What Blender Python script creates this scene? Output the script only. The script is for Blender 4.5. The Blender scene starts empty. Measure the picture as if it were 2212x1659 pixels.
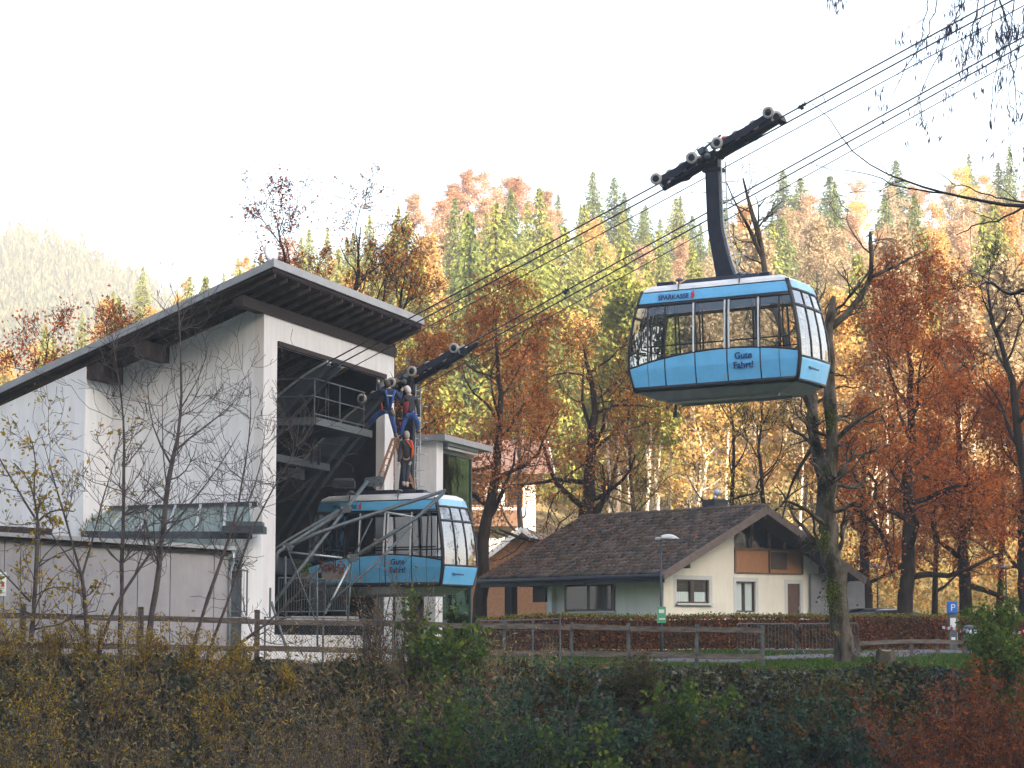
import bpy, bmesh, math, random
import numpy as np
from mathutils import Vector, Matrix
R = math.radians
sc = bpy.context.scene
col = sc.collection

# ---------------------------------------------------------------- camera
F = 5300.0                     # focal length in pixels of a 2212 px wide picture
PITCH = math.atan((1388 - 829.5) / F)
CZ = 0.7
cam = bpy.data.cameras.new('camera')
cam.sensor_width = 36.0
cam.lens = 36.0 * F / 2212
cam.clip_start = 0.5
cam.clip_end = 6000
cam_o = bpy.data.objects.new('camera', cam)
cam_o.location = (0, 0, CZ)
cam_o.rotation_euler = (R(90) + PITCH, 0, 0)
col.objects.link(cam_o)
sc.camera = cam_o

# ---------------------------------------------------------------- light
SUN_EL, SUN_AZ = 22.0, 142.0          # azimuth clockwise from +Y (north)
w = bpy.data.worlds.new('World')
sc.world = w
w.use_nodes = True
nt = w.node_tree
nt.nodes.clear()
sky = nt.nodes.new('ShaderNodeTexSky')
sky.sky_type = 'NISHITA'
sky.sun_disc = False
sky.sun_elevation = R(SUN_EL)
sky.sun_rotation = R(SUN_AZ)
sky.air_density = 1.0
sky.dust_density = 3.0
sky.ozone_density = 1.0
bg = nt.nodes.new('ShaderNodeBackground')
bg.inputs[1].default_value = 0.15
wo = nt.nodes.new('ShaderNodeOutputWorld')
nt.links.new(sky.outputs[0], bg.inputs[0])
nt.links.new(bg.outputs[0], wo.inputs[0])
sun = bpy.data.lights.new('sun', 'SUN')
sun.energy = 5.0
sun.angle = R(0.6)
sun.color = (1.0, 0.86, 0.66)
sun_o = bpy.data.objects.new('sun', sun)
az, el = R(SUN_AZ), R(SUN_EL)
sdir = Vector((math.sin(az) * math.cos(el), math.cos(az) * math.cos(el), math.sin(el)))
sun_o.rotation_euler = (-sdir).to_track_quat('-Z', 'Y').to_euler()
sun_o.location = (0, -20, 60)
col.objects.link(sun_o)

sc.view_settings.view_transform = 'Standard'
sc.view_settings.look = 'None'
sc.view_settings.gamma = 1.0
sc.view_settings.use_curve_mapping = False
sc.view_settings.exposure = 2.0
sc.cycles.use_denoising = True
sc.cycles.max_bounces = 6
sc.cycles.diffuse_bounces = 3
sc.cycles.glossy_bounces = 3
sc.cycles.transmission_bounces = 4
sc.cycles.transparent_max_bounces = 10
sc.cycles.volume_bounces = 1
sc.cycles.sample_clamp_indirect = 6.0

# ---------------------------------------------------------------- pixel -> world (pixels of the 2212 x 1659 view)
_f = np.array([0, math.cos(PITCH), math.sin(PITCH)])
_u = np.array([0, -math.sin(PITCH), math.cos(PITCH)])
def P(u, v, Y):
    yc = (829.5 - v) / F
    t = Y / (math.cos(PITCH) - yc * math.sin(PITCH))
    return Vector(tuple(t * (_f + _u * yc + np.array([(u - 1106) / F, 0, 0])) + np.array([0, 0, CZ])))
def zv(v, Y):
    return P(1106, v, Y).z
def XU(u, Y, v=1388):
    return P(u, v, Y).x

def smooth(a, b, x):
    t = np.clip((np.asarray(x, float) - a) / (b - a), 0, 1)
    return t * t * (3 - 2 * t)

# ---------------------------------------------------------------- tagging
def tag(o, label=None, cat=None, group=None, kind=None):
    if label: o['label'] = label
    if cat: o['category'] = cat
    if group: o['group'] = group
    if kind: o['kind'] = kind
    return o
def thing(name, label, cat, loc=(0, 0, 0), rotz=0.0, group=None):
    o = bpy.data.objects.new(name, None)
    o.empty_display_size = 0.3
    o.location = loc
    o.rotation_euler = (0, 0, rotz)
    col.objects.link(o)
    return tag(o, label, cat, group)
def copy_tree(o, parent=None, skip=()):
    c = o.copy(); col.objects.link(c); c.parent = parent
    for ch in list(o.children):
        if ch.name.split('.')[0] in skip: continue
        copy_tree(ch, c, skip)
    return c

# ---------------------------------------------------------------- mesh builder
class MB:
    def __init__(s): s.V = []; s.Fc = []; s.n = 0; s.M = []
    def add(s, V, Fc, m=0):
        V = np.asarray(V, float).reshape(-1, 3)
        s.V.append(V)
        for f in Fc: s.Fc.append(tuple(int(i) + s.n for i in f)); s.M.append(m)
        s.n += len(V)
        return s
    def box(s, c, d, rot=None, m=0):
        x, y, z = d[0] / 2, d[1] / 2, d[2] / 2
        V = np.array([(-x,-y,-z),(x,-y,-z),(x,y,-z),(-x,y,-z),(-x,-y,z),(x,-y,z),(x,y,z),(-x,y,z)])
        if rot is not None: V = V @ np.array(rot.to_3x3()).T
        return s.add(V + np.array(c), [(0,3,2,1),(4,5,6,7),(0,1,5,4),(1,2,6,5),(2,3,7,6),(3,0,4,7)], m)
    def hexa(s, b, t, m=0):
        """b, t: four bottom and four top corners"""
        return s.add(list(map(tuple, b)) + list(map(tuple, t)), [(0,3,2,1),(4,5,6,7),(0,1,5,4),(1,2,6,5),(2,3,7,6),(3,0,4,7)], m)
    def bar(s, a, b, w, h, up=(0, 0, 1), m=0):
        a, b = Vector(a), Vector(b); d = b - a; L = d.length
        if L < 1e-6: return s
        d.normalize(); up = Vector(up)
        if abs(d.dot(up)) > .98: up = Vector((1, 0, 0))
        sd = d.cross(up).normalized(); uu = sd.cross(d).normalized()
        q = [(-1,-1),(1,-1),(1,1),(-1,1)]
        B = [a + sd * (i * w / 2) + uu * (j * h / 2) for i, j in q]
        T = [b + sd * (i * w / 2) + uu * (j * h / 2) for i, j in q]
        return s.hexa(B, T, m)
    def tube(s, pts, r, n=8, cap=True, m=0):
        pts = np.array([tuple(p) for p in pts], float); k = len(pts)
        r = np.full(k, r, float) if np.isscalar(r) else np.asarray(r, float)
        t = np.gradient(pts, axis=0); t /= (np.linalg.norm(t, axis=1)[:, None] + 1e-9)
        ref = np.array([0, 0, 1.0]) if abs(t[0][2]) < .9 else np.array([1.0, 0, 0])
        a = np.cross(t, ref); a /= (np.linalg.norm(a, axis=1)[:, None] + 1e-9)
        b = np.cross(t, a)
        th = np.arange(n) * 2 * math.pi / n
        V = pts[:, None, :] + r[:, None, None] * (np.cos(th)[None, :, None] * a[:, None, :] + np.sin(th)[None, :, None] * b[:, None, :])
        Fc = []
        for i in range(k - 1):
            for j in range(n):
                j2 = (j + 1) % n
                Fc.append((i*n+j, i*n+j2, (i+1)*n+j2, (i+1)*n+j))
        if cap: Fc.append(tuple(range(n))); Fc.append(tuple(range((k-1)*n, k*n))[::-1])
        return s.add(V.reshape(-1, 3), Fc, m)
    def cyl(s, a, b, r, n=12, r2=None, m=0):
        return s.tube([a, b], [r, r if r2 is None else r2], n, True, m)
    def prism(s, poly, off, m=0):
        """poly: 3D loop, extruded by vector off"""
        n = len(poly); off = Vector(off)
        V = [tuple(p) for p in poly] + [tuple(Vector(p) + off) for p in poly]
        Fc = [tuple(range(n))[::-1], tuple(range(n, 2*n))] + [(i, (i+1) % n, n + (i+1) % n, n + i) for i in range(n)]
        return s.add(V, Fc, m)
    def grid(s, G, m=0, closed=False):
        G = np.asarray(G, float); a, b = G.shape[:2]
        Fc = []
        for i in range(a - 1):
            for j in range(b - 1 + (1 if closed else 0)):
                j2 = (j + 1) % b
                Fc.append((i*b+j, i*b+j2, (i+1)*b+j2, (i+1)*b+j))
        return s.add(G.reshape(-1, 3), Fc, m)
    def lathe(s, prof, c=(0, 0, 0), n=16, axis=None, m=0):
        th = np.arange(n) * 2 * math.pi / n
        G = np.array([[(r * math.cos(t), r * math.sin(t), z) for t in th] for r, z in prof])
        if axis is not None:
            q = Vector((0, 0, 1)).rotation_difference(Vector(axis)).to_matrix()
            G = G @ np.array(q).T
        return s.grid(G + np.array(c), m, closed=True)
    def build(s, name, mats, parent=None, smooth_=False, bevel=0.0, auto=False):
        me = bpy.data.meshes.new(name)
        V = np.concatenate(s.V) if s.V else np.zeros((0, 3))
        me.from_pydata(V.tolist(), [], s.Fc)
        if not isinstance(mats, (list, tuple)): mats = [mats]
        for mt in mats: me.materials.append(mt)
        if len(mats) > 1: me.polygons.foreach_set('material_index', s.M)
        me.update()
        bm = bmesh.new(); bm.from_mesh(me)
        bmesh.ops.recalc_face_normals(bm, faces=bm.faces)
        bm.to_mesh(me); bm.free()
        if smooth_: me.polygons.foreach_set('use_smooth', [True] * len(me.polygons))
        o = bpy.data.objects.new(name, me)
        col.objects.link(o)
        if parent is not None: o.parent = parent
        if bevel:
            b = o.modifiers.new('bevel', 'BEVEL'); b.width = bevel; b.segments = 2; b.limit_method = 'ANGLE'
        return o

def fast_mesh(name, V, Fq, mat, parent=None, smooth_=False):
    """V (n,3), Fq (m,k) numpy, all faces with k corners"""
    V = np.ascontiguousarray(V, dtype=np.float32); Fq = np.ascontiguousarray(Fq, dtype=np.int32)
    me = bpy.data.meshes.new(name)
    m, k = Fq.shape
    me.vertices.add(len(V)); me.vertices.foreach_set('co', V.ravel())
    me.loops.add(m * k); me.loops.foreach_set('vertex_index', Fq.ravel())
    me.polygons.add(m); me.polygons.foreach_set('loop_start', np.arange(0, m * k, k, dtype=np.int32))
    me.update(calc_edges=True)
    me.materials.append(mat)
    if smooth_: me.polygons.foreach_set('use_smooth', np.ones(m, bool))
    o = bpy.data.objects.new(name, me)
    col.objects.link(o)
    if parent is not None: o.parent = parent
    return o

def frame(ax, ay, o):
    """matrix from 2D axes in plan"""
    return Matrix(((ax[0], ay[0], 0, o[0]), (ax[1], ay[1], 0, o[1]), (0, 0, 1, o[2]), (0, 0, 0, 1)))

# ---------------------------------------------------------------- materials
def new_mat(name):
    m = bpy.data.materials.new(name); m.use_nodes = True
    n = m.node_tree.nodes; l = m.node_tree.links
    return m, n, l, n['Principled BSDF']
def pm(name, c, c2=None, scale=4.0, rough=.6, metal=0.0, bump=0.0, bscale=None, stretch=(1, 1, 1), contrast=(.35, .65), spec=.5, detail=6):
    m, n, l, b = new_mat(name)
    b.inputs['Base Color'].default_value = (*c, 1)
    b.inputs['Roughness'].default_value = rough
    b.inputs['Metallic'].default_value = metal
    b.inputs['Specular IOR Level'].default_value = spec
    tc = n.new('ShaderNodeTexCoord'); mp = n.new('ShaderNodeMapping')
    mp.inputs['Scale'].default_value = stretch
    l.new(tc.outputs['Object'], mp.inputs[0])
    if c2 is not None:
        t = n.new('ShaderNodeTexNoise'); t.inputs['Scale'].default_value = scale; t.inputs['Detail'].default_value = detail
        t.inputs['Roughness'].default_value = .65
        r = n.new('ShaderNodeValToRGB')
        r.color_ramp.elements[0].position = contrast[0]; r.color_ramp.elements[0].color = (*c, 1)
        r.color_ramp.elements[1].position = contrast[1]; r.color_ramp.elements[1].color = (*c2, 1)
        l.new(mp.outputs[0], t.inputs[0]); l.new(t.outputs[0], r.inputs[0]); l.new(r.outputs[0], b.inputs['Base Color'])
    if bump:
        t2 = n.new('ShaderNodeTexNoise'); t2.inputs['Scale'].default_value = bscale or scale * 4; t2.inputs['Detail'].default_value = 5
        bp = n.new('ShaderNodeBump'); bp.inputs['Strength'].default_value = bump; bp.inputs['Distance'].default_value = .02
        l.new(mp.outputs[0], t2.inputs[0]); l.new(t2.outputs[0], bp.inputs['Height']); l.new(bp.outputs[0], b.inputs['Normal'])
    return m
def ramp(n, cols):
    r = n.new('ShaderNodeValToRGB'); e = r.color_ramp.elements
    while len(e) < len(cols): e.new(.5)
    for i, c in enumerate(cols):
        e[i].position = i / max(1, len(cols) - 1); e[i].color = (*c, 1)
    return r
def leaf_mat(name, cols, transl=.35, tint=False, rough=.7, clump=None, clump_scale=.8, spec=.06):
    """leaf colour varies from leaf to leaf, and in patches of the crown"""
    m, n, l, b = new_mat(name)
    g = n.new('ShaderNodeNewGeometry'); r = ramp(n, cols)
    l.new(g.outputs['Random Per Island'], r.inputs[0])
    out = r.outputs[0]
    if clump is not None:
        tc = n.new('ShaderNodeTexCoord'); t = n.new('ShaderNodeTexNoise'); t.inputs['Scale'].default_value = clump_scale; t.inputs['Detail'].default_value = 3
        l.new(tc.outputs['Object'], t.inputs[0])
        rr = n.new('ShaderNodeValToRGB'); rr.color_ramp.elements[0].position = .42; rr.color_ramp.elements[1].position = .6
        l.new(t.outputs[0], rr.inputs[0])
        mx = n.new('ShaderNodeMixRGB'); mx.inputs[2].default_value = (*clump, 1)
        ml = n.new('ShaderNodeMath'); ml.operation = 'MULTIPLY'; ml.inputs[1].default_value = .75
        l.new(rr.outputs[0], ml.inputs[0]); l.new(ml.outputs[0], mx.inputs[0]); l.new(out, mx.inputs[1]); out = mx.outputs[0]
    if tint:
        oi = n.new('ShaderNodeObjectInfo'); mu = n.new('ShaderNodeMixRGB'); mu.blend_type = 'MULTIPLY'; mu.inputs[0].default_value = 1
        l.new(out, mu.inputs[1]); l.new(oi.outputs['Color'], mu.inputs[2]); out = mu.outputs[0]
    l.new(out, b.inputs['Base Color'])
    b.inputs['Roughness'].default_value = rough
    b.inputs['Specular IOR Level'].default_value = spec
    tr = n.new('ShaderNodeBsdfTranslucent'); l.new(out, tr.inputs[0])
    mix = n.new('ShaderNodeMixShader'); mix.inputs[0].default_value = transl
    l.new(b.outputs[0], mix.inputs[1]); l.new(tr.outputs[0], mix.inputs[2])
    l.new(mix.outputs[0], n['Material Output'].inputs[0])
    return m
def glass_mat(name, tint=(.55, .6, .62), rough=.02, ior=1.5, refl=(1, 1, 1), wav=0.0, boost=0.0):
    m, n, l, b = new_mat(name)
    n.remove(b)
    t = n.new('ShaderNodeBsdfTransparent'); t.inputs[0].default_value = (*tint, 1)
    g = n.new('ShaderNodeBsdfGlossy'); g.inputs['Roughness'].default_value = rough; g.inputs[0].default_value = (*refl, 1)
    f = n.new('ShaderNodeFresnel'); f.inputs[0].default_value = ior
    if wav:
        tc = n.new('ShaderNodeTexCoord'); nz = n.new('ShaderNodeTexNoise'); nz.inputs['Scale'].default_value = 1.6
        bp = n.new('ShaderNodeBump'); bp.inputs['Strength'].default_value = wav; bp.inputs['Distance'].default_value = .05
        l.new(tc.outputs['Object'], nz.inputs[0]); l.new(nz.outputs[0], bp.inputs['Height']); l.new(bp.outputs[0], g.inputs['Normal'])
    mx = n.new('ShaderNodeMixShader')
    ad = n.new('ShaderNodeMath'); ad.operation = 'ADD'; ad.use_clamp = True; ad.inputs[1].default_value = boost
    l.new(f.outputs[0], ad.inputs[0]); l.new(ad.outputs[0], mx.inputs[0]); l.new(t.outputs[0], mx.inputs[1]); l.new(g.outputs[0], mx.inputs[2])
    l.new(mx.outputs[0], n['Material Output'].inputs[0])
    return m

M = {}
M['render'] = pm('white_render_raised', (.75, .76, .78), (.81, .82, .84), scale=.7, rough=.9, bump=.25, bscale=30)  # wall white raised in colour to make up for blocked sky light
M['render_front'] = pm('white_render_front_dimmed', (.69, .67, .665), (.75, .73, .725), scale=.9, rough=.9, bump=.25, bscale=30)  # front copy of the wall white, darkened to offset its stronger light
M['cream'] = pm('cream_render', (.72, .69, .61), (.78, .75, .67), scale=1.2, rough=.9, bump=.3, bscale=25)
M['lightgrey'] = pm('pale_grey_render', (.50, .51, .52), (.56, .57, .58), scale=2, rough=.9)
M['panel'] = pm('grey_cladding', (.31, .30, .32), (.37, .36, .38), scale=1.2, rough=.75)
M['roofedge'] = pm('zinc_sheet', (.31, .32, .34), (.37, .38, .40), scale=3, rough=.45, metal=.3)
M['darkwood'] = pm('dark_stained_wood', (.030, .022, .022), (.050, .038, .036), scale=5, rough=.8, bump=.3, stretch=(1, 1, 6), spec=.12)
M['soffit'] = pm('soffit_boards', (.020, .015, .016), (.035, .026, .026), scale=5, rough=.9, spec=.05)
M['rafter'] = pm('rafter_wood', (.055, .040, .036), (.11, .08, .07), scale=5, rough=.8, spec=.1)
M['steel'] = pm('galvanised_steel', (.065, .082, .092), (.11, .132, .142), scale=8, rough=.5, metal=.2)
M['steel_light'] = pm('bright_steel', (.38, .41, .43), (.48, .51, .53), scale=8, rough=.4, metal=.4)
M['steel_dark'] = pm('dark_painted_steel', (.016, .020, .030), (.035, .04, .05), scale=6, rough=.5, spec=.2)
M['anthracite'] = pm('anthracite_paint', (.018, .023, .038), (.030, .035, .052), scale=4, rough=.5, spec=.25)
M['saddle'] = pm('blue_grey_steel', (.034, .044, .056), (.052, .064, .078), scale=3, rough=.55, spec=.25)
M['concrete'] = pm('concrete', (.28, .27, .26), (.38, .37, .35), scale=2, rough=.9, bump=.3)
M['inner'] = pm('inner_wall_shaded', (.020, .021, .027), (.034, .035, .043), scale=1.5, rough=.95, spec=.1)  # near black holds the shade of hall and rooms in the colour
M['asphalt'] = pm('asphalt', (.10, .10, .105), (.14, .14, .145), scale=3, rough=.9, bump=.4, bscale=40, spec=.2)
M['oldwood'] = pm('weathered_wood', (.065, .052, .045), (.15, .13, .12), scale=3, rough=.9, bump=.4, stretch=(1, 1, 5), spec=.1)
M['bark'] = pm('grey_bark', (.035, .028, .022), (.11, .09, .07), scale=4, rough=.95, bump=1, bscale=14, stretch=(1, 1, .3), spec=.06)
M['bark_dark'] = pm('dark_bark', (.012, .009, .008), (.045, .034, .027), scale=4, rough=.95, bump=1, bscale=12, stretch=(1, 1, .3), spec=.06)
M['bark_pale'] = pm('sunlit_pale_bark', (.58, .48, .38), (.74, .64, .52), scale=2, rough=.9, stretch=(1, 1, .5), spec=.1)  # sunlight on the trunks is put into this pale tone
M['twig'] = pm('twig_bark', (.055, .045, .045), (.12, .10, .095), scale=6, rough=.85, spec=.1)
M['blue'] = pm('sky_blue_paint', (.17, .55, .90), rough=.3, spec=.5)
M['blue_pale'] = pm('pale_blue_paint', (.30, .58, .80), rough=.3)
M['white'] = pm('white_paint', (.78, .79, .80), rough=.4)
M['dark'] = pm('black_rubber', (.014, .016, .022), rough=.5)
M['ink'] = pm('navy_ink', (.01, .035, .16), rough=.6)
M['red'] = pm('red_paint', (.62, .02, .03), rough=.4)
M['glass_cabin'] = glass_mat('cabin_glass', (.72, .75, .77), boost=.05, wav=.12)
M['glass_end'] = glass_mat('end_glass', (.45, .48, .52), boost=.25, wav=.35)
M['glass_dark'] = glass_mat('window_glass', (.88, .92, .93), ior=1.22)
M['glass_teal'] = glass_mat('teal_glass', (.25, .60, .54), boost=.0, wav=.1, ior=1.3, refl=(.45, .85, .75))
M['glass_roof'] = glass_mat('roof_glass', (.45, .62, .60), boost=.12)
M['rope'] = pm('steel_rope', (.030, .032, .036), rough=.5, metal=.3)

def tinted_roof_glass():
    m, n, l, b = new_mat('greenish_roof_glass')
    b.inputs['Base Color'].default_value = (.30, .36, .355, 1); b.inputs['Roughness'].default_value = .15
    t = n.new('ShaderNodeBsdfTransparent'); t.inputs[0].default_value = (.78, .9, .88, 1)
    mx = n.new('ShaderNodeMixShader'); mx.inputs[0].default_value = .42
    l.new(t.outputs[0], mx.inputs[1]); l.new(b.outputs[0], mx.inputs[2]); l.new(mx.outputs[0], n['Material Output'].inputs[0]); return m
M['glass_roof'] = tinted_roof_glass()

def streak(mat, amt=.14, sc=(2.2, 2.2, .22)):
    """faint rain streaks and patches on a rendered wall"""
    n = mat.node_tree.nodes; l = mat.node_tree.links; b = n['Principled BSDF']; src = b.inputs['Base Color'].links[0].from_socket
    tc = n.new('ShaderNodeTexCoord'); mp = n.new('ShaderNodeMapping'); mp.inputs['Scale'].default_value = sc
    t = n.new('ShaderNodeTexNoise'); t.inputs['Scale'].default_value = 1.5; t.inputs['Detail'].default_value = 9; t.inputs['Roughness'].default_value = .72
    r = n.new('ShaderNodeMapRange'); r.inputs[1].default_value = .38; r.inputs[2].default_value = .62; r.inputs[3].default_value = 1 - amt; r.inputs[4].default_value = 1.0
    mx = n.new('ShaderNodeMixRGB'); mx.blend_type = 'MULTIPLY'; mx.inputs[0].default_value = 1
    l.new(tc.outputs['Object'], mp.inputs[0]); l.new(mp.outputs[0], t.inputs[0]); l.new(t.outputs[0], r.inputs[0]); l.new(src, mx.inputs[1]); l.new(r.outputs[0], mx.inputs[2]); l.new(mx.outputs[0], b.inputs['Base Color'])
for k_ in ('render', 'render_front', 'cream', 'panel', 'concrete'): streak(M[k_], {'concrete': .3, 'cream': .08}.get(k_, .12))
def grime(mat, amt=.12):
    n = mat.node_tree.nodes; l = mat.node_tree.links; b = n['Principled BSDF']; c = tuple(b.inputs['Base Color'].default_value)
    tc = n.new('ShaderNodeTexCoord'); t = n.new('ShaderNodeTexNoise'); t.inputs['Scale'].default_value = 2.2; t.inputs['Detail'].default_value = 9; t.inputs['Roughness'].default_value = .7
    r = n.new('ShaderNodeMapRange'); r.inputs[1].default_value = .35; r.inputs[2].default_value = .65; r.inputs[3].default_value = 1 - amt; r.inputs[4].default_value = 1.04
    mx = n.new('ShaderNodeMixRGB'); mx.blend_type = 'MULTIPLY'; mx.inputs[0].default_value = 1; mx.inputs[1].default_value = c
    l.new(tc.outputs['Object'], t.inputs[0]); l.new(t.outputs[0], r.inputs[0]); l.new(r.outputs[0], mx.inputs[2]); l.new(mx.outputs[0], b.inputs['Base Color'])
    r2 = n.new('ShaderNodeMapRange'); r2.inputs[3].default_value = b.inputs['Roughness'].default_value + .15; r2.inputs[4].default_value = b.inputs['Roughness'].default_value - .08; l.new(t.outputs[0], r2.inputs[0]); l.new(r2.outputs[0], b.inputs['Roughness'])
for k_ in ('blue', 'blue_pale', 'white'): grime(M[k_])
# ================================================================= vegetation generators
K = 6
def tubes_obj(name, br, n, mat, parent=None, sm=True):
    """br: list of (pts (K,3), radii (K,)) -> one mesh"""
    Pn = np.array([b[0] for b in br]); Rn = np.array([b[1] for b in br])
    T = np.gradient(Pn, axis=1); T /= (np.linalg.norm(T, axis=2, keepdims=True) + 1e-9)
    ref = np.where(np.abs(T[:, :1, 2:3]) < .9, np.array([0, 0, 1.0]), np.array([1.0, 0, 0]))
    A = np.cross(T, np.broadcast_to(ref, T.shape)); A /= (np.linalg.norm(A, axis=2, keepdims=True) + 1e-9)
    B = np.cross(T, A)
    th = np.arange(n) * 2 * math.pi / n
    V = Pn[:, :, None, :] + Rn[:, :, None, None] * (np.cos(th)[None, None, :, None] * A[:, :, None, :] + np.sin(th)[None, None, :, None] * B[:, :, None, :])
    nb, k = Pn.shape[:2]
    i, j = np.meshgrid(np.arange(k - 1), np.arange(n), indexing='ij')
    q = np.stack([i*n+j, i*n+(j+1) % n, (i+1)*n+(j+1) % n, (i+1)*n+j], -1).reshape(-1, 4)
    Fq = (q[None] + (np.arange(nb) * k * n)[:, None, None]).reshape(-1, 4)
    return fast_mesh(name, V.reshape(-1, 3), Fq, mat, parent, sm)

def leaf_quads(rng, C, size, asp=.55, droop=0.0, jit=.35, axis=None, fold=.25):
    """leaf shaped quads (pointed diamonds) at the points C -> V, F"""
    n = len(C)
    if n == 0: return np.zeros((0, 3)), np.zeros((0, 4), int)
    a = rng.normal(size=(n, 3)) if axis is None else np.asarray(axis) + rng.normal(size=(n, 3)) * jit
    a[:, 2] -= droop
    a /= np.linalg.norm(a, axis=1, keepdims=True) + 1e-9
    b = np.cross(a, rng.normal(size=(n, 3))); b /= np.linalg.norm(b, axis=1, keepdims=True) + 1e-9
    c = np.cross(a, b)
    s = size * (1 + jit * rng.normal(size=(n, 1)).clip(-1.6, 1.6))
    V = np.stack([C - a * s * .5, C + b * s * asp * .5 + c * s * fold * .3, C + a * s * .5, C - b * s * asp * .5 + c * s * fold * .3], 1)
    Fq = np.arange(n * 4).reshape(-1, 4)
    return V.reshape(-1, 3), Fq

def unit(v): return v / (np.linalg.norm(v) + 1e-9)
def perp_rot(rng, d, ang):
    a = unit(np.cross(d, rng.normal(size=3)))
    return unit(d * math.cos(ang) + a * math.sin(ang))

def limb(rng, p0, d, L, r0, r1, wig, up):
    pts = [np.array(p0, float)]; d = unit(np.array(d, float)); st = L / (K - 1)
    for i in range(K - 1):
        d = unit(d + rng.normal(size=3) * wig + np.array([0, 0, up]))
        pts.append(pts[-1] + d * st)
    return np.array(pts), np.linspace(r0, r1, K), d

def gen_tree(seed, H=15.0, tr=.32, path=None, nlimb=11, first=.22, limb_len=.42, wig=.22, levels=4, nch=(6, 5, 4), ang=(.95, .75, .7),
             up=(.10, .08, .02), lratio=(.55, .5, .5), limbs=None, spread=1.0, top=.35):
    """skeleton in local coordinates (base at 0): list per level of (pts, radii)"""
    rng = np.random.default_rng(seed)
    out = [[] for _ in range(levels + 1)]
    if path is None:
        a = rng.normal(size=2) * .02 * H
        path = [(0, 0, 0), (a[0], a[1], H * .3), (a[0] * 1.5, a[1] * -.5, H * .6), (a[0] * 2, a[1], H * .8), (a[0], a[1], H)]
    path = np.array(path, float)
    s = np.concatenate([[0], np.cumsum(np.linalg.norm(np.diff(path, axis=0), axis=1))]); s /= s[-1]
    tt = np.linspace(0, 1, 19)
    tp = np.stack([np.interp(tt, s, path[:, k]) for k in range(3)], 1)
    tp[1:-1] += rng.normal(size=(17, 3)) * np.array([.06, .06, 0]) * tr * 2
    trad = tr * ((1 - tt) ** .8 * (1 - .06) + .06); trad[0] *= 1.35; trad[1] *= 1.12
    # trunk split in pieces of K points
    for a in range(0, 18, K - 1):
        seg = tp[a:a + K]; rd = trad[a:a + K]
        if len(seg) < K: seg = np.concatenate([seg, np.repeat(seg[-1:], K - len(seg), 0)]); rd = np.concatenate([rd, np.repeat(rd[-1:], K - len(rd))])
        out[0].append((seg, rd))
    def sub(pts, rad, L, lev):
        if lev > levels: return
        n = nch[min(lev - 2, len(nch) - 1)]
        n = max(1, int(round(n * rng.uniform(.75, 1.3))))
        for k in range(n):
            t = rng.uniform(.25, 1.0) if k else 1.0
            x = t * (K - 1); i = min(int(x), K - 2); f = x - i
            p = pts[i] * (1 - f) + pts[i + 1] * f
            d = unit(pts[i + 1] - pts[i])
            d2 = perp_rot(rng, d, ang[min(lev - 2, 2)] * rng.uniform(.6, 1.25))
            l2 = L * lratio[min(lev - 2, 2)] * rng.uniform(.65, 1.3) * (1.15 - .45 * t)
            r0 = max(.35 * (rad[i] * (1 - f) + rad[i + 1] * f) + .15 * rad[-1], .010) * rng.uniform(.8, 1.2)
            q, rr, _ = limb(rng, p, d2, l2, r0, max(r0 * .35, .006), wig * 1.15, up[min(lev - 2, 2)])
            out[lev].append((q, rr)); sub(q, rr, l2, lev + 1)
    if limbs is None:
        limbs = []
        for k in range(nlimb):
            t = first + (1 - first) * (k + rng.uniform(0, .8)) / nlimb
            azm = k * 2.4 + rng.uniform(-.5, .5)
            el = rng.uniform(-.05, .55) + .8 * t * t
            limbs.append((t, azm, el, limb_len * H * spread * (1 - (1 - top) * t) * rng.uniform(.75, 1.15)))
    for t, azm, el, L in limbs:
        x = t * 18; i = min(int(x), 17); f = x - i
        p = tp[i] * (1 - f) + tp[i + 1] * f
        r0 = min(.52 * (trad[i] * (1 - f) + trad[i + 1] * f), .03 * L + .02) * 1.0
        d = np.array([math.cos(azm) * math.cos(el), math.sin(azm) * math.cos(el), math.sin(el)])
        q, rr, _ = limb(rng, p, d, L, r0, max(r0 * .28, .012), wig, up[0])
        out[1].append((q, rr)); sub(q, rr, L, 2)
    sub(tp[-K:], trad[-K:], H * .25, 2)
    return out

def tree_parts(root, sk, bark, leafm=None, rng=None, per=6, size=.16, lev_leaf=3, drop=0.0, spreadr=.22, zcut=None, sides=(9, 6, 4, 3, 3), keep=1.0, asp=.6):
    br = []
    for lv in (0, 1):
        br += sk[lv]
    tr = tubes_obj('trunk', br, 8, bark, root)
    thin = [b for lv in range(2, len(sk)) for b in sk[lv]]
    if thin:
        tubes_obj('branches', thin, 3, bark, root)
    if leafm is not None:
        src = [b for lv in range(lev_leaf, len(sk)) for b in sk[lv]]
        A = np.concatenate([b[0][2:] for b in src])
        if per < 1: A = A[rng.uniform(size=len(A)) < per]; per = 1
        elif per != int(per): keep = keep * per / math.ceil(per); per = math.ceil(per)
        A = np.repeat(A, int(per), 0)
        A = A + rng.normal(size=A.shape) * spreadr
        if zcut is not None:     # leaf density by height: bare tops
            ztop = A[:, 2].max()
            k = rng.uniform(size=len(A)) < np.interp(A[:, 2] / ztop, zcut[0], zcut[1])
            A = A[k]
        if keep < 1: A = A[rng.uniform(size=len(A)) < keep]
        V, Fq = leaf_quads(rng, A, size, asp=asp, droop=drop)
        fast_mesh('crown', V, Fq, leafm, root)
    return root

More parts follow.
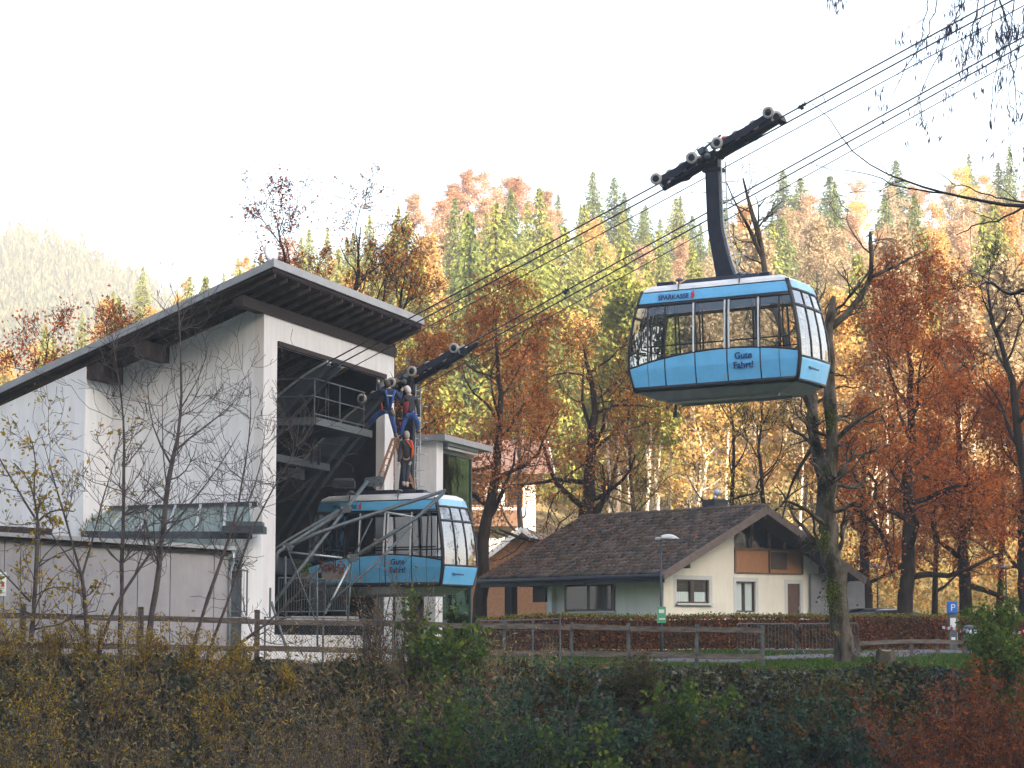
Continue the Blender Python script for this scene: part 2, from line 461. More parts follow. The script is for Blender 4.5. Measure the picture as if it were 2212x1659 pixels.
def spruce(seed, H=16.0, Rr=2.6, tipd=1.0, bare=.06):
    rng = np.random.default_rng(seed)
    V = []; nw = int(H * 3.1); tr = []
    tr.append((np.stack([np.zeros(K), np.zeros(K), np.linspace(0, H, K)], 1), np.linspace(H * .013, .02, K)))
    C = []; A = []; S = []
    for i in range(nw):
        t = (i + rng.uniform(0, .6)) / nw; z = H * (bare + (1 - bare) * t)
        rad = Rr * (1 - t) ** .8 * rng.uniform(.72, 1.15) + .12
        nb = rng.integers(5, 9)
        a0 = rng.uniform(0, 6.28)
        for k in range(nb):
            a = a0 + k * 6.283 / nb + rng.uniform(-.3, .3); r1 = rad * rng.uniform(.65, 1.15)
            ns = max(3, int(r1 * 5))
            u = (np.arange(ns) + rng.uniform(0, 1, ns)) / ns
            rr = r1 * (.12 + .88 * u)
            zz = z - r1 * (.22 * u + .30 * u * u) + .14 * r1 * (u > .85)
            w_ = .22 * r1 * (1 - .55 * u) * rng.normal(size=ns)
            px = np.cos(a) * rr - np.sin(a) * w_; py = np.sin(a) * rr + np.cos(a) * w_
            C.append(np.stack([px, py, zz + rng.normal(size=ns) * .05], 1))
            ax = np.stack([np.cos(a) * np.ones(ns) * .75, np.sin(a) * np.ones(ns) * .75, -.75 - .5 * rng.uniform(size=ns)], 1)
            A.append(ax); S.append(np.full(ns, .42 + .16 * (1 - t)))
            if ns > 4 and rng.uniform() < .5:
                tr.append((np.stack([np.cos(a) * np.linspace(0, r1 * .8, K), np.sin(a) * np.linspace(0, r1 * .8, K), np.linspace(z, z - .3 * r1, K)], 1), np.linspace(.03, .01, K)))
    C = np.concatenate(C); A = np.concatenate(A); S = np.concatenate(S)[:, None]
    Vv, Fq = leaf_quads(rng, C, S, asp=.42, axis=A, jit=.33)
    return tr, Vv, Fq

# ---- leaf materials
L_ = {}
L_['oak'] = leaf_mat('oak_leaves', [(.20, .055, .014), (.38, .13, .030), (.52, .21, .05), (.30, .09, .02)], transl=.35, tint=True, clump=(.46, .16, .03), clump_scale=.5)
L_['spruce'] = leaf_mat('spruce_needles', [(.08, .095, .035), (.20, .215, .07), (.33, .32, .11)], transl=.25, tint=True, clump=(.11, .14, .06), clump_scale=.35)
L_['beech'] = leaf_mat('beech_leaves', [(.30, .22, .15), (.45, .34, .24), (.56, .45, .34)], transl=.4, tint=True)
L_['yellow'] = leaf_mat('yellow_leaves', [(.20, .15, .03), (.40, .30, .05), (.48, .34, .06)], transl=.35)
L_['ivy'] = leaf_mat('ivy_leaves', [(.012, .022, .012), (.022, .05, .028), (.045, .075, .05), (.03, .05, .02)], transl=.1, rough=.4)
L_['bramble'] = leaf_mat('bramble_leaves', [(.012, .022, .008), (.04, .065, .018), (.10, .095, .02), (.13, .05, .014), (.03, .06, .02)], transl=.2)
L_['drygrass'] = leaf_mat('dry_stalks', [(.17, .12, .05), (.32, .24, .10), (.13, .08, .04)], transl=.2)
L_['green'] = leaf_mat('green_leaves', [(.035, .075, .015), (.07, .13, .02), (.16, .19, .02)], transl=.35)
L_['teal'] = leaf_mat('bluish_leaves', [(.015, .04, .022), (.03, .07, .042), (.07, .11, .06)], transl=.25)
L_['rust'] = leaf_mat('rust_leaves', [(.10, .025, .010), (.24, .055, .014), (.32, .10, .02), (.06, .025, .012)], transl=.3)
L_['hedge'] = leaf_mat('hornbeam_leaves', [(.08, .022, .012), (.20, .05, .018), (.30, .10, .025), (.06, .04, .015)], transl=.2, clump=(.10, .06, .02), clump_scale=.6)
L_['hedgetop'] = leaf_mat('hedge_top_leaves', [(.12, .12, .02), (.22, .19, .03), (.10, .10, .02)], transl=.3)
L_['grass'] = leaf_mat('grass_blades', [(.03, .075, .012), (.06, .13, .02), (.10, .14, .03)], transl=.3)
L_['litter'] = leaf_mat('fallen_leaf', [(.14, .06, .03), (.22, .10, .04), (.09, .04, .02)], transl=.1)
L_['willow'] = leaf_mat('willow_leaves', [(.26, .17, .02), (.46, .31, .03), (.20, .17, .03), (.36, .18, .025)], transl=.35)
L_['pink'] = leaf_mat('pink_leaves', [(.34, .10, .06), (.45, .16, .08)], transl=.35)

# ================================================================= terrain
TOPV = [(-2600, 720), (-600, 760), (-100, 770), (0, 745), (100, 730), (180, 700), (240, 655), (330, 630), (400, 618), (460, 590), (560, 545), (620, 525), (700, 505), (780, 495), (850, 455), (930, 432),
        (1030, 395), (1100, 412), (1190, 430), (1235, 500), (1280, 440), (1330, 450), (1400, 480), (1460, 470), (1520, 470), (1600, 450), (1700, 430), (1800, 430), (1860, 425),
        (1950, 400), (2090, 385), (2212, 385), (2600, 370), (5000, 380)]
_tu = np.array([a for a, b in TOPV], float); _tv = np.array([b for a, b in TOPV], float)
YR = 380.0
def bank_y(x):          # edge of the bank top
    return 62.6 + .12 * np.clip(np.asarray(x, float), -30, 30)
def gz(x, y):
    x = np.asarray(x, float); y = np.asarray(y, float)
    z = .38 * smooth(0, 1, (-2 - x) / 11) + .42 * smooth(68, 92, y) * smooth(-6, 2, x)
    z = z + .05 * np.sin(x * .7 + y * .3) * np.cos(y * .5 - x * .2)
    d = bank_y(x) - y
    z = z - 4.2 * smooth(0, 5.5, d)
    z = np.where(y < 30, z + (CZ - 1.6 + 4.2) * smooth(22, 6, y), z)
    # hill beyond
    u = 1106 + F * x / np.maximum(y, 1)
    vt = np.interp(u, _tu, _tv) + 112
    zr = CZ + (1388 - vt) / F * YR * 1.01
    t = (y - 128) / (YR - 128)
    zh = np.where(t < 0, 0, np.where(t < 1, t ** 1.08, 1 - .9 * np.clip(t - 1, 0, 1.1)))
    z = z + (zr - .4) * zh + np.where(t > 0, 1.2 * np.sin(x * .09 + 1) * np.sin(y * .07) * np.clip(t * 3, 0, 1), 0)
    return z
def gzz(x, y): return float(gz(x, y))

def ground_mat():
    m, n, l, b = new_mat('grassy_ground')
    tc = n.new('ShaderNodeTexCoord')
    t = n.new('ShaderNodeTexNoise'); t.inputs['Scale'].default_value = .9; t.inputs['Detail'].default_value = 8; t.inputs['Roughness'].default_value = .7
    r = ramp(n, [(.05, .04, .03), (.035, .07, .018), (.05, .10, .02), (.10, .08, .05)])
    for e, p in zip(r.color_ramp.elements, (.3, .45, .6, .75)): e.position = p
    l.new(tc.outputs['Object'], t.inputs[0]); l.new(t.outputs[0], r.inputs[0]); l.new(r.outputs[0], b.inputs['Base Color'])
    t2 = n.new('ShaderNodeTexNoise'); t2.inputs['Scale'].default_value = 14; bp = n.new('ShaderNodeBump'); bp.inputs['Strength'].default_value = .7; bp.inputs['Distance'].default_value = .05
    l.new(tc.outputs['Object'], t2.inputs[0]); l.new(t2.outputs[0], bp.inputs['Height']); l.new(bp.outputs[0], b.inputs['Normal'])
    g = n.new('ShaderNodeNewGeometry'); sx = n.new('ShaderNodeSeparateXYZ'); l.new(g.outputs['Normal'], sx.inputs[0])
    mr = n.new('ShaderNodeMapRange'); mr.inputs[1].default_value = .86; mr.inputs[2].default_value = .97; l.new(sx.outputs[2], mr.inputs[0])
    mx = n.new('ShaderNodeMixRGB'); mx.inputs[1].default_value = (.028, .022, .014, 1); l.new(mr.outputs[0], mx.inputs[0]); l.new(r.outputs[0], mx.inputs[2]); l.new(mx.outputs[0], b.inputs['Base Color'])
    b.inputs['Roughness'].default_value = .95; b.inputs['Specular IOR Level'].default_value = .1
    return m
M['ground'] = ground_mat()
M['hill'] = pm('forest_floor', (.22, .15, .08), (.32, .25, .11), scale=.08, rough=.95, bump=.5, bscale=.7, spec=.1, contrast=(.35, .62))
M['meadow'] = pm('meadow_grass', (.13, .17, .03), (.20, .22, .05), scale=.15, rough=.95, spec=.1)
M['mountain'] = pm('mountain_forest_floor', (.06, .065, .035), (.14, .11, .05), scale=.01, rough=.95, spec=.1)

def sheet(name, xs, ys, fn, mat, kind='structure', sm=True):
    X, Y = np.meshgrid(xs, ys)
    G = np.stack([X, Y, fn(X, Y)], -1); a, b = X.shape
    i, j = np.meshgrid(np.arange(a - 1), np.arange(b - 1), indexing='ij')
    q = np.stack([i*b+j, i*b+j+1, (i+1)*b+j+1, (i+1)*b+j], -1).reshape(-1, 4)
    o = fast_mesh(name, G.reshape(-1, 3), q, mat, None, sm)
    tag(o, kind=kind); return o
xs = np.unique(np.concatenate([np.linspace(-700, -40, 40), np.linspace(-40, 40, 161), np.linspace(40, 700, 40)]))
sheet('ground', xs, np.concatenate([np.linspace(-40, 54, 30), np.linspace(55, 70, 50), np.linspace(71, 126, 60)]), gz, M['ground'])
# hillside in polar rows, so that it widens with distance
us = np.linspace(-2600, 4800, 150); yy = np.linspace(126, 640, 110)
U, Yg = np.meshgrid(us, yy); X = (U - 1106) / F * Yg
i, j = np.meshgrid(np.arange(len(yy) - 1), np.arange(len(us) - 1), indexing='ij'); b_ = len(us)
q = np.stack([i*b_+j, i*b_+j+1, (i+1)*b_+j+1, (i+1)*b_+j], -1).reshape(-1, 4)
o = fast_mesh('hillside', np.stack([X, Yg, gz(X, Yg)], -1).reshape(-1, 3), q, M['hill'], None, True); tag(o, kind='structure')
# bright meadow behind the hut, laid just above the hillside
X, Yg = np.meshgrid(np.linspace(-8, 10, 20), np.linspace(127, 152, 20))
o = fast_mesh('meadow', np.stack([X, Yg, gz(X, Yg) + .06], -1).reshape(-1, 3), np.stack([i*20+j for i, j in []], -1) if 0 else np.array([(a*20+b, a*20+b+1, (a+1)*20+b+1, (a+1)*20+b) for a in range(19) for b in range(19)]), M['meadow'], None, True); tag(o, kind='structure')
# far mountain on the left
MV = [(-3000, 640), (-900, 470), (-300, 500), (0, 522), (60, 528), (130, 545), (180, 560), (230, 585), (300, 612), (360, 640), (430, 690), (520, 760), (700, 900), (1000, 1050), (2400, 1100), (5000, 900)]
_mu = np.array([a for a, b in MV], float); _mv = np.array([b for a, b in MV], float)
def mz(x, y):
    u = 1106 + F * x / y
    zr = (1388 - (np.interp(u, _mu, _mv) + 30)) / F * 1300
    t = np.clip((y - 640) / 660, 0, 1.6)
    z = zr * np.where(t < 1, t, 1 - .6 * (t - 1))
    return z + 7 * np.sin(x * .021 + y * .013) * np.sin(y * .017 - x * .008) * np.clip(t * 4, 0, 1) - 2
yy = np.linspace(630, 1700, 80); us = np.linspace(-3000, 5000, 120)
U, Yg = np.meshgrid(us, yy); X = (U - 1106) / F * Yg
i, j = np.meshgrid(np.arange(len(yy) - 1), np.arange(len(us) - 1), indexing='ij'); b_ = len(us)
q = np.stack([i*b_+j, i*b_+j+1, (i+1)*b_+j+1, (i+1)*b_+j], -1).reshape(-1, 4)
o = fast_mesh('mountain', np.stack([X, Yg, mz(X, Yg)], -1).reshape(-1, 3), q, M['mountain'], None, True); tag(o, kind='structure')
# unseen hill behind the viewer, added to keep low sun off the valley
def bz(x, y):
    return 274 * smooth(-80, -400, y) * (1 + .004 * np.sin(x * .02)) - 3.0
sheet('hill', np.linspace(-1600, 1600, 60), np.linspace(-620, -40, 40), bz, M['mountain'])
# river bed water
sheet('river', np.linspace(-400, 400, 3), np.linspace(5, 61, 3), lambda x, y: -3.55 + 0 * x, pm('river_water', (.05, .07, .06), rough=.08, spec=.6))
# ================================================================= paths
def ribbon(name, pts, wids, mat, lift):
    """pts: list of (x, y); wids: half widths; laid on the ground"""
    pts = np.array(pts, float); s = np.concatenate([[0], np.cumsum(np.linalg.norm(np.diff(pts, axis=0), axis=1))])
    n = int(s[-1] / .8) + 2; t = np.linspace(0, s[-1], n)
    C = np.stack([np.interp(t, s, pts[:, 0]), np.interp(t, s, pts[:, 1])], 1); W = np.interp(t, s, wids)
    T = np.gradient(C, axis=0); T /= np.linalg.norm(T, axis=1)[:, None]; Nn = np.stack([-T[:, 1], T[:, 0]], 1)
    k = 9; off = np.linspace(-1, 1, k)
    XY = C[:, None] + Nn[:, None] * (W[:, None, None] * off[None, :, None])
    G = np.concatenate([XY, (gz(XY[..., 0], XY[..., 1]) + lift)[..., None]], -1)
    i, j = np.meshgrid(np.arange(n - 1), np.arange(k - 1), indexing='ij')
    q = np.stack([i*k+j, i*k+j+1, (i+1)*k+j+1, (i+1)*k+j], -1).reshape(-1, 4)
    o = fast_mesh(name, G.reshape(-1, 3), q, mat, None, True); return tag(o, kind='structure')
def ux(u, Y): return ((u - 1106) / F * Y, Y)
M['gravel'] = pm('gravelly_asphalt', (.09, .09, .10), (.15, .148, .155), scale=2, rough=.95, spec=.1, bump=.6, bscale=60, contrast=(.3, .7))
ribbon('path', [ux(-600, 66), ux(300, 67), ux(900, 68.5), ux(1150, 69.5), ux(1400, 73), ux(1700, 79), ux(2040, 84.5), ux(2300, 88), ux(2900, 92)], [1.6, 1.6, 2.0, 3.0, 2.9, 2.6, 2.4, 2.2, 2.2], M['gravel'], .035)
ribbon('road', [ux(1900, 97), ux(2600, 99)], [2.5, 2.5], M['asphalt'], .03)

# ================================================================= ropes
TH = R(27)
RD = Vector((math.cos(TH), -math.sin(TH), 0)); RN = Vector((math.sin(TH), math.cos(TH), 0))
def on_line(p0, u):        # point along plan line p0 + t RD seen at column u
    k = (u - 1106) / F * 1.004
    t = (k * p0[1] - p0[0]) / (RD.x - k * RD.y)
    return t, p0[1] + t * RD.y
NEAR0 = (-6.17, 73.3)
FAR0 = (-3.23, 77.5)
def rope_line(p0, ua, va, ub, vb):
    ta, ya = on_line(p0, ua); tb, yb = on_line(p0, ub)
    za, zb = zv(va, ya), zv(vb, yb)
    sl = (zb - za) / (tb - ta)
    return lambda t: Vector((p0[0] + t * RD.x, p0[1] + t * RD.y, za + sl * (t - ta))), sl
nearL, slN = rope_line(NEAR0, 794, 730, 2141, 0)
farL, slF = rope_line(FAR0, 1004, 741, 2212, 73)
SL = (slN + slF) / 2
INC = math.atan(SL)
print('rope slope', slN, slF, math.degrees(INC))
GAUGE = .62
def ropes(L, p0, which, t0, clampt):
    for k, (off, dz, rr, lab) in enumerate(((0, 0, .022, 'nearer of the two support ropes'), (GAUGE, 0, .022, 'farther of the two support ropes'), (GAUGE * .5 + .02, -.42, .015, 'thin haulage rope slung below the support ropes'))):
        mb = MB(); pts = []
        for t in np.linspace(t0, 62, 30):
            p = L(t) + RN * off; pts.append((p.x, p.y, p.z + dz - .0016 * (t - t0) * (62 - t) * .12))
        mb.tube(pts, rr, 6)
        o = mb.build('cable', M['rope'], None, True)
        tag(o, f'{lab} of the {which}', 'cable', 'ropes running up from the valley station')
        if k == 0:
            p = L(clampt) + RN * off + Vector((0, 0, dz - .0016 * (clampt - t0) * (62 - clampt) * .12)); d = Vector((RD.x, RD.y, SL)).normalized()
            c = MB(); c.bar(p - d * .12, p + d * .12, .06, .07); c.bar(p - d * .05 + Vector((0, 0, -.06)), p + d * .05 + Vector((0, 0, -.06)), .05, .08)
            for s in (-.09, 0, .09): c.bar(p + d * s + Vector((0, 0, .02)), p + d * s + Vector((0, 0, .09)), .025, .025)
            c.build('rope_clamp', M['steel_dark'], o)
tc_, _y = on_line(NEAR0, 1741)
ropes(nearL, NEAR0, 'nearer track, above the upper cabin', -5.0, tc_)
tc_, _y = on_line(FAR0, 1222)
ropes(farL, FAR0, 'farther track, carrying the lower cabin', -7.0, tc_)

# ================================================================= cable cars
HZ = [(0, 2.39, 1.09), (.30, 2.46, 1.13), (.60, 2.52, 1.17), (1.1, 2.51, 1.16), (1.6, 2.45, 1.13), (2.1, 2.36, 1.09), (2.55, 2.24, 1.02), (2.80, 2.15, .97)]
_hz = np.array(HZ)
def hl(z): return np.interp(z, _hz[:, 0], _hz[:, 1])
def hw(z): return np.interp(z, _hz[:, 0], _hz[:, 2])
def arc(x):                                     # top edge of the coloured skirt
    return .66 + .36 * np.clip(1 - ((np.asarray(x) - .35) / 2.75) ** 2, 1e-6, 1) ** .9
def side_patch(mb, xl, xr, z0, z1, side, off=0.0, na=7, nb=9, m=0):
    G = np.zeros((na, nb, 3))
    for i in range(na):
        a = i / (na - 1)
        for j in range(nb):
            b = j / (nb - 1); x = (1 - a) * xl(1.2) + a * xr(1.2)
            for _ in range(3):
                z = (1 - b) * z0(x) + b * z1(x); x = (1 - a) * xl(z) + a * xr(z)
            G[i, j] = (x, side * (hw(z) + off), z)
    mb.grid(G, m)
def end_patch(mb, ya, yb, z0, z1, end, off=0.0, nb=10, na=5, m=0):
    """ya, yb: fractions -1..1 of the half width"""
    G = np.zeros((na, nb, 3))
    for i in range(na):
        for j in range(nb):
            z = z0 + (z1 - z0) * j / (nb - 1); f = ya + (yb - ya) * i / (na - 1)
            G[i, j] = (end * (hl(z) + off + .05 * (1 - f * f)), f * hw(z), z)
    mb.grid(G, m)
cst = lambda v: (lambda z: v)
def solid(o, t=.03):
    s = o.modifiers.new('thickness', 'SOLIDIFY'); s.thickness = t; s.offset = 0; return o
def text_obj(name, body, size, mat, mtx, parent, ext=.004, align='LEFT', bold=0.0, sx=1.0):
    cu = bpy.data.curves.new(name, 'FONT'); cu.body = body; cu.size = size; cu.extrude = ext; cu.align_x = align; cu.offset = bold
    o = bpy.data.objects.new(name, cu); col.objects.link(o); cu.materials.append(mat)
    dg = bpy.context.evaluated_depsgraph_get()
    me = bpy.data.meshes.new_from_object(o.evaluated_get(dg)); bpy.data.objects.remove(o)
    if sx != 1.0: me.transform(Matrix.Scale(sx, 4, (1, 0, 0)))
    if not me.materials: me.materials.append(mat)
    o = bpy.data.objects.new(name, me); col.objects.link(o)
    o.matrix_local = mtx
    if parent is not None: o.parent = parent
    return o

def make_cabin(root):
    XP = [-1.42, -.52, .50, 1.42]                # door posts and panel joints
    # coloured skirt panels, one per bay
    bays = [(lambda z: -hl(z) + .04, cst(-1.44)), (cst(-1.40), cst(-.54)), (cst(-.50), cst(.40)), (cst(.44), cst(1.36)), (cst(1.40), lambda z: hl(z) - .04)]
    for sd in (-1, 1):
        for k, (a, b) in enumerate(bays):
            nm = 'door_panel' if k in (2, 3) else 'side_panel'
            mb = MB(); side_patch(mb, a, b, cst(.13), lambda x: arc(x) - .03, sd, .012, nb=14)
            solid(mb.build(nm, M['blue'], root), .02)
            mb = MB(); side_patch(mb, a, b, lambda x: arc(x) + .03, cst(2.36), sd, -.004)
            mb.build('window', M['glass_cabin'], root, True)
        # sill line, bottom rail and gaskets
        fr = MB()
        for xx, w_ in ((-1.42, .015), (-.52, .010), (.42, .022), (1.38, .014)):
            side_patch(fr, cst(xx - w_), cst(xx + w_), cst(.10), cst(2.38), sd, .004)
        side_patch(fr, lambda z: -hl(z) + .0, lambda z: hl(z) - .0, lambda x: arc(x) - .022, lambda x: arc(x) + .028, sd, .006, na=24, nb=2)
        side_patch(fr, lambda z: -hl(z), lambda z: hl(z), cst(0), cst(.13), sd, .008, nb=3)
        side_patch(fr, lambda z: -hl(z), lambda z: hl(z), cst(2.34), cst(2.44), sd, .006, nb=3)
        for e in (-1, 1):
            side_patch(fr, (lambda z: -hl(z) - .01) if e < 0 else (lambda z: hl(z) - .055), (lambda z: -hl(z) + .055) if e < 0 else (lambda z: hl(z) + .01), cst(0), cst(2.82), sd, .016, na=2, nb=14)
            side_patch(fr, cst(e * 1.93 - .02), cst(e * 1.93 + .02), lambda x: arc(x), cst(2.38), sd, .0, na=2); side_patch(fr, cst(e * 1.93 - .005), cst(e * 1.93 + .005), cst(.12), lambda x: arc(x), sd, .012, na=2)
        solid(fr.build('window_frame', M['dark'], root, True), .035)
        # pale door edge strips
        for xx in (-.56, .36, .48, 1.34):
            st = MB(); side_patch(st, cst(xx - .022), cst(xx + .022), lambda x: arc(x) + .0, cst(2.36), sd, .026, na=2)
            solid(st.build('door_strip', M['white'], root), .02)
        st = MB(); st.bar((.34, sd * (float(hw(.25)) + .03), .19), (.34, sd * (float(hw(.32)) + .03), .32), .03, .03); st.build('door_handle', M['steel_light'], root)
        # blue band above the windows
        mb = MB(); side_patch(mb, lambda z: -hl(z) + .07, lambda z: hl(z) - .07, cst(2.45), cst(2.74), sd, .02, na=10)
        solid(mb.build('header_band', M['blue'], root), .02)
    for e in (-1, 1):
        mb = MB(); end_patch(mb, -.93, .93, .06, .64, e, .012); solid(mb.build('end_panel', M['blue'], root), .02)
        mb = MB(); end_patch(mb, -.93, .93, 2.56, 2.78, e, .012); solid(mb.build('end_band', M['blue_pale'], root, True))
        for k, (a, b) in enumerate(((-.94, -.34), (-.31, .31), (.34, .94))):
            mb = MB(); end_patch(mb, a, b, .68, 2.06, e, .0); end_patch(mb, a, b, 2.11, 2.52, e, .0)
            mb.build('end_window', M['glass_end'], root, True)
        fr = MB()
        for a, b in ((-1.0, -.94), (.94, 1.0)): end_patch(fr, a, b, 0, 2.82, e, .006, na=2, nb=14)
        for a, b in ((-.345, -.305), (.305, .345)): end_patch(fr, a, b, .66, 2.54, e, .008, na=2, nb=14)
        for a, b in ((.0, .07), (.63, .69), (2.05, 2.12), (2.51, 2.57)): end_patch(fr, -1, 1, a, b, e, .01, nb=2)
        solid(fr.build('end_frame', M['dark'], root, True), .035)
    # floor pan, tapering underneath, with skid rails
    mb = MB()
    def ring(z, a, b): return [(-a, -b, z), (a, -b, z), (a, b, z), (-a, b, z)]
    mb.hexa(ring(-.24, 1.80, .80), ring(-.02, 2.33, 1.05))
    mb.box((0, 0, .05), (4.5, 2.0, .06))
    for y in (-.55, .55): mb.box((0, y, -.27), (3.3, .10, .06))
    mb.build('floor_pan', pm('grey_floor_pan', (.30, .31, .33), (.40, .41, .43), scale=3, rough=.35, metal=.3), root)
    mb = MB(); mb.cyl((-1.4, -.55, -.62), (-1.4, -.55, -.36), .04); mb.box((-1.4, -.55, -.64), (.12, .12, .14)); mb.build('guide_pin', M['dark'], root)
    # roof shell
    mb = MB(); prof = [(2.78, 2.15, .975), (2.86, 2.10, .93), (2.95, 1.92, .82), (2.99, 1.6, .6)]
    G = []
    for z, a, b in prof: G.append([(x, y, z) for x, y in ((-a, -b), (-a * .5, -b), (0, -b), (a * .5, -b), (a, -b), (a, 0), (a, b), (a * .5, b), (0, b), (-a * .5, b), (-a, b), (-a, 0))])
    mb.grid(G, closed=True); mb.add(G[-1], [tuple(range(12))])
    mb.build('roof', M['white'], root, bevel=.01)
    mb = MB(); mb.hexa(ring(2.99, 1.30, .52), ring(3.14, 1.05, .38)); mb.box((-1.55, -.6, 3.02), (.5, .25, .10)); mb.box((1.35, -.5, 3.03), (.30, .22, .14))
    mb.build('roof_plate', M['anthracite'], root, bevel=.02)
    for x in (-1.05, .75):
        mb = MB(); mb.bar((x, -.99, 2.62), (x, -.90, 3.02), .035, .035); mb.lathe([(0, 3.02), (.10, 3.03), (.12, 3.06), (.06, 3.11), (0, 3.12)], (x, -.86, 0), 12)
        mb.build('roof_lamp', M['steel'], root, True)
    # inside: grab rails and poles
    mb = MB()
    for sy in (-1, 1):
        mb.tube([(-2.15, sy * .95, 1.25), (2.15, sy * .95, 1.25)], .022)
        for x in (-1.95, -1.2, 1.2, 1.95): mb.cyl((x, sy * .88, .1), (x, sy * .88, 2.7), .022)
    for e in (-1, 1): mb.tube([(e * 2.25, -.85, 1.2), (e * 2.25, .85, 1.2)], .022)
    for x in (-.75, .75): mb.cyl((x, 0, .1), (x, 0, 2.75), .025)
    mb.box((0, 0, 2.72), (3.6, 1.5, .03))
    mb.build('grab_rail', M['steel_dark'], root)
    # lettering on the near side and on the end that faces the valley
    def side_mtx(x, z, sd=-1, off=.05):
        tilt = math.atan2(float(hw(z + .15) - hw(z - .05)), .2)
        m = Matrix.Translation((x, sd * (float(hw(z)) + off), z)) @ Matrix.Rotation(R(90) + (tilt if sd < 0 else -tilt), 4, 'X')
        return m
    text_obj('lettering', 'SPARKASSE', .185, M['ink'], side_mtx(-1.62, 2.515, off=.052), root, bold=.003)
    text_obj('lettering', 'Dornbirner', .09, M['blue_pale'], side_mtx(-1.62, 2.66, off=.045), root)
    text_obj('lettering', 'Gute', .25, M['ink'], side_mtx(.90, .70, off=.045), root, align='CENTER', bold=.004)
    text_obj('lettering', 'Fahrt!', .25, M['ink'], side_mtx(.90, .44, off=.05), root, align='CENTER', bold=.004)
    text_obj('logo', 'S', .20, M['red'], side_mtx(-.63, 2.51, off=.053), root, bold=.014)
    mb = MB(); p = side_mtx(-.575, 2.685, off=.047)
    mb.cyl(p @ Vector((0, 0, -.004)), p @ Vector((0, 0, .006)), .024, 12); mb.build('logo_dot', M['red'], root)
    mt = Matrix.Translation((float(hl(.38)) + .085, -.62, .36)) @ Matrix.Rotation(R(90), 4, 'Z') @ Matrix.Rotation(R(90 - 15), 4, 'X')
    text_obj('lettering', '#glaubandich', .15, M['ink'], mt, root)

def make_hanger(root, top, lean, bx=-.2):
    """arm from the roof plate up to the carriage pivot; top = height of the pivot, lean = its shift along the car"""
    mb = MB()
    pts = [(bx + .04, 3.05, .30), (bx + lean * .25, 3.5, .25), (bx + lean * .62, 4.05, .225), (bx + lean * .95, 4.6, .21), (bx + lean, top - .35, .21), (bx + lean, top + .12, .215)]
    fine = []
    for i in range(len(pts) - 1):
        for k in range(5):
            f = k / 5; fine.append(tuple(pts[i][q] * (1 - f) + pts[i + 1][q] * f for q in range(3)))
    fine.append(pts[-1]); A = np.array(fine)
    ker = np.ones(5) / 5
    for q in (0, 2): A[2:-2, q] = np.convolve(A[:, q], ker, 'valid')
    G = []
    for x, z, hw_ in A:
        G.append([(x - hw_, -.15, z), (x + hw_ * .9, -.15, z), (x + hw_ * .9, .15, z), (x - hw_, .15, z)])
    mb.grid(G, closed=True); mb.add(G[-1], [(0, 1, 2, 3)]); mb.add(G[0], [(3, 2, 1, 0)])
    mb.build('hanger_arm', M['anthracite'], root, bevel=.02)
    # ladder on the uphill edge
    for nm in ('ladder',):
        mb = MB(); l1 = [(x + h * .9 + .10, -.16, z) for x, z, h in A[1:-2]]; l2 = [(x + h * .9 + .10, .16, z) for x, z, h in A[1:-2]]
        mb.tube(l1, .018, 6); mb.tube(l2, .018, 6)
        L = len(l1); z0, z1 = l1[0][2], l1[-1][2]; nr = int((z1 - z0) / .26)
        for k in range(nr):
            z = z0 + .26 * k + .1; x = np.interp(z, [p[2] for p in l1], [p[0] for p in l1])
            mb.cyl((x, -.17, z), (x, .17, z), .013, 6); 
            if k % 2 == 0: mb.cyl((x - .12, 0, z), (x + .30, 0, z), .013, 6); mb.cyl((x + .30, -.10, z), (x + .30, .10, z), .013, 6)
        mb.build('ladder', M['steel_light'], root)
    mb = MB(); c = (bx + lean, 0, top)
    mb.cyl((c[0], -.30, c[2]), (c[0], -.14, c[2]), .17, 18); mb.cyl((c[0], -.33, c[2]), (c[0], -.29, c[2]), .11, 14)
    mb.box((c[0], 0, c[2] - .33), (.56, .36, .10))
    mb.build('pivot', M['steel_dark'], root, bevel=.01)
    return c

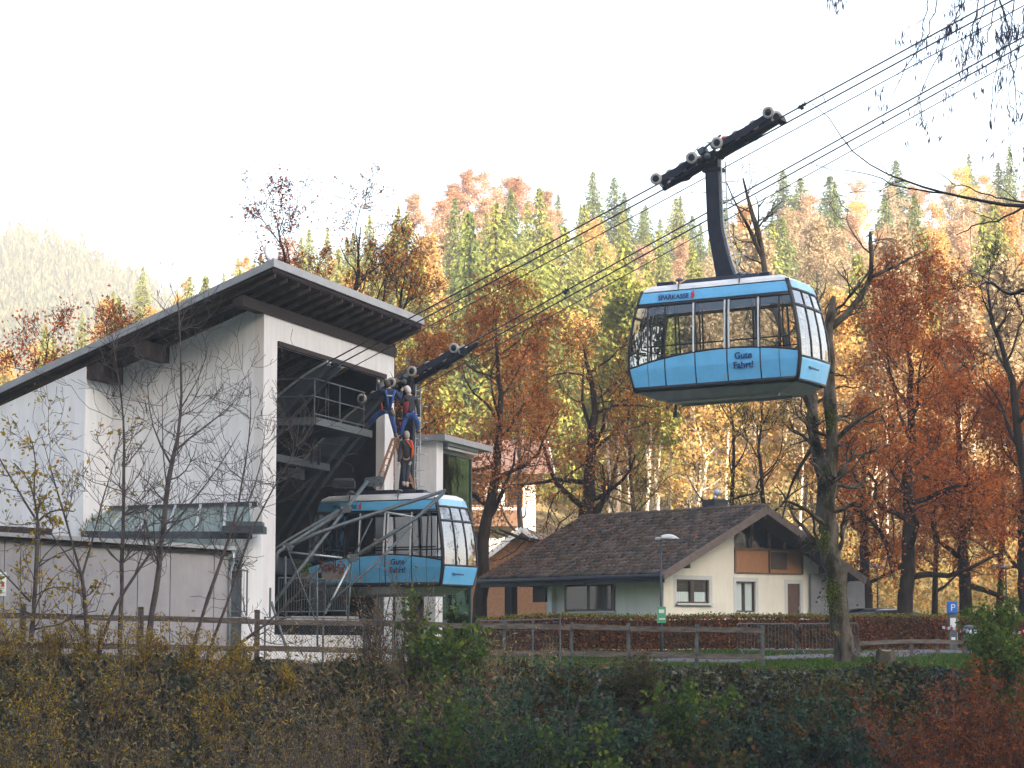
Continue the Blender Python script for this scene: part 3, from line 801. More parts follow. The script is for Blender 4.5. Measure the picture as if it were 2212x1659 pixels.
def make_carriage(root, c, inc, gear):
    """running gear riding on the two ropes, built along the rope direction"""
    cg = bpy.data.objects.new('carriage', None); col.objects.link(cg); cg.parent = root
    cg.location = c; cg.rotation_euler = (0, -inc, 0)
    by = [-GAUGE / 2, GAUGE / 2]
    mb = MB(); mb.box((.1, 0, -.02), (1.9, .20, .18)); mb.box((0, 0, .04), (.44, .66, .18)); mb.box((-1.05, 0, -.02), (1.3, .14, .12)); mb.box((1.35, 0, -.02), (1.6, .14, .12))
    mb.build('main_beam', M['steel_dark'], cg, bevel=.02)
    for y in by:
        for x0, x1 in ((-1.62, -.42), (.42, 2.10)):
            mb = MB(); n = 8; zc = .16
            prof = [(x0 - .04, zc - .04), (x0 + .10, zc - .12), ((x0 + x1) / 2 - .25, zc - .13), ((x0 + x1) / 2, zc - .20), ((x0 + x1) / 2 + .25, zc - .13), (x1 - .10, zc - .12), (x1 + .04, zc - .04), (x1 + .04, zc + .03), (x1 - .14, zc + .07), ((x0 + x1) / 2, zc + .05), (x0 + .14, zc + .07), (x0 - .04, zc + .03)]
            for dy in (-.085, .055):
                mb.prism([(px, y + dy, pz) for px, pz in prof], (0, .03, 0))
            mb.build('bogie_frame', M['anthracite'], cg, bevel=.008)
            for k, x in enumerate((x0, x0 + (x1 - x0) * .33, x0 + (x1 - x0) * .67, x1)):
                r_ = .165 if k in (0, 3) else .14
                zc2 = .10 + (.09 if k in (0, 3) else .045)
                wb = MB(); ty = MB()
                fy = -.15 if k in (0, 3) else -.05
                # rim and hub
                prof = [(.03, -.03), (r_ * .35, -.035), (r_ * .62, -.012), (r_ * .62, .012), (r_ * .35, .035), (.03, .03)]
                wb.lathe(prof, (x, y + (fy if k in (0, 3) else 0), zc2), 20, (0, 1, 0)); wb.cyl((x, y + fy - .045, zc2), (x, y + .06, zc2), .032, 10)
                o = wb.build('wheel', M['steel_dark'], cg, True)
                prof = [(r_ * .62, -.03), (r_, -.038), (r_ * .95, 0), (r_, .038), (r_ * .62, .03)]
                ty.lathe(prof, (x, y + (fy if k in (0, 3) else 0), zc2), 24, (0, 1, 0)); ty.build('tyre', pm('pale_roller_lining', (.48, .46, .44), rough=.6) if 'roller' not in M else M['roller'], cg, True)
        mb = MB(); mb.cyl((.42 - .42, y - .14, .02), (.0, y - .06, .02), .09, 14); mb.build('bearing', M['steel'], cg, True)
    # brake gear, cable guards and small gear on top of the pivot
    mb = MB(); mb.box((-.15, -.1, .32), (.22, .3, .16)); mb.box((.25, .1, .34), (.34, .25, .12)); mb.cyl((-.05, -.3, .30), (.55, -.22, .42), .035, 8)
    mb.tube([(-.4, -.25, .1), (-.42, -.25, .34), (-.2, -.2, .46), (.1, -.2, .44), (.35, -.15, .30)], .016, 6); mb.tube([(.2, .2, .3), (.5, .25, .5), (.8, .2, .34)], .014, 6)
    mb.build('brake_unit', M['steel'], cg)
    mb = MB(); mb.hexa([(2.1, -.14, -.02), (2.75, -.06, .10), (2.75, .14, .10), (2.1, .2, -.02)], [(2.1, -.14, .10), (2.75, -.06, .14), (2.75, .14, .14), (2.1, .2, .10)]) if gear else mb.box((2.2, 0, 0), (.18, .5, .2))
    mb.build('rope_guard', M['steel_dark'], cg)
    for x, tilt, ln in ((-.55, -.5, .5), (.35, -.25, .55), (1.3, -.55, .8)) if not gear else ((-.45, -.1, .4), (.28, -.12, .5)):
        mb = MB(); b = Vector((x, -.1, .28)); mb.cyl(b, b + Vector((math.sin(tilt) * ln, 0, math.cos(tilt) * ln)), .012, 6, .006); mb.build('antenna', M['steel'], cg)
    for x in (-.45, .28) if gear else (.55,):
        mb = MB(); mb.lathe([(0, .24), (.05, .25), (.085, .31), (.085, .34), (.05, .38), (0, .39)], (x, -.12, 0), 14); mb.build('red_collar', M['red'], cg, True)
    return cg
M['roller'] = pm('pale_roller_lining', (.44, .42, .40), rough=.6)

UPP_Y = 67.3
def car(name_label, u, vtop, vfloor, lineL, p0, gear, scale, body_roll, lean, bx):
    """u: column of the pivot; the pivot hangs on the rope, the floor is put at vfloor"""
    t, y = on_line(p0, u)
    rp = lineL(t) + RN * (GAUGE / 2)
    root = thing('cable_car', name_label, 'cable car', (0, 0, 0), -TH, 'cabins of the aerial ropeway')
    zf = zv(vfloor, y)
    top = (rp.z - .20 - zf) / scale
    c = make_hanger(root, top, lean, bx)
    make_cabin(root)
    make_carriage(root, c, INC, gear)
    off = RD * (c[0] * scale)
    root.location = (rp.x - off.x, rp.y - off.y, zf)
    root.scale = (scale,) * 3
    root.rotation_euler = (0, -R(body_roll), -TH)
    root.location += RD * (math.sin(R(body_roll)) * (top - 2.0))
    print(name_label, root.location, 'pivot height', top)
    return root
upper = car('upper pale blue cable car cabin hanging high in front of the hillside', 1540, 300, 842, nearL, NEAR0, False, 1.0, 1.3, -.30, .02)
lower = car('lower blue cable car cabin standing at the mouth of the white station', 876, 815, 1268, farL, FAR0, True, .98, 0, .10, .56)
# ================================================================= cable car station
E1 = Vector((.285, .9585, 0)); E2 = Vector((-.9585, .285, 0)); G0 = Vector((-7.13, 70, 0))
st = thing('station', 'tall white rendered valley station with mono-pitch roof and big dark opening', 'station building', G0)
st.matrix_world = frame((E1.x, E1.y), (E2.x, E2.y), G0)          # local x = s (along the front), y = b (to the back), z up
def SL_(s, b, z): return (s, b, z)
def solve_s(u, b=0.0, base=G0):     # s of the point of the line b=const seen at column u
    k = (u - 1106) / F * 1.003; ox, oy = base.x + E2.x * b, base.y + E2.y * b
    s = (k * oy - ox) / (E1.x - k * E1.y); return s, oy + s * E1.y
def solve_b(u, s=0.0, base=G0):
    k = (u - 1106) / F * 1.003; ox, oy = base.x + E1.x * s, base.y + E1.y * s
    b = (k * oy - ox) / (E2.x - k * E2.y); return b, oy + b * E2.y
Wd = 11.3
s_ol, y1 = solve_s(597); s_or, y2 = solve_s(831)
z_ob = zv(1371, y1); z_ot = zv(742, y1)
z_wt = zv(645, 70.0)
bK1 = -1.06; cK = 1.95
b_l, yl = solve_b(0, -cK)
zK1 = zv(560, 67.8); zK0 = zv(833, yl)
slope = (zK1 - zK0) / (b_l - bK1)
roof_under = lambda b: (zK1 - .50) - slope * (b - bK1)
print('station', s_ol, s_or, z_ob, z_ot, z_wt, zK1, zK0, 'slope', slope, 'under at wall', roof_under(0))
zw = lambda b: roof_under(b) - .02
zw0 = roof_under(0) - .19
GZ = -.3
T = .30
b_in, _ = solve_b(241); b_o, _ = solve_b(182, -1.75)
print('recess', b_in, b_o)
BK = 20.0
# front wall with opening: pieces butt end to end
mb = MB()
mb.box((s_ol / 2, T / 2, (GZ + zw0) / 2), (s_ol, T, zw0 - GZ))
mb.box(((s_or + Wd) / 2, T / 2, (GZ + zw0) / 2), (Wd - s_or, T, zw0 - GZ))
mb.box(((s_ol + s_or) / 2, T / 2, (z_ot + zw0) / 2), (s_or - s_ol, T, zw0 - z_ot))
mb.box(((s_ol + s_or) / 2, T / 2, (GZ + z_ob) / 2), (s_or - s_ol, T, z_ob - GZ))
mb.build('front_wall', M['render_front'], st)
# side wall facing the river, sloping top
mb = MB()
def side_quad(s0, s1, b0, b1):
    return mb.hexa([(s0, b0, GZ), (s1, b0, GZ), (s1, b1, GZ), (s0, b1, GZ)], [(s0, b0, zw(b0)), (s1, b0, zw(b0)), (s1, b1, zw(b1)), (s0, b1, zw(b1))])
side_quad(0, T, T + .001, b_in)
side_quad(-1.75, T, b_in + .001, b_in + .3)
side_quad(-1.75, -1.45, b_in + .301, BK - 1)
mb.build('side_wall', M['render'], st)
# far wall, back wall, floor: coloured dark for the shade inside the hall
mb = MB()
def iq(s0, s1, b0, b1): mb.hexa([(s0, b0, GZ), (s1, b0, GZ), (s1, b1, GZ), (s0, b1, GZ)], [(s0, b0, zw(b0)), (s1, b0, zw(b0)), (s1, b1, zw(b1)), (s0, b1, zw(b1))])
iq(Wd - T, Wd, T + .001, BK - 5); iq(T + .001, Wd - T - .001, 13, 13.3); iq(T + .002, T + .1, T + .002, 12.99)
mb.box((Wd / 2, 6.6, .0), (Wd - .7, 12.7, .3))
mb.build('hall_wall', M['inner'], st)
# roof slab with fascia
sA, sB = -cK, -cK + 13.15
mb = MB()
def slab(b0, b1, z0off, z1off, s0=sA, s1=sB, m=0):
    return mb.hexa([(s0, b0, roof_under(b0) + z0off), (s1, b0, roof_under(b0) + z0off), (s1, b1, roof_under(b1) + z0off), (s0, b1, roof_under(b1) + z0off)],
                   [(s0, b0, roof_under(b0) + z1off), (s1, b0, roof_under(b0) + z1off), (s1, b1, roof_under(b1) + z1off), (s0, b1, roof_under(b1) + z1off)], m)
slab(bK1 + .04, BK, .22, .46, sA + .04, sB - .04)
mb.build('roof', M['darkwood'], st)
mb = MB()
mb.hexa([(sA - .02, bK1 - .02, roof_under(bK1) + .30), (sB + .02, bK1 - .02, roof_under(bK1) + .30), (sB + .02, bK1 + .035, roof_under(bK1) + .30), (sA - .02, bK1 + .035, roof_under(bK1) + .30)],
        [(sA - .02, bK1 - .02, roof_under(bK1) + .53), (sB + .02, bK1 - .02, roof_under(bK1) + .53), (sB + .02, bK1 + .035, roof_under(bK1) + .53), (sA - .02, bK1 + .035, roof_under(bK1) + .53)])
slab(bK1 + .036, BK, .30, .51, sA - .02, sA + .035); slab(bK1 + .036, BK, .30, .51, sB - .035, sB + .02)
slab(bK1 + .036, BK, .465, .50, sA + .036, sB - .036)
mb.build('roof_edge', M['roofedge'], st)
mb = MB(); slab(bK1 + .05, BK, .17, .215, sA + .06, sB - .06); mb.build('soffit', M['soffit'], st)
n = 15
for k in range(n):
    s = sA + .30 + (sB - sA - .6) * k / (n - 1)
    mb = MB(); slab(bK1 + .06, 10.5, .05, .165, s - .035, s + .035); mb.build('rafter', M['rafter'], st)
def purlin(b0, b1, s0, s1, h=.34):
    mb = MB(); z0, z1 = roof_under(b0) - .025, roof_under(b1) - .025
    mb.hexa([(s0, b0, z1 - h), (s1, b0, z1 - h), (s1, b1, z1 - h), (s0, b1, z1 - h)], [(s0, b0, z0), (s1, b0, z0), (s1, b1, z1), (s0, b1, z1)])
    return mb.build('purlin', M['darkwood'], st)
purlin(-.06, .26, sA + .25, Wd + .1, .19)
purlin(b_in * .62, b_in * .62 + .30, sA + .25, -.005, .36)
purlin(b_in - .34, b_in - .01, sA + .25, -.005, .36)
purlin(b_l + .25, b_l + .6, sA + .1, sA + .195, .9)
mb = MB(); mb.bar((s_ol, -.02, z_ot - .0), (s_or, -.02, z_ot - .0), .10, .14); mb.build('lintel_trim', M['darkwood'], st)

# --- inner platform with railing, and the saddles, in the hall
s_p0, yp = solve_s(680, -.45); s_p1, yq = solve_s(801, -.45)
zp = zv(899, yp); zq = zv(931, yq); zp = (zp + zq) / 2
pl = thing('platform', 'dark inspection platform with open grey railing inside the station opening', 'platform')
pl.matrix_world = st.matrix_world.copy()
mb = MB(); mb.box(((s_p0 + s_p1) / 2, 1.25, zp - .12), (s_p1 - s_p0, 3.35, .16)); mb.build('deck', M['steel_dark'], pl)
mb = MB(); mb.bar((s_p0 - .03, -.48, zp - .12), (s_p1, -.48, zp - .12), .04, .22); mb.bar((s_p0 - .03, -.45, zp - .12), (s_p0 - .03, 3.0, zp - .12), .04, .22); mb.build('deck_edge', M['steel'], pl)
mb = MB()
for s in np.linspace(s_p0 + .02, s_p1 - .6, 3): mb.cyl((s, -.42, zp), (s, -.42, zp + 1.15), .022, 8)
for h in (.10, .62, 1.15): mb.cyl((s_p0, -.42, zp + h), (s_p1 - .5, -.42, zp + h), .02, 8)
for b in (1.6, 2.9): mb.cyl((s_p0, b, zp), (s_p0, b, zp + 1.15), .022, 8)
for h in (.62, 1.15): mb.cyl((s_p0, -.42, zp + h), (s_p0, 2.9, zp + h), .02, 8)
mb.build('railing', M['steel'], pl)
mb = MB(); mb.box((s_p0 + 1.8, .8, zp + .06), (.7, .25, .1)); mb.build('toolbox', M['red'], pl); tb = pl.children[-1]
tb.parent = None; tb.matrix_world = st.matrix_world.copy(); tb.name = 'toolbox'; tag(tb, 'small red toolbox lying on the inspection platform', 'toolbox')
# lower girders
gd = thing('girder', 'dark steel girder with brackets under the inspection platform', 'girder'); gd.matrix_world = st.matrix_world.copy()
mb = MB(); z = zp - 1.2; mb.box((s_ol + 3.1, .8, z), (6.2, .22, .22)); mb.box((s_ol + 5, 1.6, z - .25), (1.4, .5, .3)); mb.build('beam', M['saddle'], gd)
mb = MB()
for s in (s_ol + .4, s_ol + 4.4, s_ol + 5.0): mb.box((s, .6, z + .3), (.07, .07, .6))
mb.box((s_ol + 3.2, 2.2, z - 2.0), (.4, .4, 3.6)); mb.build('bracket', M['steel_dark'], gd)
mb = MB(); mb.box((s_ol + 5.0, 2.0, z - 3.1), (8.4, .3, .5)); mb.build('crossbeam', M['steel_dark'], gd)

def saddle(L, lab, offs, t_tip, ln=5.2):
    root = thing('rope_saddle', lab, 'rope saddle', group='rope saddles in the station mouth')
    for off in offs:
        pts = []; n = 14
        for k in range(n + 1):
            a = k / n; t = t_tip - a * ln
            p = L(t) + RN * off; drop = 1.9 * a ** 2.0
            pts.append(Vector((p.x, p.y, p.z - .05 - drop)))
        low = [Vector((p.x, p.y, p.z - .10 - 1.35 * (i / n) ** .8)) for i, p in enumerate(pts)]
        mb = MB(); mb.prism(pts + low[::-1], RN * .10); mb.build('web_plate', M['saddle'], root)
        mb = MB()
        for i in range(n): mb.bar(pts[i] + RN * .05, pts[i + 1] + RN * .05, .24, .06)
        mb.build('groove', M['steel_light'] if off == offs[0] else M['saddle'], root)
        mb = MB()
        for i in range(n): mb.bar(low[i] + RN * .05, low[i + 1] + RN * .05, .24, .05)
        mb.build('flange', M['saddle'], root)
tt1, _ = on_line(NEAR0, 708)
saddle(nearL, 'curved blue-grey rope saddle at the left side of the opening', (0, GAUGE), tt1)
tt2, _ = on_line(FAR0, 835)
saddle(farL, 'curved blue-grey rope saddle behind the men and the lower carriage', (0, GAUGE), tt2, 4.6)

# hanging wires in the hall, small hook lamp
mb = MB()
for u, b in ((703, 1.2), (709, 1.2), (877, 1.5)):
    s, _ = solve_s(u, b); mb.cyl((s, b, zp + 3.5), (s, b, zp + .4), .012, 5)
o = mb.build('hoist_wire', M['steel'], None); o.matrix_world = st.matrix_world.copy(); tag(o, 'thin hoist wires hanging above the inspection platform', 'wire')

# --- gallery railing in the lower part of the opening
def rail_panel(root, p0, p1, h, n, rt=.022, rb=.009):
    p0, p1 = Vector(p0), Vector(p1)
    mb = MB(); up = Vector((0, 0, 1))
    mb.cyl(p0 + up * h, p1 + up * h, rt, 8); mb.cyl(p0 + up * .12, p1 + up * .12, rt * .8, 8)
    for e in (p0, p1): mb.cyl(e, e + up * h, rt, 8)
    for k in range(1, n):
        q = p0.lerp(p1, k / n); mb.cyl(q + up * .12, q + up * h, rb, 5)
    return mb.build('baluster_panel', M['steel'], root)
rl = thing('gallery_railing', 'grey baluster railing with flower boxes at the foot of the opening', 'railing')
for ua, ub, Y, va, vb in ((601, 668, 72.6, 1248, 1330), (668, 700, 73.4, 1250, 1330), (702, 748, 74.0, 1254, 1328)):
    a = P(ua, vb, Y); b = P(ub, vb, Y + 1.0); rail_panel(rl, a, b, zv(va, Y) - zv(vb, Y), 12)
# lower slab carrying the railing
a, b = P(598, 1336, 72.4), P(760, 1336, 76)
mb = MB(); mb.bar(a, b, .5, .14); mb.build('ledge', M['concrete'], rl)
for i_, (u0, u1) in enumerate(((690, 745), (640, 664))):
    bx = thing('flower_box', ('long' if i_ == 0 else 'short') + ' flower box with red autumn plants behind the gallery railing', 'flower box', group='flower boxes on the gallery')
    a, b = P(u0, 1245, 74.6), P(u1, 1245, 75.2)
    mb = MB(); mb.bar(a, b, .25, .22); mb.build('box', M['oldwood'], bx)
    rng = np.random.default_rng(5 + i_); n = 260
    C = np.array([tuple(a.lerp(b, rng.uniform())) for _ in range(n)]) + rng.normal(size=(n, 3)) * (.06, .08, .10) + (0, 0, .24)
    V, Fq = leaf_quads(rng, C, .09); fast_mesh('plant', V, Fq, L_['rust' if i_ == 0 else 'green'], bx)

# --- tubular steel guide frame in front of the opening
gf = thing('tube_frame', 'grey tubular steel guide frame slanting out before the lower cabin', 'steel frame')
def c3(x, y): return (540 + .2603 * x, 999 + .2603 * y)
def tubeP(pts, r, m='steel', nm='tube'):
    mb = MB(); q = []
    for x, y, D in pts: u, v = c3(x, y); q.append(P(u, v, D))
    if len(q) > 2:   # soften the bends
        q2 = [q[0]]
        for i in range(1, len(q) - 1):
            q2 += [q[i].lerp(q[i-1], .15), q[i].lerp(q[i-1], .04).lerp(q[i].lerp(q[i+1], .04), .5), q[i].lerp(q[i+1], .15)]
        q = q2 + [q[-1]]
    mb.tube(q, r * .68, 10); return mb.build(nm, M[m], gf, True)
tubeP([(975, 155, 74.0), (795, 385, 73.4), (480, 800, 72.6), (130, 1250, 71.8)], .085)
tubeP([(795, 385, 73.5), (330, 680, 72.6), (225, 748, 72.4), (205, 890, 72.3)], .085)
tubeP([(755, 385, 74.2), (320, 640, 73.2), (135, 765, 72.8)], .06)
tubeP([(1625, 232, 74.2), (1290, 340, 73.9), (850, 485, 73.2), (540, 592, 72.8), (225, 748, 72.6)], .085, 'steel')
tubeP([(1608, 250, 74.1), (1385, 458, 73.7), (850, 792, 72.6)], .085)
tubeP([(1385, 458, 73.75), (1085, 404, 73.6)], .045, 'steel_light')
tubeP([(330, 745, 72.8), (765, 792, 73.0)], .045, 'steel_light')
tubeP([(1345, 530, 73.6), (1050, 830, 72.8), (660, 1165, 72.0)], .05)
tubeP([(830, 840, 72.7), (625, 1250, 72.1)], .05, 'steel_light')
tubeP([(300, 690, 72.5), (545, 1310, 72.0)], .04)
tubeP([(295, 780, 72.3), (290, 1300, 72.2)], .05)
tubeP([(555, 870, 72.5), (560, 1530, 72.3)], .045)
tubeP([(845, 800, 72.9), (812, 1310, 72.4)], .045)
tubeP([(1015, 465, 73.6), (870, 760, 73.1)], .035)
mb = MB()
for x, y, D in ((795, 385, 73.3), (312, 700, 72.6), (850, 792, 72.6), (135, 765, 72.7)):
    u, v = c3(x, y); p = P(u, v, D); mb.box(p, (.26, .2, .22)); mb.cyl(p + Vector((-.16, -.1, 0)), p + Vector((.16, .1, 0)), .06, 8)
mb.build('clamp', M['steel'], gf)
u, v = c3(1025, 155); p = P(u, v, 74.2)
mb = MB(); mb.prism([p + Vector((x, 0, z)) for x, z in ((-.30, -.10), (-.26, .10), (.20, .16), (.36, .10), (.28, -.16), (-.1, -.16))], (0, .04, 0)); mb.build('bracket_plate', M['steel'], gf)
mb = MB()
for hx, hz2 in ((-.18, .03), (-.12, -.08), (.02, .08), (.02, -.1), (.16, .03), (.22, -.08)): mb.cyl(p + Vector((hx, -.01, hz2)), p + Vector((hx, .0, hz2)), .03, 8)
mb.build('plate_holes', M['dark'], gf)

# --- dish on the roof tip, flat antenna on the front wall
dish = thing('satellite_dish', 'round white satellite dish on the roof tip of the station', 'satellite dish')
p = P(586, 545, 68.6)
mb = MB(); mb.lathe([(0, .04), (.15, .045), (.24, .03), (.28, 0), (.23, -.01), (.12, -.03), (0, -.03)], p, 24, (.75, -.65, .1)); mb.build('reflector', M['white'], dish, True)
mb = MB(); mb.cyl(p + Vector((0, .05, -.5)), p + Vector((0, .03, 0)), .03, 8); mb.build('mast', M['steel'], dish)
an = thing('panel_antenna', 'slim tilted white panel antenna fixed to the station front', 'antenna')
p = P(735, 738, 79.3) ; p2 = P(722, 745, 80.0)
mb = MB(); q = Matrix.Rotation(R(-14), 3, 'Y') @ Matrix.Rotation(R(-25), 3, 'Z'); mb.box(P(729, 741, 79.1), (.42, .10, .78), q); mb.build('panel', M['white'], an, bevel=.03)
mb = MB(); mb.cyl(P(712, 745, 80.0), P(726, 743, 79.2), .04, 8); mb.cyl(P(714, 766, 79.9), P(727, 757, 79.2), .03, 8); mb.tube([P(722, 757, 79.4), P(724, 768, 79.6), P(731, 762, 79.6), P(727, 757, 79.3)], .015, 5); mb.build('bracket', M['steel_dark'], an)

# ================================================================= glass annex on the right of the station
ax_ = thing('annex', 'small white annex with teal glass bay and flat roof beside the station', 'building')
B0 = Vector((*ux(852, 81.2), 0)); Xd = -E2
mA = frame((Xd.x, Xd.y), (E1.x, E1.y), B0); ax_.matrix_world = mA          # x: outwards, y: away from the viewer
tA = (.01 * 0)
def solx(u, y=0.0):
    k = (u - 1106) / F * 1.003; ox, oy = B0.x + E1.x * y, B0.y + E1.y * y
    t = (k * oy - ox) / (Xd.x - k * Xd.y); return t, oy + t * Xd.y
x_c, yc_ = solx(943)
def soly(u, x):
    k = (u - 1106) / F * 1.003; ox, oy = B0.x + Xd.x * x, B0.y + Xd.y * x
    t = (k * oy - ox) / (E1.x - k * E1.y); return t, oy + t * E1.y
zt = zv(952, yc_); y_w, _ = soly(957, x_c); y_g, yg_ = soly(1022, x_c)
y_r, yr_ = soly(1048, x_c + .1)
y_g = min(y_g, 7.0); y_r = min(y_r, 8.2)
print('annex', x_c, y_w, y_g, y_r, zt)
zdk = zv(1262, 81)
mb = MB()
mb.box((x_c / 2, .15, (zt + zdk) / 2), (x_c, .3, zt - zdk)); mb.box((x_c - .15, (.301 + y_w) / 2, zt / 2), (.3, y_w - .301, zt))
mb.box((x_c - .12 - .1, .15, zdk / 2 - .01), (.40, .3, zdk - .02)); mb.box((.25, .15, zdk / 2 - .01), (.4, .3, zdk - .02))
mb.build('wall', M['render_front'], ax_)
mb = MB(); mb.box((x_c / 2, .22, zdk / 2), (x_c - 1.0, .02, zdk - .1)); mb.build('lower_window', M['glass_teal'], ax_)
mb = MB(); zg = zv(990, yg_); mb.box((x_c - .10, (y_w + y_g) / 2, zg / 2), (.02, y_g - y_w - .02, zg)); mb.build('glass_bay', M['glass_teal'], ax_)
mb = MB()
for y in (y_w + .04, y_g): mb.box((x_c - .08, y, zg / 2), (.07, .06, zg))
mb.box((x_c - .08, (y_w + y_g) / 2, zdk), (.06, y_g - y_w, .07)); mb.box((x_c - .08, (y_w + y_g) / 2, zg), (.08, y_g - y_w, .10)); mb.build('window_frame', M['steel'], ax_)
mb = MB(); mb.box((x_c + .05, (y_w + y_g) / 2 + .1, zg + .28), (.22, y_g - y_w, .16)); mb.box((x_c + .05, (y_w + y_g) / 2 + .1, zg + .12), (.18, y_g - y_w, .08)); mb.build('awning_roll', M['steel_light'], ax_)
mb = MB(); mb.box((x_c / 2 + .05, y_r / 2 - .05, zt + .10), (x_c + .6, y_r + .3, .20)); mb.build('roof', M['roofedge'], ax_)
mb = MB(); mb.box((x_c / 2 - .2, y_g + .15, zt / 2), (x_c - .4, .1, zt - .4)); mb.box((x_c - .55, y_g * .6, zdk / 2), (.06, y_g * .7, zdk - .4)); mb.box((.1, y_g / 2 + .8, zt / 2), (.2, y_g, zt - .4)); mb.box((x_c / 2, y_g / 2 + .3, zdk), (x_c - .5, y_g - .2, .15)); mb.build('inner_wall', pm('teal_room_backing', (.07, .12, .115), (.11, .17, .16), scale=1.5, rough=.9), ax_)  # backing walls coloured teal so the glass bay looks teal

# ================================================================= grey clad service building at the left
gb = thing('service_building', 'low grey clad service building with flat zinc roof edge', 'building')
a0 = Vector(ux(-60, 63.3) + (0,)); a1 = Vector(ux(497, 67.8) + (0,)); dv = (a1 - a0); Lg = dv.length; dv.normalize(); nv = Vector((-dv.y, dv.x, 0))
gb.matrix_world = frame((dv.x, dv.y), (nv.x, nv.y), a0)
zl, zr = zv(1160, 63.5), zv(1194, 67.8)
npan = 7; ue = [-60, 45, 110, 305, 680 * .2932, 497]
edges = [-60, 12, 52, 88, 303 * .54 + 0, 375, 470, 497]
edges = [-60, 15, 50, 92, 163, 302, 372, 466, 497]
def xg(u):
    k = (u - 1106) / F * 1.003; return (k * a0.y - a0.x) / (dv.x - k * dv.y)
for i in range(len(edges) - 1):
    x0, x1 = xg(edges[i]), xg(edges[i + 1])
    z0, z1 = zl + (zr - zl) * x0 / Lg, zl + (zr - zl) * x1 / Lg
    mb = MB(); mb.hexa([(x0 + .012, 0, -.1), (x1 - .012, 0, -.1), (x1 - .012, .06, -.1), (x0 + .012, .06, -.1)], [(x0 + .012, 0, z0), (x1 - .012, 0, z1), (x1 - .012, .06, z1), (x0 + .012, .06, z0)])
    mb.build('wall_panel', M['panel'], gb)
mb = MB(); mb.box((Lg / 2, 1.2, 1.2), (Lg - .05, 2.2, 3.4)); mb.build('core_wall', M['inner'], gb)
mb = MB()
za, zb_ = zv(1146, 63.4), zv(1180, 67.6)
mb.hexa([(-.3, -.22, zl + .06), (Lg + .12, -.22, zr + .06), (Lg + .12, 3.2, zr + .06), (-.3, 3.2, zl + .06)], [(-.3, -.22, za), (Lg + .12, -.22, zb_), (Lg + .12, 3.2, zb_), (-.3, 3.2, za)])
mb.build('roof', M['roofedge'], gb)
mb = MB(); mb.hexa([(-.2, -.12, zl - .04), (Lg, -.12, zr - .04), (Lg, .3, zr - .04), (-.2, .3, zl - .04)], [(-.2, -.12, zl + .058), (Lg, -.12, zr + .058), (Lg, .3, zr + .058), (-.2, .3, zl + .058)]); mb.build('shadow_gap', M['darkwood'], gb)
mb = MB(); mb.bar((Lg - 4.9 - 6, 1.0, za + .18), (Lg - 5.0, 1.0, za + .03), .5, .22); mb.build('roof_kerb', M['darkwood'], gb)
# downpipe
mb = MB(); p = [(Lg + .03, -.15, zr), (Lg + .06, -.12, zr - .25), (Lg + .0, -.05, zr - .55), (Lg - .02, -.04, .0)]; mb.tube(p, .04, 8); mb.build('downpipe', M['steel_light'], gb, True)
# notice on the wall
no = thing('notice_board', 'white notice poster with green print on the grey wall', 'poster')
no.matrix_world = gb.matrix_world.copy()
x0 = xg(5); mb = MB(); mb.box((x0, -.03, zv(1262, 64)), (.36, .02, .62)); mb.build('sheet', M['white'], no)
rng = random.Random(3)
mb = MB()
for k in range(9): mb.box((x0 + rng.uniform(-.04, .04), -.043, zv(1262, 64) + .24 - k * .058), (rng.uniform(.14, .26), .004, .02))
mb.build('print', pm('green_print', (.15, .35, .22)), no)
mb = MB(); mb.box((x0 + .08, -.0435, zv(1262, 64) - .02), (.08, .004, .10)); mb.build('red_mark', M['red'], no)

# ================================================================= glass canopy between the two buildings
gc = thing('glass_canopy', 'greenish glass canopy roof leaning on the white station wall', 'canopy')
bq0, yb0 = solve_b(560, -.02); bq1, yb1 = solve_b(225, -.02)
zc0, zc1 = zv(1092, yb0), zv(1100, yb1)
def SW(s, b, z): return st.matrix_world @ Vector((s, b, z))
top0 = SW(-.03, max(.35, bq0), zc0); top1 = SW(-.03, bq1, zc0 - .02)
lo0 = P(545, 1150, 68.9); lo1 = P(175, 1150, 68.6)
lo1 = Vector((lo1.x, lo1.y, lo0.z))
def quad(A, B, C, D, name, mat, parent, t=.02):
    mb = MB(); n = (B - A).cross(D - A).normalized() * t
    mb.prism([A, B, C, D], n); return mb.build(name, mat, parent)
n = 6
for k in range(n):
    f0, f1 = k / n + .004, (k + 1) / n - .004
    quad(lo0.lerp(lo1, f0), lo0.lerp(lo1, f1), top0.lerp(top1, f1), top0.lerp(top1, f0), 'glass_pane', M['glass_roof'], gc)
for k in range(n + 1):
    f = k / n; mb = MB(); up = Vector((0, 0, .05)); mb.bar(lo0.lerp(lo1, f) + up, top0.lerp(top1, f) + up, .07, .07); mb.build('glazing_bar', M['steel_light'], gc)
mb = MB(); mb.bar(top0 + Vector((.2, 0, .05)), top1, .12, .14); mb.bar(lo0 + Vector((0, 0, -.08)), lo1 + Vector((0, 0, -.08)), .14, .20); mb.build('rail', M['saddle'], gc)
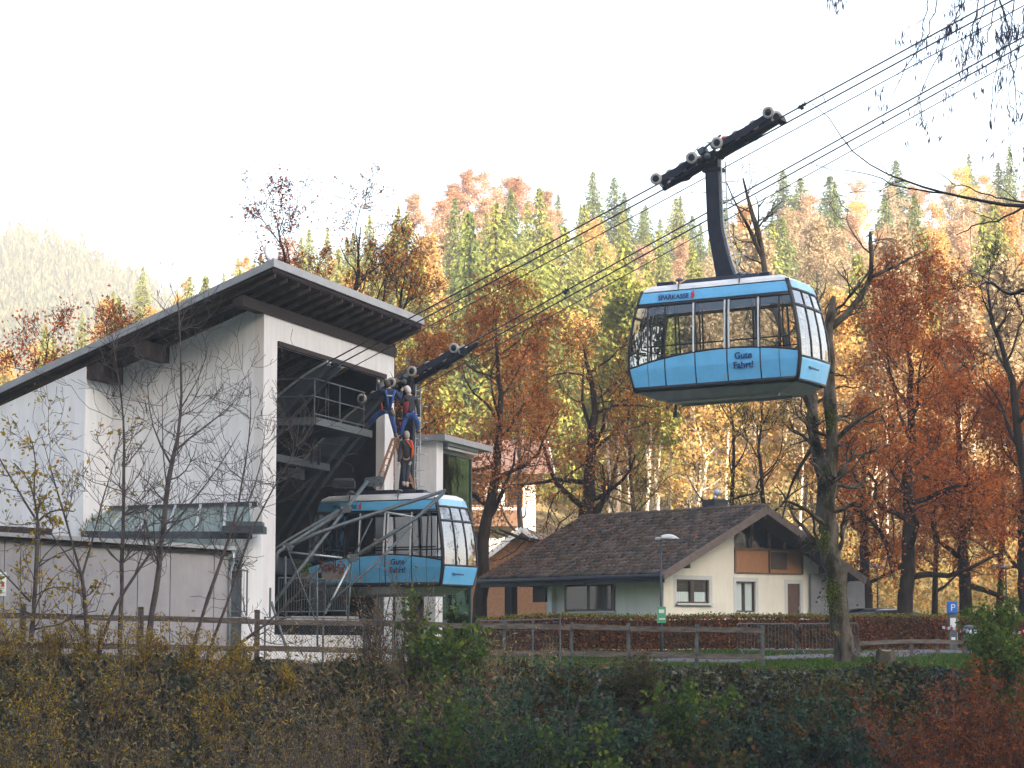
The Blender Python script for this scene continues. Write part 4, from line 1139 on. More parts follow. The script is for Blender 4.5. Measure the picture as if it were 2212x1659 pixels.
# small grey flat roof and wall beside the canopy, with a short railing
lb = thing('entrance_lobby', 'narrow white entrance lobby with flat grey roof beside the station corner', 'building')
p0, p1 = P(497, 1140, 68.9), P(567, 1140, 69.3)
zt_ = zv(1152, 69); zb0 = -.1
mb = MB(); a, b = Vector((p0.x + .35, p0.y, 0)), Vector((p1.x - .04, p1.y, 0)); 
mb.hexa([(a.x, a.y, zb0), (b.x, b.y, zb0), (b.x, b.y + .5, zb0), (a.x, a.y + .5, zb0)], [(a.x, a.y, zt_), (b.x, b.y, zt_), (b.x, b.y + .5, zt_), (a.x, a.y + .5, zt_)]); mb.build('wall', M['render'], lb)
mb = MB(); c = P(528, 1145, 68.5); mb.box((c.x, c.y, c.z), (1.15, 1.0, .20)); mb.build('roof', M['saddle'], lb)
mb = MB(); mb.box((c.x + .02, c.y - .02, c.z + .16), (1.0, .8, .12)); mb.build('roof_trim', M['steel'], lb)
rl2 = thing('landing_railing', 'short pale baluster railing beside the grey service building', 'railing')
rail_panel(rl2, P(492, 1330, 68.1), P(533, 1330, 68.5), 1.25, 6)
mb = MB(); mb.bar(P(489, 1337, 68.1), P(536, 1337, 68.5), .3, .1); mb.build('ledge', M['concrete'], rl2)
pb = thing('planter', 'small planter with green herb by the landing railing', 'planter'); p = P(503, 1240, 68.4)
mb = MB(); mb.box(p, (.5, .3, .2)); mb.build('box', M['oldwood'], pb)
rng = np.random.default_rng(2); C = rng.normal(size=(160, 3)) * (.16, .1, .13) + np.array(p) + (0, 0, .28); V, Fq = leaf_quads(rng, C, .07); fast_mesh('plant', V, Fq, L_['teal'], pb)
# ================================================================= hut with tiled roof
hut = thing('hut', 'cream rendered hut with dark mossy tiled gable roof behind the hedge', 'house')
hr = Vector((-.625, .78, 0)); hg = Vector((.78, .625, 0)); E0 = Vector((5.74, 95, 0))
hut.matrix_world = frame((hg.x, hg.y), (hr.x, hr.y), E0)         # local x along the gable, y back along the ridge
GH = gzz(8, 97) - .1
ze, zapex = zv(1243, 95.2) - .05, zv(1098, 98.4) - .12
Hr, HL = 5.55, 11.3                                                # ridge position, roof length
print('hut', ze, zapex, GH)
rise = (zapex - ze) / Hr
def tile_mat():
    m, n, l, b = new_mat('old_roof_tiles')
    tc = n.new('ShaderNodeTexCoord'); t = n.new('ShaderNodeTexNoise'); t.inputs['Scale'].default_value = 1.3; t.inputs['Detail'].default_value = 8; t.inputs['Roughness'].default_value = .75
    r = ramp(n, [(.026, .022, .020), (.080, .064, .056), (.045, .045, .034), (.17, .13, .115)])
    for e, p in zip(r.color_ramp.elements, (.3, .48, .6, .72)): e.position = p
    g = n.new('ShaderNodeNewGeometry'); mx = n.new('ShaderNodeMixRGB'); mx.blend_type = 'MULTIPLY'; mx.inputs[0].default_value = .75
    r2 = ramp(n, [(.25, .24, .24), (.95, .92, .88), (2.1, 1.8, 1.65)])
    l.new(g.outputs['Random Per Island'], r2.inputs[0])
    l.new(tc.outputs['Object'], t.inputs[0]); l.new(t.outputs[0], r.inputs[0]); l.new(r.outputs[0], mx.inputs[1]); l.new(r2.outputs[0], mx.inputs[2]); l.new(mx.outputs[0], b.inputs['Base Color'])
    b.inputs['Roughness'].default_value = .85; b.inputs['Specular IOR Level'].default_value = .2
    return m
M['tile'] = tile_mat()
def tiles(name, x0, z0, x1, z1, y0, y1, parent, rng, pitch_y=.27, course=.31, mat=None):
    """one slope of overlapping curved tiles; (x0,z0) eave, (x1,z1) ridge"""
    Ls = math.hypot(x1 - x0, z1 - z0); nx = int(Ls / course); ny = int((y1 - y0) / pitch_y)
    dx, dz = (x1 - x0) / Ls, (z1 - z0) / Ls; nxn, nzn = -dz, dx
    if nzn < 0: nxn, nzn = -nxn, -nzn
    prof = np.array([(0, .0), (.25, .012), (.5, .045), (.75, .05), (1.0, .015)])
    Vs = []; Fs = []; c = 0
    for i in range(nx):
        s0 = Ls * i / nx - .04; s1 = Ls * (i + 1) / nx + .03
        for j in range(ny):
            ya = y0 + (y1 - y0) * j / ny; yb = y0 + (y1 - y0) * (j + 1) / ny - .008; jit = rng.normal() * .006; js = rng.normal() * .012
            row = []
            for s, lift in ((s0 + js, .075 + jit), (s1 + js, .04)):
                for f, h in prof: row.append((x0 + dx * s + nxn * (lift + h), ya + (yb - ya) * f, z0 + dz * s + nzn * (lift + h)))
            for f, h in prof: s = s0 + js; row.append((x0 + dx * s + nxn * .01, ya + (yb - ya) * f, z0 + dz * s + nzn * .01))
            Vs += row
            for k in range(4): Fs.append((c + k, c + k + 1, c + 5 + k + 1, c + 5 + k)); Fs.append((c + 10 + k, c + 10 + k + 1, c + k + 1, c + k))
            c += 15
    return fast_mesh(name, np.array(Vs), np.array(Fs), mat or M['tile'], parent)
rng = np.random.default_rng(7)
rf = MB()
for sx in (0, 1):
    xe, xr = (0, Hr) if sx == 0 else (2 * Hr, Hr)
    rf.hexa([(xe, -.2, ze), (xr, -.2, zapex), (xr, HL, zapex), (xe, HL, ze)], [(xe, -.2, ze + .12), (xr, -.2, zapex + .12), (xr, HL, zapex + .12), (xe, HL, ze + .12)])
roof = rf.build('roof', M['darkwood'], hut)
tiles('roof_tiles', -.10, ze + .10, Hr, zapex + .14, -.22, HL, roof, rng)
tiles('roof_tiles', 2 * Hr + .10, ze + .10, Hr, zapex + .14, -.22, HL, roof, rng)
mb = MB(); mb.tube([(Hr, y, zapex + .20 + .02 * math.sin(y * 9)) for y in np.arange(-.25, HL, .1)], .12, 10); mb.build('ridge_cap', M['tile'], roof, True)
# leaves lying on the roof
C = []
for _ in range(1500):
    f, y = rng.uniform(0, 1) ** 1.2, rng.uniform(-.2, HL); y = HL * (1 - rng.uniform() ** 1.4); C.append((f * Hr, y, ze + f * (zapex - ze) + .28))
V, Fq = leaf_quads(rng, np.array(C), .10); fast_mesh('fallen_leaves', V, Fq, L_['litter'], roof)
bv = MB()
for xe in (-.12, 2 * Hr + .12):
    for yy_ in (-.26,):
        bv.bar((xe, yy_, ze - .05 + .05), (Hr, yy_, zapex + .05), .05, .30, up=(0, 0, 1))
bv.build('barge_board', pm('brown_barge_board', (.085, .062, .055), (.14, .105, .09), scale=6, rough=.7), hut)
mb = MB(); mb.tube([(-.16, -.3, ze + .02), (-.16, HL, ze + .02)], .09, 8); mb.build('gutter', M['anthracite'], hut, True)
mb = MB(); mb.bar((0.02, -.18, ze - .12), (.02, HL, ze - .12), .05, .22); mb.build('fascia', M['steel_dark'], hut)
for xw, k in ((1.35, 0), (Hr, 1), (2 * Hr - 1.3, 0)):
    zt2 = ze + rise * (xw if xw <= Hr else 2 * Hr - xw)
    mb = MB(); mb.bar((xw, -.15, zt2 - .18), (xw, 1.2, zt2 - .18), .16, .26); mb.build('purlin', M['darkwood'], hut)
# walls (gable at y=1.0)
yG, xa, xb = 1.0, 1.05, 10.2
zt2 = lambda x: ze + rise * (x if x <= Hr else 2 * Hr - x) - .03
def gu(u, y=yG):      # local x on the gable plane seen at column u
    o = hut.matrix_world @ Vector((0, y, 0)); k = (u - 1106) / F * 1.004
    return (k * o.y - o.x) / (hg.x - k * hg.y)
def gY(x, y=yG): return (hut.matrix_world @ Vector((x, y, 0))).y
opens = []
def opening(u0, u1, v0, v1):
    x0, x1 = gu(u0), gu(u1); ym = gY((x0 + x1) / 2); return x0, x1, zv(v1, ym), zv(v0, ym)
W1 = opening(1459, 1529, 1252, 1303); W2 = opening(1587, 1628, 1256, 1322); Dr = opening(1697, 1724, 1261, 1372); WD = opening(1583, 1729, 1100, 1240)
# gable wall as vertical strips round the openings
cuts = sorted({xa, xb, W1[0], W1[1], W2[0], W2[1], Dr[0], Dr[1], WD[0], WD[1], Hr})
mb = MB()
def strip(x0, x1, z0, z1):
    a = z1 if z1 is not None else zt2(x0); b = z1 if z1 is not None else zt2(x1)
    if min(a, b) - z0 < .02: return
    mb.hexa([(x0, yG, z0), (x1, yG, z0), (x1, yG + .3, z0), (x0, yG + .3, z0)], [(x0, yG, a), (x1, yG, b), (x1, yG + .3, b), (x0, yG + .3, a)])
for x0, x1 in zip(cuts[:-1], cuts[1:]):
    xm = (x0 + x1) / 2; hol = sorted([o_[2:] for o_ in (W1, W2, Dr) if o_[0] - .001 < xm < o_[1] + .001])
    top = WD[2] if WD[0] < xm < WD[1] else None
    z = GH - .2
    for h0, h1 in hol:
        strip(x0, x1, z, h0); z = h1
    strip(x0, x1, z, top)
mb.build('gable_wall', M['cream'], hut)
mb = MB(); mb.prism([(xa + .31, HL - 1.0, ze - .2), (xb - .31, HL - 1.0, ze - .2), (xb - .31, HL - 1.0, zt2(xb - .31) - .02), (Hr, HL - 1.0, zt2(Hr) - .02), (xa + .31, HL - 1.0, zt2(xa + .31) - .02)], (0, .1, 0)); mb.build('rear_gable_wall', M['inner'], hut)
mb = MB()     # long walls
mb.box((xa + .15, (yG + .3 + HL - 3.2) / 2, (GH + ze) / 2), (.3, HL - 3.2 - yG - .3, ze + .35 - GH))
mb.box((xb - .15, (yG + .3 + HL - .6) / 2, (GH + ze) / 2), (.3, HL - .6 - yG - .3, ze + .35 - GH)); mb.box(((xa + xb) / 2, HL - 3.2, (GH + ze) / 2), (xb - xa - .01, .28, ze + .35 - GH))
mb.build('long_wall', M['cream'], hut)
def hut_window(o_, name, sash=2, curtain=None, frame_m='brown'):
    x0, x1, z0, z1 = o_
    M.setdefault('brown', pm('brown_window_wood', (.045, .028, .022), (.07, .045, .035), scale=8, rough=.5))
    w_ = MB(); t = .06
    for a, b in ((x0, x0 + t), (x1 - t, x1)): w_.box(((a + b) / 2, yG + .10, (z0 + z1) / 2), (t, .08, z1 - z0))
    for a in (z0 + t / 2, z1 - t / 2): w_.box(((x0 + x1) / 2, yG + .10, a), (x1 - x0 - 2 * t - .004, .076, t))
    if sash == 2: w_.box(((x0 + x1) / 2, yG + .09, (z0 + z1) / 2), (.2, .10, z1 - z0 - 2 * t - .004))
    f = w_.build(name, M['brown'], hut)
    g = MB(); g.box(((x0 + x1) / 2, yG + .12, (z0 + z1) / 2), (x1 - x0 - 2 * t, .012, z1 - z0 - 2 * t)); g.build('pane', M['glass_dark'], f)
    s = MB(); s.box(((x0 + x1) / 2, yG - .05, z0 - .04), (x1 - x0 + .16, .22, .07)); s.build('sill', M['lightgrey'], f)
    if curtain:
        sheer = M.setdefault('sheer', pm('sheer_curtain', (.80, .82, .82), rough=.9))
        c = MB(); zc = z0 + (z1 - z0) * curtain
        for a, b in ((x0 + t, (x0 + x1) / 2 - .1), ((x0 + x1) / 2 + .1, x1 - t)):
            G = np.array([[(a + (b - a) * i / 20, yG + .16 + .015 * math.sin(i * 1.9), z) for z in (z0 + t, zc)] for i in range(21)]); c.grid(G)
        solid(c.build('curtain', M['sheer'], f), .006)
    s = MB(); e = .16     # painted surround, 4 mm proud
    for a, b, c_, d in ((x0 - e, x0, z0 - e, z1 + e), (x1, x1 + e, z0 - e, z1 + e), (x0, x1, z1, z1 + e), (x0, x1, z0 - e, z0)):
        s.box(((a + b) / 2, yG - .002, (c_ + d) / 2), (b - a, .008, d - c_))
    s.build('surround', M['lightgrey'], f)
    return f
hut_window(W1, 'window', 2, .48)
hut_window(W2, 'window', 1, .97)
f = MB(); x0, x1, z0, z1 = Dr; f.box(((x0 + x1) / 2, yG + .08, (max(z0, GH) + z1) / 2), (x1 - x0 - .01, .05, z1 - max(z0, GH)))
dr = f.build('door', pm('brown_door_wood', (.07, .035, .022), (.11, .055, .035), scale=5, rough=.5, stretch=(6, 6, 1)), hut)
s = MB(); s.box((x1 - .08, yG + .03, z0 + 1.1), (.03, .06, .14)); s.build('handle', M['steel_light'], dr)
s = MB(); e = .17
for a, b, c_, d in ((x0 - e, x0, GH, z1 + e), (x1, x1 + e, GH, z1 + e), (x0, x1, z1, z1 + e)): s.box(((a + b) / 2, yG - .002, (c_ + d) / 2), (b - a, .008, d - c_))
s.build('surround', M['lightgrey'], dr)
# timber gable field with glazing above
x0, x1, z0, z1 = WD; zmid = zv(1186, gY(Hr)); xpost = gu(1658)
M['larch'] = pm('orange_larch_boards', (.28, .12, .05), (.36, .17, .075), scale=3, rough=.6, stretch=(8, 8, 1))
f = MB(); f.box(((x0 + xpost) / 2, yG + .02, (z0 + zmid) / 2), (xpost - x0 - .08, .06, zmid - z0 - .05)); f.box(((xpost + x1) / 2 + .0, yG + .02, (z0 + zmid) / 2), (x1 - xpost - .08, .06, zmid - z0 - .05)); f.build('board_panel', M['larch'], hut)
f = MB(); xh, xh2 = gu(1662), gu(1695); f.box(((xh + xh2) / 2, yG - .025, (z0 + zmid) / 2 + .05), (xh2 - xh, .025, zmid - z0 - .28)); f.build('hatch', M['brown'], hut)
f = MB()
f.box(((x0 + x1) / 2, yG + .0, z0 + .02), (x1 - x0, .10, .05)); f.box(((x0 + x1) / 2, yG - .01, zmid), (x1 - x0, .10, .08))
for x in (x0 + .03, xpost, x1 - .03): f.box((x, yG - .015, (z0 + zmid) / 2), (.07, .11, zmid - z0 - .10))
for x in (x0 + (xpost - x0) * .5, xpost, xpost + (x1 - xpost) * .45): f.box((x, yG - .015, (zmid + zt2(x)) / 2), (.08, .10, zt2(x) - zmid - .12))
f.build('timber_frame', pm('brown_frame_timber', (.10, .055, .035), (.15, .085, .055), scale=5, rough=.6), hut)
f = MB(); f.prism([(x0, yG + .1, zmid), (x1, yG + .1, zmid), (x1, yG + .1, zt2(x1)), (Hr, yG + .1, zt2(Hr)), (x0, yG + .1, zt2(x0))], (0, .012, 0)); f.build('gable_pane', M['glass_dark'], hut)
# dark sheets in place of the unlit room behind the glass
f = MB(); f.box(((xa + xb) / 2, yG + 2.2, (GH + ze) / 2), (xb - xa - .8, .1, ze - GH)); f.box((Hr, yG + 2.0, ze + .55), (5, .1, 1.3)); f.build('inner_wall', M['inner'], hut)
# windows of the long wall under the eave
def lu(u):
    o = hut.matrix_world @ Vector((xa, 0, 0)); k = (u - 1106) / F * 1.004; return (k * o.y - o.x) / (hr.x - k * hr.y)
ya_, yb_ = lu(1325), lu(1222); ym = (hut.matrix_world @ Vector((xa, (ya_ + yb_) / 2, 0))).y; z0, z1 = zv(1318, ym), zv(1258, ym)
f = MB(); f.box((xa - .02, (ya_ + yb_) / 2, (z0 + z1) / 2), (.07, abs(yb_ - ya_) + .1, z1 - z0 + .1)); f2 = f.build('window', M['brown'], hut)
for a, b in ((.04, .47), (.53, .96)):
    g = MB(); g.box((xa - .065, ya_ + (yb_ - ya_) * (a + b) / 2, (z0 + z1) / 2), (.012, abs(yb_ - ya_) * (b - a), z1 - z0 - .08)); g.build('pane', pm('dark_window_pane', (.02, .022, .026), rough=.06, spec=.8) if 'dpane' not in M else M['dpane'], f2)
g = MB(); g.box((xa - .05, (ya_ + yb_) / 2, z0 - .08), (.1, abs(yb_ - ya_) + .25, .06)); g.build('sill', M['lightgrey'], f2)
pu = lu(1196); f = MB(); f.box((xa - .12, pu, (GH + ze) / 2), (.22, .26, ze - GH)); f.build('pillar', M['render'], hut)
f = MB(); f.box((.45, HL - 1.6, (GH + ze) / 2 - .1), (.28, .28, ze - GH - .1)); f.box((xa + .1, HL - .5, (GH + ze) / 2 - .1), (.28, .28, ze - GH - .1)); f.build('porch_post', M['darkwood'], hut)
p = hut.matrix_world.inverted() @ P(1170, 1278, 103.5)
f = MB(); f.box((xa - .06, lu(1168), zv(1282, 103)), (.1, .8, .75)); f.build('wall_box', M['dark'], hut)
# chimney
f = MB(); cx = Hr + .35; cy = 4.3; zc = zapex - .35
u_c = 1543
o_ = hut.matrix_world @ Vector((cx, 0, 0)); k = (u_c - 1106) / F * 1.004; cy = (k * o_.y - o_.x) / (hr.x - k * hr.y)
f.box((cx, cy, zc + .35), (.75, .75, 1.1)); f.box((cx, cy, zc + .93), (.85, .85, .08)); ch = f.build('chimney', M['saddle'], hut)
f = MB(); f.cyl((cx, cy, zc + .97), (cx, cy, zc + 1.15), .1); f.lathe([(.05, 0), (.12, .06), (.16, .20), (.10, .32), (0, .36)], (cx - .02, cy, zc + 1.12), 12, (.5, -.3, .8)); f.build('chimney_cowl', M['steel_light'], ch, True)
# climbing wall panel
cw = thing('climbing_wall', 'grey climbing panel with dark holds leaning on the hut gable', 'climbing wall')
cw.matrix_world = hut.matrix_world.copy(); x0, x1 = gu(1741), gu(1741) + 3.2; z1 = zv(1240, gY(x0))
f = MB(); f.box(((x0 + x1) / 2, yG - .12, (GH + z1) / 2), (x1 - x0, .12, z1 - GH)); f.build('board', pm('grey_climbing_board', (.17, .18, .20), (.22, .23, .25), scale=2, rough=.8), cw, bevel=.02)
f = MB(); rg = random.Random(8)
for k in range(26): x = x0 + rg.uniform(.1, 3); z = GH + rg.uniform(.4, z1 - GH - .15); f.lathe([(0, -.05), (.05, -.04), (.04, 0), (0, .0)], (x, yG - .18, z), 7, (0, 1, 0))
f.build('climbing_hold', M['dark'], cw)

# ================================================================= sunlit houses behind
def far_house(name, lab, o, ang, Wx, Ly, zb, zw_, zr_, wallm, roofm, ov=.6, ridge_along=True):
    r = thing(name, lab, 'house', (o[0], o[1], zb), ang)
    mb = MB(); x = Wx / 2
    mb.add([(-x, 0, -1), (x, 0, -1), (x, 0, zw_), (0, 0, zr_), (-x, 0, zw_), (-x, Ly, -1), (x, Ly, -1), (x, Ly, zw_), (0, Ly, zr_), (-x, Ly, zw_)],
           [(0, 1, 2, 3, 4), (9, 8, 7, 6, 5), (1, 6, 7, 2), (0, 4, 9, 5), (0, 5, 6, 1), (2, 7, 8, 3), (4, 3, 8, 9)])
    mb.build('wall', wallm, r)
    mb = MB(); s = (zr_ - zw_) / x
    for sg in (-1, 1):
        xe = sg * (x + ov); ze_ = zw_ - s * ov
        mb.hexa([(xe, -ov, ze_ + .02), (0, -ov, zr_ + .02), (0, Ly + ov, zr_ + .02), (xe, Ly + ov, ze_ + .02)], [(xe, -ov, ze_ + .2), (0, -ov, zr_ + .2), (0, Ly + ov, zr_ + .2), (xe, Ly + ov, ze_ + .2)])
    rf_ = mb.build('roof', roofm, r)
    mb = MB()
    for sg in (-1, 1): mb.bar((sg * (x + ov), -ov - .03, zw_ - s * ov + .1), (0, -ov - .03, zr_ + .1), .05, .26)
    mb.build('barge_board', M['white'], rf_)
    return r
def hwin(r, x, y, z, w_, h, fm, face='front', curtain=False):
    mb = MB()
    if face == 'front':
        for a in (-1, 1): mb.box((x + a * (w_ / 2 - .04), y - .04, z), (.08, .1, h)); mb.box((x, y - .04, z + a * (h / 2 - .04)), (w_ - .16, .1, .08))
        mb.box((x, y - .04, z), (.06, .09, h - .16))
        f = mb.build('window', fm, r); g = MB(); g.box((x, y - .012, z), (w_ - .16, .02, h - .16)); g.build('pane', M['white'] if curtain else M['dpane'], f)
    else:
        for a in (-1, 1): mb.box((y, x + a * (w_ / 2 - .04), z), (.1, .08, h)); mb.box((y, x, z + a * (h / 2 - .04)), (.1, w_ - .16, .08))
        f = mb.build('window', fm, r); g = MB(); g.box((y, x, z), (.03, w_ - .16, h - .16)); g.build('pane', M['white'] if curtain else M['dpane'], f)
M['dpane'] = pm('dark_window_pane', (.02, .022, .026), rough=.06, spec=.8)
M['shingle'] = pm('brown_wood_shingles', (.26, .12, .06), (.36, .18, .09), scale=7, rough=.8, bump=.5, bscale=30)
M['whitewash'] = pm('sunlit_whitewash', (.74, .70, .64), (.80, .77, .71), scale=1, rough=.9)
M['redroof'] = pm('reddish_roof_tiles', (.15, .085, .065), (.21, .125, .10), scale=9, rough=.8, bump=.4)
M['brownroof'] = pm('brown_roof_tiles', (.13, .085, .06), (.19, .13, .09), scale=9, rough=.8, bump=.6, bscale=18)
x_, y_ = ux(1080, 124)
h1 = far_house('chalet', 'brown shingled chalet with white barge boards behind the hut porch', (x_ + 1.2, y_, 0), R(-8), 7.5, 9, gzz(x_, y_) - .2, 3.3, 6.2, M['shingle'], M['brownroof'], .5)
for x, cur in ((-2.6, True), (.1, True), (1.6, True)): hwin(h1, x, 0, 1.15, .75, 1.15, M['larch'], curtain=cur)
hwin(h1, .45, 0, 4.6, .6, .8, M['white'])
mb = MB(); mb.box((0, -.06, .1), (7.5, .1, .5)); mb.build('base_course', M['concrete'], h1)
x_, y_ = ux(1146, 146)
gh = gzz(x_ - 4, y_) - .5
ev = zv(1012, 141) - gh; rv = zv(955, 145) - gh
h2 = far_house('apartment_house', 'bright sunlit white house with reddish roof and brown balconies behind the trees', (x_, y_, 0), R(93), 9.5, 15, gh, ev, rv, M['whitewash'], M['redroof'], 1.0)
for z in (ev - 1.5, ev - 4.3):
    for yy_ in (1.2, 3.4, 5.6, 8.2, 11): hwin(h2, yy_, -4.79, z, 1.0, 1.35, M['larch'], 'side')
for z in (ev - 2.9,):
    mb = MB(); mb.box((-5.4, 6.5, z - .4), (1.3, 11, .14)); mb.box((-6.02, 6.5, z + .05), (.05, 11, .8)); mb.build('balcony', pm('brown_balcony_boards', (.14, .07, .04), (.2, .11, .06), scale=6, stretch=(1, 6, 1)), h2)
# ================================================================= forest on the hillside
vis = np.random.default_rng(11)
SPR = [spruce(s, 16, r) for s, r in ((1, 3.1), (2, 3.5), (3, 2.8), (4, 3.3))]
def spruce_proto(k):
    tr, V, Fq = SPR[k]
    root = thing('spruce_tree', 'x', 'tree')
    tubes_obj('trunk', tr, 4, M['bark'], root); fast_mesh('crown', V, Fq, L_['spruce'], root)
    return root
sp = [spruce_proto(k) for k in range(4)]
bp = []
for k in range(4):
    rng = np.random.default_rng(40 + k)
    root = thing('beech_tree', 'x', 'tree')
    sk = gen_tree(60 + k, H=14, tr=.16, nlimb=22, first=.28, limb_len=.30, wig=.12, levels=3, nch=(6, 4), ang=(.6, .55, .5), up=(.12, .10, .05), lratio=(.5, .5), top=.35)
    pale = k in (1, 3)
    tree_parts(root, sk, M['bark_pale'] if pale else M['bark'], L_['beech'], rng, per=1 if pale else 2.4, size=.30, lev_leaf=2, spreadr=.35)
    bp.append(root)
# slim forest-edge trees with long pale trunks
ep = []
for k in range(2):
    rng = np.random.default_rng(80 + k)
    root = thing('pale_trunk_tree', 'x', 'tree')
    sk = gen_tree(90 + k, H=17, tr=.15, nlimb=14, first=.55, limb_len=.16, wig=.14, levels=3, nch=(5, 4), ang=(.7, .6, .5), lratio=(.5, .5))
    tree_parts(root, sk, M['bark_pale'], L_['spruce'] if k == 0 else L_['beech'], rng, per=4, size=.3, lev_leaf=2, spreadr=.35)
    ep.append(root)

TINT = {  # object colours multiply the leaf colour
    'green': (.85, 1.0, .8), 'lime': (1.42, 1.38, .95), 'bluish': (.75, .95, 1.15), 'dark': (.5, .6, .6), 'gold': (1.5, 1.45, .45),
    'peach': (1.25, 1.05, .92), 'rust': (1.2, .82, .66), 'orange': (1.30, 1.0, .50), 'amber': (1.3, 1.1, .5), 'tan': (1.0, 1.0, .85)}
KIND = {'green': 'mid-green', 'lime': 'yellow-green', 'bluish': 'bluish green', 'dark': 'dark green', 'gold': 'bright golden', 'peach': 'peach-coloured', 'rust': 'rust-red', 'orange': 'glowing orange', 'amber': 'amber yellow', 'tan': 'tan-coloured'}
placed = []
def put(kind, u, y, scale, tint, wide=1.0):
    x = (u - 1106) / F * y; z = gzz(x, y) - .15
    protos = {'spruce': sp, 'beech': bp, 'pale': ep}[kind]
    placed.append(dict(kind=kind, k=int(vis.integers(len(protos))) if kind != 'pale' else (0 if tint in ('green', 'lime') else 1), u=u, y=y, x=x, z=z, s=scale, tint=tint, w=wide, rot=float(vis.uniform(0, 6.28))))
def mix_at(u, y):
    """species and colour by place on the hillside"""
    t = (y - 150) / 230; r = vis.uniform()
    if u < 560: return ('spruce', 'lime') if r < .78 else ('beech', 'amber')
    if u < 940:
        if t > .8: return ('spruce', 'lime') if r < .7 else ('beech', 'peach')
        return ('spruce', 'lime') if r < .85 else ('beech', 'amber')
    if u < 1230:
        if t > .72: return ('beech', 'peach' if r < .6 else 'rust') if r < .85 else ('spruce', 'lime')
        if t > .1: return ('spruce', 'lime') if r < .72 else (('spruce', 'green') if r < .94 else ('beech', 'tan'))
        return ('spruce', 'lime')
    if u < 1480:
        if t > .86: return ('spruce', 'green')
        if t > .55: return ('beech', 'peach' if r < .5 else 'tan') if r < .55 else ('spruce', 'lime')
        if t > .15: return ('spruce', 'lime') if r < .7 else ('beech', 'amber')
        return ('pale', 'lime') if r < .6 else ('beech', 'amber')
    if t > .88: return ('spruce', 'green' if r < .2 else 'bluish') if r < .34 else ('beech', 'peach' if r < .7 else 'tan')
    if t > .5: return ('beech', 'peach' if r < .38 else ('tan' if r < .74 else 'orange')) if r < .78 else ('spruce', 'green')
    if t > .2: return ('beech', 'orange' if r < .22 else ('amber' if r < .5 else 'tan')) if r < .74 else ('spruce', 'lime')
    return ('beech', 'amber' if r < .45 else ('orange' if r < .7 else 'gold')) if r < .7 else ('pale', 'tan')
rows = [152, 160, 169, 179, 190, 202, 215, 229, 244, 260, 277, 295, 314, 334, 355, 376]
for ri, y in enumerate(rows):
    du = F * (4.4 + .010 * y) / y * .97
    u = -60 + vis.uniform(0, du)
    while u < 2290:
        yy_ = y + vis.uniform(-6, 6)
        if not (y < 175 and 1000 < u < 1230):
            kd, tn = mix_at(u, yy_)
            hide = (y < 260 and u < 470) or (y < 190 and 150 < u < 850)   # wholly behind the station
            if not hide:
                s_ = vis.uniform(.72, 1.08) * (.92 if kd == 'spruce' else 1.0)
                if y < 175: s_ *= .95
                if y > 290: s_ *= .80
                if kd == 'beech': s_ *= .9
                if kd == 'spruce' and 200 < y < 320 and 840 < u < 1420: s_ *= 1.2
                put(kd, u, yy_, s_, tn, vis.uniform(1.1, 1.45) if kd == 'spruce' else vis.uniform(.95, 1.25))
        u += du * vis.uniform(.7, 1.3)
# the marked trees of the skyline
for u, s_, tn in ((1283, .78, 'green'), (1330, .82, 'bluish'), (1398, .72, 'green'), (1465, .72, 'lime'), (1500, .62, 'bluish'), (1207, .6, 'green'),
                  (1700, .88, 'bluish'), (1738, .8, 'green'), (1803, .82, 'bluish'), (1948, .8, 'bluish'), (2172, .6, 'green'), (1352, .68, 'dark')):
    put('spruce', u, 380 + vis.uniform(-3, 3), s_ , tn, 1.6 if u < 1690 else 2.1)
for u in (1105, 1150, 1372, 1392, 1406, 1424, 1438, 1455, 1478, 1492, 1513, 1526, 1548, 1575):
    put('pale', u + vis.uniform(-4, 4), 150 + vis.uniform(0, 10), vis.uniform(.85, 1.05), 'lime' if u < 1450 else 'tan', .9)
for u, s_, tn in ((1862, .95, 'gold'), (2095, 1.15, 'gold'), (2135, 1.0, 'amber'), (1035, 1.25, 'peach'), (985, 1.1, 'rust'), (1090, 1.15, 'peach'), (1130, 1.05, 'rust'), (1185, 1.0, 'peach'), (1750, .75, 'rust'), (2010, .8, 'peach')):
    put('beech', u, 376 + vis.uniform(-4, 2), s_ * .55, tn, 1.5)
# drop the excess, farthest and smallest first
print('hill trees', len(placed), {k: sum(1 for p in placed if p['kind'] == k) for k in ('spruce', 'beech', 'pale')})
def part_of_view(u):
    for lim, nm in ((180, 'at the far left edge'), (480, 'left of the station roof tip'), (760, 'behind the station roof'), (960, 'right of the station roof'), (1160, 'above the lower cabin'),
                    (1360, 'above the tiled hut'), (1560, 'left of the upper cabin'), (1780, 'behind the upper cabin'), (1960, 'right of the upper cabin'), (9999, 'at the far right edge')):
        if u < lim: return nm
def level(y):
    for lim, nm in ((176, 'at the hill foot'), (215, 'low on the hillside'), (262, 'halfway uphill'), (330, 'high on the hillside'), (9999, 'on the skyline')):
        if y < lim: return nm
ORD = ['first', 'second', 'third', 'fourth', 'fifth', 'sixth', 'seventh', 'eighth', 'ninth', 'tenth', 'eleventh', 'twelfth']
NM = {'spruce': 'spruce', 'beech': 'broadleaf tree', 'pale': 'long-stemmed tree'}
grp = {}
for p in placed: grp.setdefault((p['kind'], p['tint'], level(p['y']), part_of_view(p['u'])), []).append(p)
for key, lst in grp.items():
    lst.sort(key=lambda p: p['u'])
    for i, p in enumerate(lst):
        if len(lst) == 1: p['label'] = f"{KIND[p['tint']]} {NM[p['kind']]} {level(p['y'])}, {part_of_view(p['u'])}"
        else: p['label'] = f"{ORD[min(i, 11)]} {KIND[p['tint']]} {NM[p['kind']]} {level(p['y'])}, {part_of_view(p['u'])}"
first_used = set()
